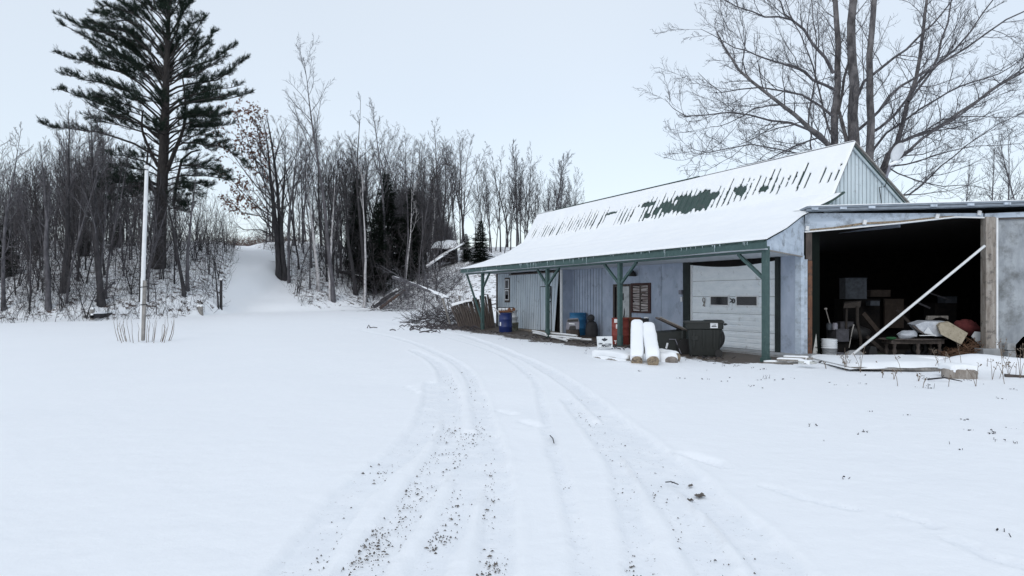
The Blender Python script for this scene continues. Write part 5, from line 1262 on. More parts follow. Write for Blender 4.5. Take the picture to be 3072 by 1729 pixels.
# scattered stubble: nobody could count it
mb = MB(); rg = random.Random(78)
for k in range(330):
    if k < 240:
        x = rg.uniform(2.6, 11); y = rg.uniform(4.5, 14.5)
        if x / y < 0.16 or x / y > .8: continue
        if fbm(np.array(x * .5), np.array(y * .5), 66) < -0.03: continue
    else:
        s = rg.uniform(-1.5, 22); t_ = -1.2 - abs(rg.gauss(0, .5)); p = L(s, t_, 0); x, y = p.x, p.y
    z = tz(x, y); h = rg.uniform(.01, .04) * (3.0 if rg.random() < .10 else 1)
    for j in range(rg.randint(1, 4)):
        ox, oy = rg.gauss(0, .04), rg.gauss(0, .04); a = Vector((x + ox, y + oy, z - .01))
        mb.tube([a, a + Vector((rg.uniform(-.5, .5) * h, rg.uniform(-.5, .5) * h, h))], [.004, .003], 3, cap=False)
        if rg.random() < .8: mb.box(a + Vector((rg.gauss(0, .02), rg.gauss(0, .01), h * rg.uniform(.0, .8) + .008)), (rg.uniform(.008, .03), rg.uniform(.008, .02), .008), rz=rg.random() * 3, rx=rg.uniform(-.6, .6))
o = mb.build('weed_stubble', BARK2); tag(o, 'scattered weed stubble poking through the snow', 'stubble', kind='stuff')
# crumbs of earth in the wheel tracks
mb = MB(); rg = random.Random(79)
def crumb(x, y, s):
    z = tz(x, y) - .016; a = rg.random() * 6.28; st = rg.uniform(1, 3.0)
    ca, sa = math.cos(a), math.sin(a); h = s * rg.uniform(.15, .5)
    pts = [(-.5 * st, -.4, 0), (.5 * st, -.5, 0), (.4 * st, .5, 0), (-.45 * st, .4, 0)]
    b = [Vector((x + (px_ * ca - py_ * sa) * s, y + (px_ * sa + py_ * ca) * s, z)) for px_, py_, _ in pts]
    t_ = Vector((x + rg.uniform(-.2, .2) * s, y, z + h + .006))
    mb.add(b + [t_], [(0, 1, 4), (1, 2, 4), (2, 3, 4), (3, 0, 4)])
clusters = [(1370, 1290, 55, 34, 110), (1420, 1290, 24, 24, 90), (1400, 1180, 30, 45, 70), (1360, 1130, 24, 22, 45), (1360, 1360, 40, 40, 70), (1290, 1380, 40, 40, 60), (1160, 1420, 40, 30, 40), (1240, 1480, 55, 45, 90), (1100, 1600, 70, 40, 170), (1090, 1640, 60, 30, 120), (1310, 1610, 34, 24, 100), (1340, 1500, 40, 60, 80), (1470, 1480, 14, 70, 60), (1480, 1690, 30, 34, 90), (1060, 1680, 80, 30, 80), (1000, 1690, 50, 25, 40), (1200, 1560, 60, 50, 90), (1400, 1580, 60, 60, 50),
            (1735, 1205, 16, 10, 40), (1780, 1260, 26, 24, 60), (1750, 1245, 30, 20, 30), (1625, 1136, 20, 8, 26), (1820, 1350, 50, 50, 60), (1830, 1450, 40, 60, 80), (1860, 1690, 50, 35, 130), (1940, 1480, 50, 60, 70), (2010, 1620, 50, 50, 70), (2200, 1690, 60, 30, 50), (1700, 1440, 8, 20, 12), (1960, 1540, 60, 60, 50), (1770, 1460, 12, 20, 16)]
for (cx_, cy_, sx_, sy_, n_) in clusters:
    for k in range(int(n_ * (0.8 if cx_ < 1550 else 0.4))):
        p = gp(cx_ + rg.gauss(0, sx_ * .7), max(1100, cy_ + rg.gauss(0, sy_ * .7)))
        if p[1] < 2.6 or p[1] > 16: continue
        crumb(p[0], p[1], rg.choice([.004, .005, .006, .008, .008, .013]) * rg.uniform(.6, 1.2) * (.7 + p[1] * .045))
for (x, y, n_) in [(2105, 1484, 7), (2092, 1486, 5), (2072, 1452, 3), (1588, 1129, 2), (2070, 1500, 3)]:
    for k in range(n_):
        p = gp(x + rg.gauss(0, 4), y + rg.gauss(0, 3)); crumb(p[0], p[1], .022)
o = mb.build('earth_crumbs', DIRT); tag(o, 'crumbs of earth and gravel in the wheel tracks', 'gravel', kind='stuff')
a = gp(1650, 1310); b = gp(1662, 1333); mb = MB(); mb.tube([(a[0], a[1], .012), ((a[0] + b[0]) / 2 + .01, (a[1] + b[1]) / 2, .02), (b[0], b[1], .012)], .006, 5); o = mb.build('fallen_twig', BARK2); tag(o, 'small dark twig lying in the snow between the wheel tracks', 'twig')
a = gp(1996, 1451); b = gp(2035, 1458); mb = MB(); mb.tube([(a[0], a[1], .012), ((a[0] + b[0]) / 2, (a[1] + b[1]) / 2 + .02, .02), (b[0], b[1], .012)], .005, 5); mb.tube([((a[0] + b[0]) / 2, (a[1] + b[1]) / 2, .015), (b[0] - .02, b[1] + .06, .015)], .004, 4); o = mb.build('fallen_twig', BARK2); tag(o, 'small forked twig beside the right wheel track', 'twig')
# ---------------------------------------------------------------- trees
class Lines:
    """poly-lines with radii, turned into tubes in bulk"""
    def __init__(s): s.b = {}
    def add(s, P, Rr, sides):
        s.b.setdefault((len(P), sides), []).append((P, Rr))
    def mesh(s, name, extraV=None, extraQ=None):
        Vs = []; Qs = []; off = 0
        for (n, k), items in s.b.items():
            P = np.array([i[0] for i in items], float); Rr = np.array([i[1] for i in items], float)   # m,n,3
            m = len(P); T = np.empty_like(P); T[:, 1:-1] = P[:, 2:] - P[:, :-2]; T[:, 0] = P[:, 1] - P[:, 0]; T[:, -1] = P[:, -1] - P[:, -2]
            T /= np.linalg.norm(T, axis=2, keepdims=True) + 1e-9
            ref = np.where(np.abs(T[:, :1, 2:3]) < 0.85, np.array([[[0, 0, 1.0]]]), np.array([[[1.0, 0, 0]]]))
            X = np.cross(T, np.broadcast_to(ref, T.shape)); X /= np.linalg.norm(X, axis=2, keepdims=True) + 1e-9
            Yv = np.cross(T, X)
            an = 2 * np.pi * np.arange(k) / k
            V = P[:, :, None, :] + Rr[:, :, None, None] * (np.cos(an)[None, None, :, None] * X[:, :, None, :] + np.sin(an)[None, None, :, None] * Yv[:, :, None, :])
            base = off + (np.arange(m)[:, None, None] * n + np.arange(n - 1)[None, :, None]) * k
            kk = np.arange(k)[None, None, :]; k2 = (np.arange(k)[None, None, :] + 1) % k
            Q = np.stack([base + kk, base + k2, base + k + k2, base + k + kk], -1).reshape(-1, 4)
            Vs.append(V.reshape(-1, 3)); Qs.append(Q); off += m * n * k
        if extraV is not None: Vs.append(extraV); Qs.append(extraQ + off)
        return np_mesh(name, np.concatenate(Vs), quads=np.concatenate(Qs), smooth=True)

def unit(v): return v / (np.linalg.norm(v) + 1e-9)
def branch(rng, p, d, ln, n, up=0.25, wob=0.12):
    P = [p]; d = unit(d)
    for i in range(n - 1):
        d = unit(d + np.array([0, 0, up / n]) + rng.normal(0, wob, 3) / math.sqrt(n) * 1.4)
        P.append(P[-1] + d * ln / (n - 1))
    return np.array(P)
def at(P, f):
    x = f * (len(P) - 1); i = min(int(x), len(P) - 2); r = x - i
    return P[i] * (1 - r) + P[i + 1] * r, unit(P[i + 1] - P[i])
def side_dir(rng, t, ang):
    a = rng.normal(0, 1, 3); a = unit(a - t * a.dot(t)); return unit(t * math.cos(ang) + a * math.sin(ang))

def grow(rng, L_, P, r0, r1, level, spec, ends=None):
    """recursively add side branches to the line P"""
    if level >= len(spec): return
    sp = spec[level]
    ln = np.linalg.norm(np.diff(P, axis=0), axis=1).sum()
    n = max(1, int(sp['n'] * (ln / sp['ref'] if 'ref' in sp else 1) * rng.uniform(0.8, 1.2)))
    for k in range(n):
        f = sp['f0'] + (1 - sp['f0']) * ((k + rng.random()) / n) ** sp.get('pw', 1.0)
        f = min(f, 0.99)
        p, t = at(P, f)
        d = side_dir(rng, t, math.radians(rng.uniform(*sp['ang'])))
        if 'flat' in sp: d = unit(d * np.array([1, 1, sp['flat']]))
        l = ln * sp['len'] * (1 - sp.get('tp', 0.6) * f) * rng.uniform(0.7, 1.25)
        rr = max(min((r0 + (r1 - r0) * f) * sp['rr'], l * 0.02 + 0.004), sp['rmin'])
        Q = branch(rng, p, d, l, sp['pts'], sp['up'], sp['wob'])
        L_.add(Q, np.linspace(rr, max(rr * 0.35, sp['rmin'] * 0.7), sp['pts']), sp['sides'])
        if ends is not None and level >= len(spec) - 2: ends.append(Q[-1]); ends.append(Q[len(Q) // 2])
        grow(rng, L_, Q, rr, rr * 0.35, level + 1, spec, ends)

def bare_tree(seed, H=18.0, r=0.15, lean=0.03, clear=0.35, spread=0.30, fork=False, ang=(25, 50), n1=22, twig=0.0075, up=0.8, dens_=1.0):
    rng = np.random.default_rng(seed)
    T = Lines(); C = Lines()
    stems = []
    d0 = unit(np.array([rng.normal(0, lean), rng.normal(0, lean), 1]))
    P = branch(rng, np.array([0, 0, -0.3]), d0, H, 12, 0.15, 0.10)
    P = P * np.array([1, 1, H / P[-1][2]])
    rad = r * np.clip(1 - np.linspace(0, 1, 12), 0.06, 1) ** 0.85; rad[0] *= 1.35
    T.add(P, rad, 8); stems.append((P, r))
    if fork:
        f = rng.uniform(0.3, 0.5); p, t = at(P, f); Q = branch(rng, p, side_dir(rng, t, math.radians(18)), H * (1 - f) * 0.92, 9, 0.5, 0.1)
        T.add(Q, np.linspace(r * 0.6, 0.012, 9), 7); stems.append((Q, r * .6))
    spec = [dict(n=n1, f0=clear, pw=0.9, ang=ang, len=spread, tp=0.72, rr=0.5, rmin=0.012, pts=7, up=up, wob=0.20, sides=4),
            dict(n=int(7 * dens_), f0=0.18, ang=(22, 50), len=0.45, tp=0.5, rr=0.5, rmin=0.009, pts=5, up=up * 0.8, wob=0.28, sides=3),
            dict(n=int(5 * dens_), f0=0.15, ang=(22, 55), len=0.5, tp=0.4, rr=0.6, rmin=twig, pts=4, up=0.4, wob=0.3, sides=3)]
    for (P, rr) in stems: grow(rng, C, P, rr, 0.02, 0, spec)
    return T.mesh('trunk'), C.mesh('crown')

def sapling(seed, H=6.0, r=0.035, n1=14):
    rng = np.random.default_rng(seed); T = Lines(); C = Lines()
    for q in range(rng.integers(1, 4)):
        P = branch(rng, np.array([rng.normal(0, .1), rng.normal(0, .1), -0.2]), np.array([rng.normal(0, .12), rng.normal(0, .12), 1]), H * rng.uniform(.6, 1), 8, 0.2, 0.2)
        T.add(P, np.linspace(r, 0.008, 8), 5)
        grow(rng, C, P, r, 0.008, 0, [dict(n=n1, f0=.2, ang=(30, 60), len=.32, tp=.6, rr=.5, rmin=.008, pts=5, up=.5, wob=.3, sides=3), dict(n=5, f0=.2, ang=(25, 60), len=.45, tp=.4, rr=.6, rmin=.007, pts=4, up=.3, wob=.3, sides=3)])
    return T.mesh('trunk'), C.mesh('crown')

def quads_at(rng, Pc, D, ln, wd, flat=None):
    """one narrow quad per centre, along D"""
    n = len(Pc); a = rng.normal(0, 1, (n, 3))
    if flat is not None: a = np.cross(D, np.array([0, 0, 1.0])) + rng.normal(0, flat, (n, 3))
    X = a - D * (a * D).sum(1, keepdims=True); X /= np.linalg.norm(X, axis=1, keepdims=True) + 1e-9
    l = ln * rng.uniform(.6, 1.3, (n, 1)); w_ = wd * rng.uniform(.6, 1.3, (n, 1)) / 2
    V = np.stack([Pc - X * w_, Pc + X * w_, Pc + D * l + X * w_ * .3, Pc + D * l - X * w_ * .3], 1).reshape(-1, 3)
    return V, np.arange(n * 4).reshape(n, 4)

def conifer(seed, H=11.0, r=0.16, W=3.0, base=0.10, lv=34, per=7, drop=-0.12, tuft=5, gaps=0.0):
    rng = np.random.default_rng(seed); T = Lines(); C = Lines()
    P = branch(rng, np.array([0, 0, -.3]), np.array([0, 0, 1.0]), H, 9, .2, .03)
    T.add(P, np.linspace(r, .015, 9), 8); Pc = []; Dd = []
    for i in range(lv):
        f = base + (1 - base) * (i + rng.random()) / lv
        Lb = W * (1 - f) ** 0.75 * rng.uniform(.7, 1.15) * (0.8 + .2 * math.sin(i)) + .12
        for k in range(per):
            if rng.random() < gaps: continue
            a = 2 * math.pi * (k + rng.random()) / per; p, t = at(P, f)
            Q = branch(rng, p, np.array([math.cos(a), math.sin(a), drop + .35 * f]), Lb * rng.uniform(.7, 1.1), 6, drop * .5, .12)
            C.add(Q, np.linspace(.022, .006, 6), 3)
            ns = max(3, int(Lb * 7))
            for j in range(ns):
                g = .12 + .88 * (j + rng.random()) / ns; pp, tt_ = at(Q, g); sgn = 1 if j % 2 else -1
                sd_ = unit(np.cross(tt_, [0, 0, 1]) * sgn + tt_ * .9); ll = Lb * .34 * (1.15 - g)
                m = int(3 + tuft * ll)
                u_ = rng.random(m)[:, None]
                Pc.append(pp + sd_ * ll * u_ + rng.normal(0, .05, (m, 3))); Dd.append(sd_ * .6 + tt_ * .5 + rng.normal(0, .35, (m, 3)))
    Pc = np.concatenate(Pc); Dd = np.concatenate(Dd); Dd /= np.linalg.norm(Dd, axis=1, keepdims=True)
    V, Q = quads_at(rng, Pc, Dd, .30, .085, flat=.35)
    return T.mesh('trunk'), C.mesh('limbs'), np_mesh('crown', V, quads=Q)

TREEN = [0]
def place(name, meshes, x, y, h, H, label, cat, group, rz=0, tm=BARK, cm=None, wide=1.0, sink=0.0, tilt=None, dz=0.0, lm=None):
    z = tz(x, y) - sink + dz
    t = thing(name, (x, y, z), label, cat, group)
    s = h / H; t.scale = (s * wide, s * wide, s); t.rotation_euler = ((tilt or (0, 0))[0], (tilt or (0, 0))[1], rz)
    names = ['trunk', 'crown'] if len(meshes) == 2 else ['trunk', 'limbs', 'crown']
    ms = [tm, cm or tm] if len(meshes) == 2 else [tm, lm or tm, cm]
    for nm, me, mt in zip(names, meshes, ms):
        o = bpy.data.objects.new(nm, me); COL.objects.link(o); o.parent = t
        if not me.materials: me.materials.append(mt)
        if me.materials[0] != mt:
            o.material_slots[0].link = 'OBJECT'; o.material_slots[0].material = mt
    return t

def hit(px, py, y0=30, y1=140):
    """where the line of sight meets the hillside"""
    ys = np.arange(y0, y1, .25); xs = (px - CX) / F * ys; zr = CH - (py - HOR) / F * ys; zt = terrain(xs, ys)
    i = np.where(zt >= zr)[0]; i = i[0] if len(i) else len(ys) - 1
    return xs[i], ys[i]

SKX = [-200, 0, 60, 130, 200, 300, 400, 560, 620, 700, 760, 800, 870, 960, 1040, 1100, 1150, 1200, 1270, 1300, 1350, 1400, 1450, 1500, 1560, 1620, 1700, 1740, 1800, 1900]
SKY_ = [460, 470, 520, 450, 370, 370, 450, 560, 560, 400, 350, 380, 330, 400, 460, 370, 330, 380, 420, 450, 420, 410, 480, 450, 420, 540, 500, 580, 640, 660]
VA = [bare_tree(100 + k, 18, [.13, .10, .12][k % 3], .05, [.34, .45, .28][k % 3], [.27, .22, .30][k % 3], fork=(k % 2 == 0), ang=[(25, 50), (30, 60), (28, 55)][k % 3], n1=[19, 15, 22][k % 3], dens_=1.0, up=[.65, .35, .5][k % 3]) for k in range(8)]
VS = [sapling(300 + k) for k in range(5)]
VT = [bare_tree(200 + k, 13, .10, .06, .2, .30, fork=True, ang=(25, 55), n1=18) for k in range(3)]
VB = [bare_tree(250 + k, 12, .12, .05, .45, .22, ang=(35, 70), n1=7, up=.5) for k in range(3)]
rng = np.random.default_rng(55)
GW = {'l': ('bare grey tree among the dense woods left of the tall pine', 'bare trees left of the pine'),
      'c': ('bare grey tree in the woods between the snowy lane and the garage', 'bare trees right of the snowy lane'),
      'g': ('bare grey tree standing behind the long garage roof', 'bare trees behind the garage'),
      'p': ('slender bare tree behind the tall pine beside the snowy lane', 'bare trees by the pine')}
BANDS = [(100, 'by the left frame edge'), (190, 'left of the straight dark tree in the left woods'), (300, 'between the straight dark tree and the leaning lichened one'), (410, 'between the leaning lichened tree and the flagpole'), (520, 'behind the tall pine'), (700, 'between the tall pine and the snowy lane'), (830, 'just left of the twin dark trunks by the lane'), (930, 'just right of the twin dark trunks by the lane'), (1030, 'around the tallest bare tree'), (1120, 'behind the dark hemlock left of the crooked snag'), (1250, 'behind the tallest dark hemlocks'), (1330, 'right of the pale birch'), (1480, 'above the fallen birch'), (1620, 'around the slim cone crowned tree'), (9999, 'right of the full round crowned tree')]
def GWL(px, h, d):
    b = [q[1] for q in BANDS if px < q[0]][0]; hs = 'tall' if h > 17 else 'middling' if h > 12.5 else 'low'; ds = 'at the front of the wood' if d < 11 else 'deep in the wood' if d > 26 else 'inside the wood'
    l = '%s bare tree %s %s' % (hs, {'at the front of the wood': 'up front', 'deep in the wood': 'far back', 'inside the wood': 'midway'}[ds], b); return l, l + ' group'
def zone(px): return 'l' if px < 400 else 'p' if px < 700 else 'c' if px < 1330 else 'g'
n = 0; tries = 0
while n < 228 and tries < 4000:
    tries += 1
    px_ = rng.uniform(-120, 1740); u_ = rng.random()
    a_ = (px_ - CX) / F
    Yb = np.interp(a_ * 50, EX, EY)
    Y_ = Yb + 3 + 42 * u_ ** 1.1
    x_ = a_ * Y_
    if Y_ - np.interp(x_, EX, EY) < 2.0: continue
    if path_dist(np.array([x_]), np.array([Y_]))[0] < 1.4: continue
    if 560 < px_ < 690 and rng.random() < .75: continue
    if px_ > 1330 and (Y_ < 58 or rng.random() < .12): continue
    top = np.interp(px_, SKX, SKY_) + abs(rng.normal(0, 80)) - 6
    if 560 < px_ < 700: top = max(top, 560 + rng.uniform(0, 80))
    h = CH + (HOR - top) / F * Y_ - tz(x_, Y_)
    if h < 5: continue
    me = VA[n % 8] if h > 11 else VT[n % 3]; H = 18 if h > 11 else 13
    g = GWL(px_, h, Y_ - np.interp(x_, EX, EY))
    place('bare_tree', me, x_, Y_, h, H, g[0], 'tree', g[1], rz=rng.uniform(0, 6.28), tm=[BARK, BARK2, BARK][n % 3], cm=[BARK, BARKBROWN, BARK2][n % 3], wide=rng.uniform(.85, 1.35) if h > 11 else 1, tilt=(rng.normal(0, .03), rng.normal(0, .03)))
    n += 1
# understorey saplings
n = 0
while n < 170:
    px_ = rng.uniform(-60, 1340); a_ = (px_ - CX) / F; Yb = np.interp(a_ * 50, EX, EY); Y_ = Yb + 1 + 26 * rng.random() ** 1.3; x_ = a_ * Y_
    if Y_ - np.interp(x_, EX, EY) < .5 or path_dist(np.array([x_]), np.array([Y_]))[0] < .4: n += 0; continue
    if px_ > 1250 and rng.random() < .5: continue
    bnd = [q[1] for q in BANDS if px_ < q[0]][0]; z = zone(px_); hsap = rng.uniform(2.5, 7.5); lab = ('knee thin short' if hsap < 4 else 'tall thin') + ' sapling ' + bnd; lab = lab.replace('knee thin', 'thin'); _ = {'l': 'thin sapling in the undergrowth along the left field edge', 'p': 'thin sapling in the undergrowth beside the tall pine', 'c': 'thin sapling in the undergrowth right of the snowy lane', 'g': 'thin sapling on the snowy bank beyond the porch end'}[z]
    place('sapling', VS[n % 5], x_, Y_, hsap, 6.0, lab, 'sapling', lab + ' group', rz=rng.uniform(0, 6.28), tm=BARK2, cm=BARKBROWN, wide=1.0, tilt=(rng.normal(0, .1), rng.normal(0, .1)))
    n += 1

# individually recognisable trees: base px, base py, top px, top py, radius, label
def special(label, bx, by, tx, ty, r, seed, m=BARK, cm=None, clear=.4, n1=16, spread=.25, ang=(25, 50), name='bare_tree', up=.7, y=None, fork=False, dens_=1.0, cat='tree'):
    if y is None: x0, y0_ = hit(bx, by)
    else: y0_ = y; x0 = (bx - CX) / F * y
    z0_ = tz(x0, y0_); zt = CH + (HOR - ty) / F * y0_; xt = (tx - CX) / F * y0_; h = zt - z0_
    me = bare_tree(seed, h, r, .0, clear, spread, ang=ang, n1=n1, up=up, fork=fork, dens_=dens_)
    for mm in me:      # shear the tree so that it leans as it does
        nv = len(mm.vertices); co = np.zeros(nv * 3); mm.vertices.foreach_get('co', co); co = co.reshape(-1, 3); co[:, 0] += (xt - x0) * np.clip(co[:, 2] / h, 0, 1) ** 1.0
        mm.vertices.foreach_set('co', co.ravel()); mm.update()
    return place(name, me, x0, y0_, h, h, label, cat, None, tm=m, cm=cm or m)
special('tallest bare tree rising above the woods right of the snowy lane', 1000, 905, 935, 168, .19, 401, clear=.52, n1=17, spread=.34, ang=(22, 45), dens_=1.2)
special('crooked dead snag topping the dark hemlocks', 1098, 905, 1112, 285, .15, 402, m=BARK2, clear=.55, n1=6, spread=.2, ang=(40, 75))
special('bare tree with dense upright crown beside the crooked snag', 1150, 880, 1160, 292, .13, 403, clear=.45, n1=20, spread=.22)
special('thick dark trunk at the right edge of the snowy lane, left of its twin', 838, 838, 800, 360, .30, 404, m=BARK2, cm=BARKBROWN, clear=.22, n1=22, spread=.36, ang=(30, 60), dens_=1.2)
special('thick dark trunk at the right edge of the snowy lane, right of its twin', 856, 842, 850, 400, .22, 405, m=BARK2, clear=.3, n1=16)
special('slender grey tree just right of the twin dark trunks', 868, 852, 862, 430, .14, 406, clear=.3, n1=14)
special('mottled pale tree at the wood edge before the hemlocks', 992, 905, 975, 560, .17, 407, m=BIRCH, cm=BARK, clear=.35, n1=14)
special('dark straight tree left of the pale dead trunk', 1068, 885, 1066, 470, .20, 408, m=BARK2, clear=.3, n1=14)
special('pale leaning trunk with peeling bark at the wood edge', 955, 875, 948, 520, .17, 409, m=BIRCH, cm=BARK, clear=.4, n1=12)
special('tall pale dead trunk standing before the dark hemlocks', 1093, 925, 1108, 520, .13, 410, m=BIRCH, clear=.72, n1=5, spread=.25, ang=(8, 25), name='dead_tree')
special('pale forked dead sapling before the dark hemlocks', 1214, 880, 1206, 560, .10, 411, m=BIRCH, clear=.55, n1=4, spread=.35, ang=(12, 35), name='dead_tree')
special('pale birch standing right of the hemlocks', 1288, 760, 1318, 560, .15, 412, m=BIRCH, clear=.5, n1=5, spread=.4, ang=(20, 40), name='birch_tree', y=72)
special('slim cone crowned tree left of its neighbour behind the garage', 1552, 760, 1552, 430, .13, 413, clear=.2, n1=34, spread=.26, ang=(20, 40), y=70, dens_=1.2)
special('full round crowned tree over the far end of the garage roof', 1655, 760, 1662, 478, .13, 414, clear=.2, n1=34, spread=.36, ang=(22, 50), y=66, dens_=1.2)
special('tall crooked tree over the woods between hemlocks and garage', 1330, 800, 1345, 376, .14, 415, clear=.3, n1=20, spread=.26, y=70)
special('leaning dark tree with pale lichened bark left of the pine', 305, 920, 262, 340, .22, 416, m=BARK2, cm=BARK, clear=.35, n1=20, spread=.3, dens_=1.1)
special('straight dark tree far left of the pine', 190, 880, 186, 350, .20, 417, m=BARK2, cm=BARK, clear=.35, n1=20, spread=.28, dens_=1.1)
special('forked grey tree among the left woods', 146, 935, 138, 430, .17, 418, m=BARK, clear=.35, n1=16, fork=True)
special('dark leaning tree just right of the pine trunk, bent at the foot', 553, 895, 480, 560, .15, 419, m=BARK2, clear=.35, n1=10)
special('upright grey tree right of the bent dark one by the pine', 563, 875, 585, 500, .15, 420, m=BARK, clear=.3, n1=12)
special('small curved tree at the left mouth of the snowy lane', 655, 935, 640, 700, .07, 421, m=BARK2, clear=.4, n1=9, spread=.4, ang=(30, 70))
special('thin bare tree at the far left frame edge', 12, 930, 8, 400, .12, 422, clear=.2, n1=24, spread=.2)
for k, (bx, top, yy) in enumerate([(2960, 420, 62), (3010, 380, 60), (3060, 350, 64), (2900, 500, 66)]):
    special(['thin tree far behind the open shed, second from left', 'thin tree far behind the open shed, third from left', 'thin tree far behind the open shed, at the right frame edge', 'shortest thin tree far behind the open shed'][k], bx, 889, bx + 12, top, .10, 430 + k, clear=.2, n1=20, spread=.3, ang=(20, 45), y=yy)

# ---- hemlocks and spruces
HC = [conifer(500, 11, .17, 2.9, .03, 50, 9, -.18, tuft=8), conifer(501, 11, .16, 2.2, .05, 42, 8, -.10, tuft=7)]
for k, (bx, top, yy, h_, lab, v, wd_) in enumerate([(1075, 530, 62, 0, 'dark hemlock left of the tall pale dead trunk', 0, .9), (1165, 515, 64, 0, 'tallest dark hemlock behind the pale dead trunks', 0, 1.05), (1235, 560, 63, 0, 'broad dark hemlock right of the forked dead sapling', 0, 1.1), (1130, 600, 60, 0, 'low dark hemlock between the taller ones', 1, 1.2), (1440, 660, 60, 0, 'small spruce between fallen birch and garage roof', 0, 1.5), (1400, 700, 62, 0, 'smaller spruce left of the one by the garage roof', 0, 1.4),
                                                 (250, 690, 52, 0, 'low dark evergreen mass behind the leaning left tree', 0, 1.5), (20, 640, 46, 0, 'dark evergreen at the far left frame edge', 0, 1.0), (110, 650, 52, 0, 'dark evergreen second from the left frame edge', 1, 1.3), (600, 700, 56, 0, 'small dark evergreen at the left of the snowy lane', 1, .9), (350, 640, 60, 0, 'dark evergreen behind the flagpole', 0, 1.1)]):
    x_ = (bx - CX) / F * yy; h = CH + (HOR - top) / F * yy - tz(x_, yy)
    place('hemlock_tree', HC[v], x_, yy, h, 11, lab, 'conifer', None, rz=k * 1.3, tm=BARK2, lm=BARK2, cm=HEMLOCK, wide=wd_)

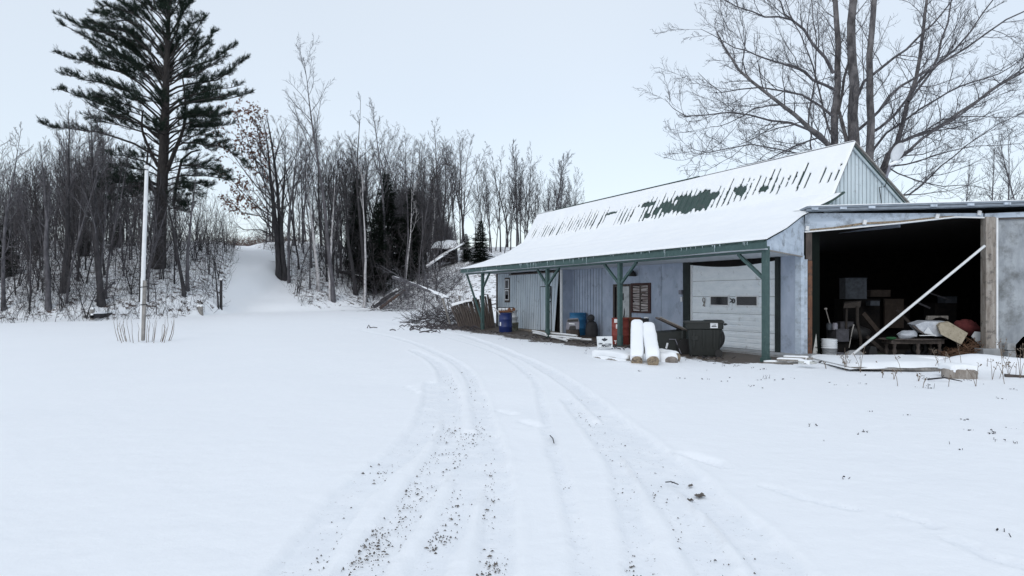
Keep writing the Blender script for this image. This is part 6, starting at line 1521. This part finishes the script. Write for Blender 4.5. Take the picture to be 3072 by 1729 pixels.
# ---- the great white pine
def pine():
    x0, y0_ = (475 - CX) / F * 50, 50.0
    z0_ = tz(x0, y0_)
    t = thing('pine_tree', (x0, y0_, z0_), 'huge dark white pine with wind swept boughs behind the flagpole', 'pine')
    rng = np.random.default_rng(9)
    def w_(px, py, dy=0.0): Y = y0_ + dy; return np.array([(px - CX) / F * Y, Y, CH + (HOR - py) / F * Y])
    org = np.array([x0, y0_, z0_])
    T = Lines(); C = Lines()
    TP = [(474, 850), (478, 740), (482, 640), (487, 540), (492, 440), (496, 330), (499, 220), (503, 110), (508, 0), (512, -120)]
    TPw = np.array([w_(*q) for q in TP]); TPw[0][2] = z0_ - .3
    T.add(TPw - org, [.56, .46, .42, .38, .33, .27, .21, .16, .11, .03], 12)
    
    Pc = []; Dd = []
    def bough(pts, dy, r=.09, dens_f=1.0, sub=1.0, f0=.30, vup=.25):
        pts2 = [w_(px, py, dy * (i / (len(pts) - 1)) ** .8) for i, (px, py) in enumerate(pts)]
        P = dens(np.array(pts2), .8)
        if len(P) > 14: P = P[np.linspace(0, len(P) - 1, 14).astype(int)]
        P = P + np.concatenate([[np.zeros(3)], rng.normal(0, .05, (len(P) - 1, 3))])
        C.add(P - org, np.linspace(r, .02, len(P)), 6)
        ln = np.linalg.norm(np.diff(P, axis=0), axis=1).sum()
        nsub = int(ln * 5.6 * dens_f)
        for k in range(nsub):
            f = f0 + (1 - f0) * (k + rng.random()) / nsub
            p, tt_ = at(P, f); s_ = 1 if rng.random() < .5 else -1
            if vnoise(np.array(p[0] * .75 + 40), np.array(p[2] * 1.1 + p[1] * .3), 5) + .25 * f < .35: continue
            side = unit(np.cross(tt_, [0, 0, 1]))
            d = unit(tt_ * rng.uniform(.8, 1.5) + side * s_ * rng.uniform(.2, .9) + np.array([0, 0, rng.uniform(-.25, vup * 3.4)]))
            l = (1.35 * (1.05 - f) + .55) * rng.uniform(.5, 1.25) * sub
            Q = branch(rng, p, d, l, 4, .35, .2)
            C.add(Q - org, np.linspace(.018, .007, 4), 3)
            m = int(9 * l + 4)
            for j in range(m):
                g = .15 + .85 * rng.random() ** .8; pp, t2 = at(Q, g)
                q_ = 5
                Pc.append(np.repeat((pp - org)[None], q_, 0) + rng.normal(0, .045, (q_, 3))); Dd.append(t2 * .75 + np.array([0, 0, .18]) + rng.normal(0, .50, (q_, 3)))
    L_ = [([(478, 470), (400, 430), (300, 400), (200, 388), (130, 378)], -2, .10, 1.25, .75),
          ([(482, 420), (410, 360), (320, 320), (240, 290), (175, 268)], 2, .10, 1.2, .8),
          ([(485, 400), (420, 372), (350, 350), (300, 330), (280, 318)], -4, .09, 1.0, .8),
          ([(490, 370), (420, 300), (340, 260), (260, 240), (190, 222)], -3, .09, 1.1, .8),
          ([(492, 330), (420, 250), (330, 205), (240, 180), (172, 163)], 1.5, .10, 1.2, .8),
          ([(494, 290), (430, 220), (340, 150), (250, 110), (176, 74)], -2, .09, 1.1, .8),
          ([(495, 270), (430, 180), (340, 110), (240, 80), (170, 46)], 3, .09, 1.1, .8),
          ([(497, 230), (440, 150), (380, 100), (320, 80), (272, 68)], -3, .08, 1.1, .8),
          ([(498, 190), (440, 110), (380, 60), (320, 45), (283, 40)], 2, .08, 1.1, .8),
          ([(500, 150), (450, 80), (400, 40), (350, 25), (312, 18)], -1, .08, 1.1, .8),
          ([(501, 110), (460, 50), (420, 10), (390, -20), (350, -30)], 1, .07, 1.1, .8),
          ([(502, 60), (470, 10), (430, -30), (410, -50)], 0, .06, 1.1, .8),
          ([(478, 560), (420, 535), (350, 530), (290, 540), (250, 556)], -2, .08, 1.3, .75),
          ([(478, 580), (420, 560), (360, 562), (300, 575), (265, 590)], 2.5, .07, 1.0, .8),
          ([(480, 520), (430, 480), (370, 470), (325, 462)], -4, .07, .8, .7),
          ([(480, 600), (430, 600), (380, 590), (330, 600)], -3, .06, .8, .8),
          ([(503, 160), (530, 90), (545, 40), (548, 5)], 1, .08, 1.1, .8),
          ([(503, 190), (550, 130), (590, 90), (612, 52)], -2, .08, 1.1, .8),
          ([(502, 220), (560, 170), (620, 130), (645, 92)], 2, .08, 1.1, .8),
          ([(501, 250), (560, 210), (640, 180), (705, 133)], -1, .09, 1.2, .8),
          ([(500, 280), (570, 250), (650, 240), (738, 176)], 2, .09, 1.2, .8),
          ([(500, 330), (560, 290), (650, 272), (722, 258)], -3, .08, 1.0, .8),
          ([(499, 350), (555, 310), (640, 300), (752, 280)], 2, .08, 1.1, .75),
          ([(496, 400), (560, 345), (630, 350), (692, 342)], -2, .08, 1.2, .8),
          ([(495, 430), (560, 380), (630, 385), (700, 372)], 3, .07, .9, .7),
          ([(494, 470), (550, 430), (620, 435), (680, 450), (742, 500)], -2, .08, 1.1, .75),
          ([(486, 545), (550, 528), (620, 530), (692, 540)], 1, .07, 1.3, .65),
          ([(484, 590), (530, 560), (570, 570), (598, 588)], -3, .06, 1.0, .8),
          ([(504, 120), (540, 60), (560, 20), (575, 5)], 2, .07, 1.1, .8), ([(505, 60), (535, 10), (550, -30)], -2, .06, 1.1, .8), ([(506, 20), (490, -30), (470, -60)], 1, .05, 1.1, .8), ([(506, 20), (530, -30), (540, -60)], 1, .05, 1.1, .8)]
    for q in L_: bough(q[0], q[1], q[2], q[3], q[4])
    for i in list(range(0, 14)) + list(range(16, 27)):
        a_, b_ = L_[i][0], L_[min(i + 1, len(L_) - 1)][0]
        for rep in range(2):
            m_ = rng.uniform(.25, .75); fr = rng.uniform(.45, .95)
            n_ = 5; A_ = np.array([np.interp(np.linspace(0, 1, n_), np.linspace(0, 1, len(a_)), [p[c] for p in a_]) for c in (0, 1)]).T
            B_ = np.array([np.interp(np.linspace(0, 1, n_), np.linspace(0, 1, len(b_)), [p[c] for p in b_]) for c in (0, 1)]).T
            Mx = A_ * (1 - m_) + B_ * m_; Mx = Mx[0] + (Mx - Mx[0]) * fr + rng.normal(0, 3, (n_, 2)) * np.linspace(0, 1, n_)[:, None]
            bough([tuple(p) for p in Mx], rng.uniform(-4.5, 4.5), .06, 1.0, .95, f0=.25)
    # boughs to and from the viewer fill the middle of the crown
    for k in range(26):
        f = rng.uniform(.42, .97); p, tt_ = at(TPw, f); a = rng.choice([-1, 1]) * rng.uniform(1.0, 2.1); ln = (1 - f) * 7 + 1.4
        px0 = CX + F * p[0] / p[1]; py0 = HOR - F * (p[2] - CH) / p[1]
        sx = rng.uniform(-75, 60) * (1.15 - f); bough([(px0, py0), (px0 + sx * .6, py0 - 28 * (1.2 - f)), (px0 + sx * 1.3, py0 - 70 * (1.2 - f))], math.copysign(ln, a), .06, 1.0, .8, f0=.2)
    for k in range(16):     # short boughs low on the stem
        py0 = rng.uniform(430, 640); sg = rng.choice([-1, 1]); ln = rng.uniform(35, 110); px0 = 492 - (py0 - 440) * .06
        bough([(px0, py0), (px0 + sg * ln * .5, py0 - 14), (px0 + sg * ln, py0 - rng.uniform(0, 22))], rng.uniform(-3, 3), .045, .8, .7, f0=.45)
    # the second leader on the right
    S2 = dens(np.array([w_(498, 520), w_(530, 440, -.3), w_(552, 380, -.5), w_(556, 300, -.6), w_(548, 235, -.6)]), 1.2)
    C.add(S2 - org, np.linspace(.17, .05, len(S2)), 7)
    for pts in ([(520, 620), (545, 480), (600, 450)], [(474, 500), (440, 430), (425, 380), (430, 330)], [(476, 610), (455, 560), (440, 500), (448, 430)]):
        P = dens(np.array([w_(*q) for q in pts]), 1.2); C.add(P - org, np.linspace(.12, .05, len(P)), 6)
    link('trunk', T.mesh('trunk'), BARKP, t); link('limbs', C.mesh('limbs'), BARKP, t)
    Pc = np.concatenate(Pc); Dd = np.concatenate(Dd); Dd /= np.linalg.norm(Dd, axis=1, keepdims=True)
    V, Q = quads_at(rng, Pc, Dd, .21, .024)
    link('needles', np_mesh('needles', V, quads=Q), NEEDLE, t)
pine()

# ---- many stemmed maple behind the garage
def maple():
    Yc = 31.0; x0 = (2560 - CX) / F * Yc; z0_ = tz(x0, Yc)
    t = thing('maple_tree', (x0, Yc, z0_), 'great many stemmed bare maple spreading behind the garage gable', 'tree')
    rng = np.random.default_rng(77); org = np.array([x0, Yc, z0_])
    def w_(px, py, dy=0.0): Y = Yc + dy; return np.array([(px - CX) / F * Y, Y, CH + (HOR - py) / F * Y])
    T = Lines(); C = Lines()
    def limb(pts, dy, r0, r1, dn=1.0, sides=8, foot=True, tw=1.0, f0=.12):
        r0 *= .86; r1 *= .8
        P = dens(np.array([w_(px, py, dy * i / (len(pts) - 1)) for i, (px, py) in enumerate(pts)]), .9)
        P[1:-1] += rng.normal(0, .035, (len(P) - 2, 3))
        (T if r0 > .085 else C).add(P - org, np.linspace(r0, r1, len(P)), sides)
        ln = np.linalg.norm(np.diff(P, axis=0), axis=1).sum()
        n = int(ln * 1.75 * dn)
        for k in range(n):
            f = f0 + (1 - f0) * (k + rng.random()) / n; p, tt_ = at(P, f)
            d = side_dir(rng, tt_, math.radians(rng.uniform(25, 55)))
            l = rng.uniform(.9, 3.2) * (1.25 - .6 * f) * tw; rr = min(.026, (r0 + (r1 - r0) * f) * .5)
            Q = branch(rng, p, d, l, 7, .35, .22); C.add(Q - org, np.linspace(rr, .007, 7), 4)
            grow(rng, C, Q - org, rr, .006, 0, [dict(n=9, f0=.15, ang=(25, 55), len=.45, tp=.5, rr=.5, rmin=.007, pts=5, up=.6, wob=.3, sides=3), dict(n=5, f0=.15, ang=(25, 60), len=.5, tp=.4, rr=.6, rmin=.0055, pts=4, up=.7, wob=.35, sides=3)])
    base = (2562, 880)
    limb([base, (2530, 620), (2490, 436), (2429, 383), (2342, 314), (2255, 244), (2194, 174), (2150, 95)], -3, .20, .03)
    limb([base, (2520, 640), (2503, 427), (2510, 261), (2516, 131), (2507, 0), (2500, -160)], 1, .27, .12, .8)
    limb([base, (2562, 640), (2560, 436), (2560, 261), (2551, 131), (2560, 0), (2570, -180)], 0, .37, .17, .8)
    limb([(2562, 470), (2530, 400), (2520, 330), (2530, 230), (2560, 150)], 1.5, .12, .06, .8)
    limb([base, (2600, 660), (2606, 492), (2612, 305), (2608, 174), (2621, 0), (2630, -150)], -1.5, .27, .12, .8)
    limb([base, (2620, 700), (2640, 523), (2690, 427), (2725, 305), (2756, 174), (2777, 44), (2790, -80)], 2, .20, .07)
    limb([(2650, 520), (2700, 470), (2760, 420), (2860, 360), (2960, 280), (3090, 190)], -2, .09, .03)
    limb([(2652, 525), (2682, 436), (2795, 392), (2930, 305), (3072, 209), (3180, 120)], 3, .10, .04)
    limb([(2500, 450), (2425, 392), (2311, 357), (2185, 338), (2059, 348), (1994, 296)], 1, .08, .012, 1.2)
    limb([(2500, 350), (2407, 287), (2281, 261), (2168, 279), (2094, 218)], 2, .07, .012, 1.2)
    limb([(2505, 270), (2440, 235), (2385, 200), (2320, 187), (2233, 152), (2185, 131), (2102, 87)], -2, .08, .012, 1.2)
    limb([(2500, 220), (2473, 174), (2407, 87), (2372, 57), (2298, 48), (2211, 20), (2150, -10)], -1, .09, .02, 1.1)
    limb([(2372, 57), (2340, 10), (2300, -40)], -1, .05, .02)
    limb([(2500, 440), (2400, 461), (2255, 431), (2124, 461), (2063, 440)], -3.5, .05, .01, 1.2, tw=.9)
    limb([(2470, 410), (2380, 440), (2300, 480), (2210, 500)], -3.5, .05, .01, 1.0, tw=.8)
    limb([(2342, 314), (2260, 330), (2190, 370), (2130, 380)], -3.5, .04, .01, 1.2)
    limb([(2560, 330), (2590, 250), (2680, 175), (2760, 110), (2830, 40), (2870, -20)], 2, .09, .03)
    limb([(2575, 390), (2640, 330), (2700, 260), (2800, 205), (2900, 140), (3020, 60), (3100, 10)], -2, .08, .03)
    limb([(2612, 400), (2680, 350), (2760, 240), (2865, 150), (2952, 40), (2990, -20)], 1, .08, .03)
    limb([(2600, 480), (2660, 400), (2760, 330), (2880, 260), (3000, 220), (3100, 150)], 4, .07, .02)
    limb([(2640, 510), (2720, 490), (2800, 470), (2920, 440), (3060, 430)], -1, .05, .01)
    limb([(2640, 545), (2700, 590), (2760, 560), (2820, 500), (2900, 440), (3000, 370), (3090, 330)], -2, .06, .012)
    limb([(2690, 430), (2760, 400), (2830, 360), (2950, 350), (3080, 355)], 3, .05, .012)
    limb([(2660, 500), (2740, 540), (2830, 560), (2930, 560), (3010, 590)], 2, .04, .01, .8)
    limb([(2725, 305), (2790, 220), (2830, 120), (2850, 20), (2860, -50)], 1, .07, .03)
    limb([(2425, 380), (2440, 280), (2450, 180), (2440, 60), (2430, -40)], 2, .05, .02)
    limb([(2503, 420), (2470, 330), (2440, 200), (2380, 60), (2350, -40)], 3, .06, .02)
    limb([(2429, 383), (2430, 430), (2440, 480)], 0, .05, .03, .5)
    limb([(2255, 244), (2230, 180), (2235, 110), (2220, 60)], -2, .04, .01, 1.2)
    link('trunk', T.mesh('trunk'), BIGBARK, t); link('crown', C.mesh('crown'), BARK, t)
maple()

# ---- beech keeping its dead leaves by the lane
def beech():
    x0, y0_ = hit(845, 840); y0_ += 1.0; z0_ = tz(x0, y0_)
    t = thing('beech_tree', (x0, y0_, z0_), 'beech keeping brown leaves on boughs sweeping left over the snowy lane', 'tree')
    rng = np.random.default_rng(31); org = np.array([x0, y0_, z0_])
    def w_(px, py, dy=0.0): Y = y0_ + dy; return np.array([(px - CX) / F * Y, Y, CH + (HOR - py) / F * Y])
    T = Lines(); C = Lines(); ends = []
    P = dens(np.array([w_(846, 850), w_(840, 700), (w_(832, 560)), w_(815, 430), w_(800, 350)]), 1.5); P[0][2] -= .3; T.add(P - org, np.linspace(.22, .03, len(P)), 8)
    spec = [dict(n=12, f0=.15, ang=(20, 50), len=.35, tp=.5, rr=.5, rmin=.010, pts=5, up=.5, wob=.25, sides=3), dict(n=5, f0=.15, ang=(25, 60), len=.5, tp=.4, rr=.6, rmin=.008, pts=4, up=.3, wob=.3, sides=3)]
    for i, pts in enumerate([[(838, 640), (780, 520), (735, 400), (705, 345)], [(836, 620), (770, 560), (710, 480), (670, 420)], [(838, 660), (770, 620), (720, 570), (680, 520)], [(830, 540), (790, 460), (770, 380), (765, 345)], [(838, 690), (790, 650), (730, 640), (690, 600)], [(825, 480), (840, 420), (865, 370)], [(834, 600), (800, 520), (740, 450), (700, 400)], [(840, 720), (780, 690), (730, 690), (700, 660)], [(832, 560), (870, 500), (900, 440)]]):
        Q = dens(np.array([w_(px, py, rng.uniform(-3, 3) * k / 3) for k, (px, py) in enumerate(pts)]), 1.2); C.add(Q - org, np.linspace(.07, .012, len(Q)), 5)
        grow(rng, C, Q - org, .06, .01, 0, spec, ends if i in (0, 1, 2, 4, 6, 3) else None)
    link('trunk', T.mesh('trunk'), BARK2, t); link('crown', C.mesh('crown'), BARKBROWN, t)
    E_ = np.array(ends); k = rng.random(len(E_)) < .75; E_ = E_[k]
    E_ = np.repeat(E_, 3, 0) + rng.normal(0, .12, (len(E_) * 3, 3)); D = rng.normal(0, 1, (len(E_), 3)); D[:, 2] -= .6; D /= np.linalg.norm(D, axis=1, keepdims=True)
    V, Q = quads_at(rng, E_, D, .19, .15); link('leaves', np_mesh('leaves', V, quads=Q), LEAF, t)
beech()

# ---- fallen trunks
def fallen(name, label, a, b, ya, yb, r, m, snow=True, cat='fallen tree', twigs=0, seed=1):
    A_ = np.array([(a[0] - CX) / F * ya, ya, CH + (HOR - a[1]) / F * ya]); B_ = np.array([(b[0] - CX) / F * yb, yb, CH + (HOR - b[1]) / F * yb])
    t = thing(name, A_, label, cat); rng = np.random.default_rng(seed)
    P = branch(rng, A_, B_ - A_, np.linalg.norm(B_ - A_), 9, 0, .10); P = P + (B_ - P[-1]) * np.linspace(0, 1, 9)[:, None]
    L_ = Lines(); L_.add(P - A_, np.linspace(r, r * .6, 9), 8); link('trunk', L_.mesh('trunk'), m, t)
    if snow:
        mb = MB(); snowcap(mb, P[0] + [0, 0, r * .5], P[-1] + [0, 0, r * .35], r * 1.3, r * .55, seed=seed, n=16); mb.build('snow', SNOW, t)
    if twigs:
        C = Lines(); grow(rng, C, P - A_, r, r * .5, 0, [dict(n=twigs, f0=.2, ang=(30, 75), len=.35, tp=.4, rr=.4, rmin=.015, pts=6, up=.2, wob=.35, sides=4), dict(n=7, f0=.15, ang=(25, 60), len=.5, tp=.4, rr=.6, rmin=.010, pts=4, up=.2, wob=.35, sides=3), dict(n=4, f0=.15, ang=(25, 60), len=.5, tp=.4, rr=.6, rmin=.008, pts=4, up=.2, wob=.35, sides=3)])
        link('branches', C.mesh('branches'), BARK, t)
fallen('fallen_birch', 'snow topped fallen birch slanting up to the right beyond the porch end', (1280, 800), (1392, 730), 52, 54, .12, BIRCH, twigs=16, seed=3)
fallen('fallen_tree', 'snowy fallen trunk sloping down right towards the panel stack', (1180, 832), (1345, 895), 48, 41, .13, BARK, twigs=12, seed=4)
fallen('fallen_log', 'thick snowy log slanting up from the field edge below the hemlocks', (1118, 924), (1198, 868), 56, 58, .22, BARK2, seed=5)
fallen('fallen_log', 'brown log right beside the snowy slanting one below the hemlocks', (1140, 925), (1215, 872), 55.5, 57, .14, mat('red_brown_log', (.10, .055, .035), (.16, .09, .06), 8, .9), snow=False, seed=6)
fallen('fallen_log', 'long snowy log lying across the slope behind the leaning left tree', (215, 778), (395, 735), 60, 62, .16, BARK2, seed=7)
fallen('fallen_log', 'thin snowy log lying level among the left saplings', (110, 826), (275, 836), 47, 47, .09, BARK2, seed=8)
fallen('fallen_log', 'snowy log at the field edge left of the flagpole', (275, 948), (385, 930), 40, 43, .16, BARK2, seed=9)
fallen('fallen_log', 'dark log across the wood floor below the hemlocks', (1020, 815), (1130, 840), 60, 60, .18, BARK2, seed=10)
fallen('fallen_branch', 'broken bough leaning in the left woods', (285, 905), (345, 845), 42, 43, .09, BARK, snow=False, seed=11, twigs=5)
# snag heaps of brush by the porch end
def brushheap(name, label, cx, cy, rx, ry, h, n, seed, m=BARKBROWN, kind='stuff', sc=1.0, r=.010):
    rng = np.random.default_rng(seed); L_ = Lines(); z = tz(cx, cy)
    for k in range(n):
        a = rng.uniform(0, 6.28); q = math.sqrt(rng.random()); x = cx + rx * q * math.cos(a); y = cy + ry * q * math.sin(a); zz = tz(x, y) + h * (1 - q * q) * rng.random()
        d = unit(np.array([rng.normal(0, 1), rng.normal(0, .6), rng.uniform(-.1, .8)])); P = branch(rng, np.array([x, y, zz]), d, rng.uniform(.4, 1.5) * sc, 5, .1, .4)
        L_.add(P, np.linspace(r * rng.uniform(.8, 1.8), r * .5, 5), 3)
    me = L_.mesh(name); o = link(name, me, m); tag(o, label, 'brush', kind=kind); return o
brushheap('brush_heap', 'tangled brown brush beyond the porch end', -3.6, 37.5, 2.0, 1.6, 1.0, 550, 1)
brushheap('brush_heap', 'tangled grey brush under the fallen birch', -7.6, 54, 3.6, 2.6, 1.8, 520, 2, m=BARK, sc=1.8)
brushheap('brush_heap', 'reddish brush at the top of the snowy lane', -36.5, 93, 9, 3, 1.3, 700, 3, m=mat('red_brown_brush', (.10, .055, .045), (.16, .10, .085), 4, .95), sc=1.6, r=.02)
brushheap('brush_heap', 'low brown brush closing the upper end of the snowy lane', -33.5, 97, 5, 2.5, 2.6, 700, 5, m=BARKBROWN, sc=1.8, r=.018)
# debris on the snow before the panels
mb = MB(); rg = random.Random(55)
for k in range(150):
    x = rg.gauss(-3.5, 1.1); y = rg.gauss(33.5, 1.6); z = tz(x, y); a = rg.uniform(-.6, .6); l = rg.uniform(.1, .6); mb.tube([(x, y, z + .02), (x + l * math.cos(a) * .5, y + l * math.sin(a), z + rg.uniform(.03, .2)), (x + l * math.cos(a), y + l * math.sin(a), z + .02)], rg.uniform(.008, .03), 4)
o = mb.build('twig_litter', BARKBROWN); tag(o, 'twigs and scrap strewn on the snow beyond the porch end', 'litter', kind='stuff')
mb = MB()
for k in range(260):
    s = rg.uniform(1, 19); t_ = -.45 + rg.gauss(0, .28); p = L(s, t_, 0); a = rg.random() * 3; l = rg.uniform(.04, .22); mb.tube([(p.x, p.y, .015), (p.x + l * math.cos(a), p.y + l * math.sin(a), .03 + rg.random() * .03)], rg.uniform(.006, .016), 4)
o = mb.build('leaf_litter', BARK2); tag(o, 'dark twigs and leaves strewn along the porch edge', 'litter', kind='stuff')

# forest undergrowth that nobody could count
def undergrowth(name, label, n, pxr, dep, hh, seed, m, r=.009):
    rng = np.random.default_rng(seed); L_ = Lines(); k = 0; px_ = rng.uniform(*pxr, n * 3); u_ = rng.random(n * 3) ** 1.4
    a_ = (px_ - CX) / F; Y_ = np.interp(a_ * 50, EX, EY) + .3 + dep * u_; x_ = a_ * Y_
    ok = (Y_ - np.interp(x_, EX, EY) > .2) & (path_dist(x_, Y_) > .1)
    x_ = x_[ok][:n]; Y_ = Y_[ok][:n]; z_ = terrain(x_, Y_)
    for x, y, z in zip(x_, Y_, z_):
        h = hh * rng.uniform(.3, 1.3); P = branch(rng, np.array([x, y, z - .05]), np.array([rng.normal(0, .35), rng.normal(0, .35), 1]), h, 4, .1, .35); L_.add(P, np.linspace(r * rng.uniform(.8, 1.6), r * .5, 4), 3)
        for j in range(rng.integers(1, 4)):
            p, tt_ = at(P, rng.uniform(.3, .95)); L_.add(branch(rng, p, side_dir(rng, tt_, .8), h * .35, 3, .2, .3), [r * .7, r * .6, r * .4], 3)
    o = link(name, L_.mesh(name), m); tag(o, label, 'undergrowth', kind='stuff')
undergrowth('undergrowth', 'dense twiggy undergrowth in the left woods', 3300, (-150, 700), 26, 1.4, 61, BARK2)
undergrowth('undergrowth', 'twiggy undergrowth between snowy lane and garage', 2000, (700, 1400), 20, 1.0, 62, BARKBROWN)
# far wood on the hilltop, one mass
rng = np.random.default_rng(91); L_ = Lines()
for k in range(230, 610):
    px_ = rng.uniform(-200, 460) if k < 460 else rng.uniform(980, 1330); Y_ = rng.uniform(58, 84); a_ = (px_ - CX) / F; x = a_ * Y_; z = tz(x, Y_) - .2; h = rng.uniform(4, 9.5)
    P = branch(rng, np.array([x, Y_, z]), np.array([rng.normal(0, .07), 0, 1.0]), h, 6, .1, .15); L_.add(P, np.linspace(.05, .012, 6), 4)
    for j in range(12):
        p, tt_ = at(P, rng.uniform(.15, .98)); Q = branch(rng, p, side_dir(rng, tt_, .8), h * .22, 4, .4, .3); L_.add(Q, [.018, .015, .012, .008], 3)
        p, tt_ = at(Q, .5); L_.add(branch(rng, p, side_dir(rng, tt_, .7), h * .12, 3, .4, .3), [.011, .009, .007], 3)
o = link('thicket', L_.mesh('thicket'), BARK2); tag(o, 'dense dark thicket of thin stems deep in the woods', 'thicket', kind='stuff')
L_ = Lines()
for k in range(1500):
    px_ = rng.uniform(-200, 1720); Y_ = rng.uniform(92, 150)
    if 640 < px_ < 790 and Y_ < 100: continue; a_ = (px_ - CX) / F; x = a_ * Y_; z = tz(x, Y_) - .2; h = rng.uniform(4, 11)
    P = branch(rng, np.array([x, Y_, z]), np.array([rng.normal(0, .05), 0, 1.0]), h, 5, .1, .15); L_.add(P, np.linspace(.07, .02, 5), 4)
    for j in range(8):
        p, tt_ = at(P, rng.uniform(.25, .98)); L_.add(branch(rng, p, side_dir(rng, tt_, .7), h * .3, 4, .5, .3), [.025, .022, .018, .012], 3)
o = link('far_wood', L_.mesh('far_wood'), BARK); tag(o, 'far leafless wood on the hilltop behind the nearer trees', 'wood', kind='stuff')

# ---- stumps, stake posts and the little shack
for (px_, py_, top, r, lb) in [(601, 947, 917, .17, 'sawn stump with snow cap at the left mouth of the lane'), (277, 962, 925, .12, 'snow capped stub at the field edge in the left woods'), (663, 925, 838, .09, 'bare broken post beside the mouth of the lane')]:
    x, y = hit(px_, py_, 34, 90); z = tz(x, y); h = CH + (HOR - top) / F * y - z; t = thing('stump' if r > .1 else 'post', (x, y, z), lb, 'stump' if r > .1 else 'post')
    mb = MB(); mb.tube([(x, y, z - .2), (x, y, z + h * .5), (x + .02, y, z + h)], [r * 1.15, r, r * .95], 10); mb.build('wood', WOODGREY if r > .1 else BARK2, t)
    mb = MB(); snowcap(mb, (x - r, y, z + h - .02), (x + r, y, z + h - .02), r * 1.8, .09, seed=2); mb.build('snow', SNOW, t)
ys_ = 62.0; x = (1335 - CX) / F * ys_; zr = CH + (HOR - 742) / F * ys_; z = tz(x, ys_)
t = thing('old_shack', (x, ys_ + 1, z), 'small dark shack with snowy roof behind the fallen birch', 'shack')
mb = MB(); mb.box((x, ys_ + 1.2, zr - .65), (1.7, 1.6, 1.3)); mb.build('wall', DARK, t)
mb = MB(); mb.hexa([(x - 1.25, ys_ + .1, zr - .22), (x + 1.2, ys_ + .1, zr - .12), (x + 1.0, ys_ + 1.3, zr + .55), (x - .85, ys_ + 1.3, zr + .5), (x - 1.25, ys_ + .1, zr - .15), (x + 1.2, ys_ + .1, zr - .05), (x + 1.0, ys_ + 1.3, zr + .62), (x - .85, ys_ + 1.3, zr + .57)]); mb.build('roof', WOODDK, t)
mb = MB(); mb.grid([[(x - 1.27 + .42 * f + g * (2.47 - .6 * f), ys_ + .06 + 1.26 * f, zr - .14 + .10 * g + .74 * f + (.10 if 0 < f < 1 else .0) + .05 * math.sin(g * 9 + f * 3)) for g in [i / 10 for i in range(11)]] for f in (0, .05, .5, .95, 1)]); mb.build('roof_snow', SNOW, t)
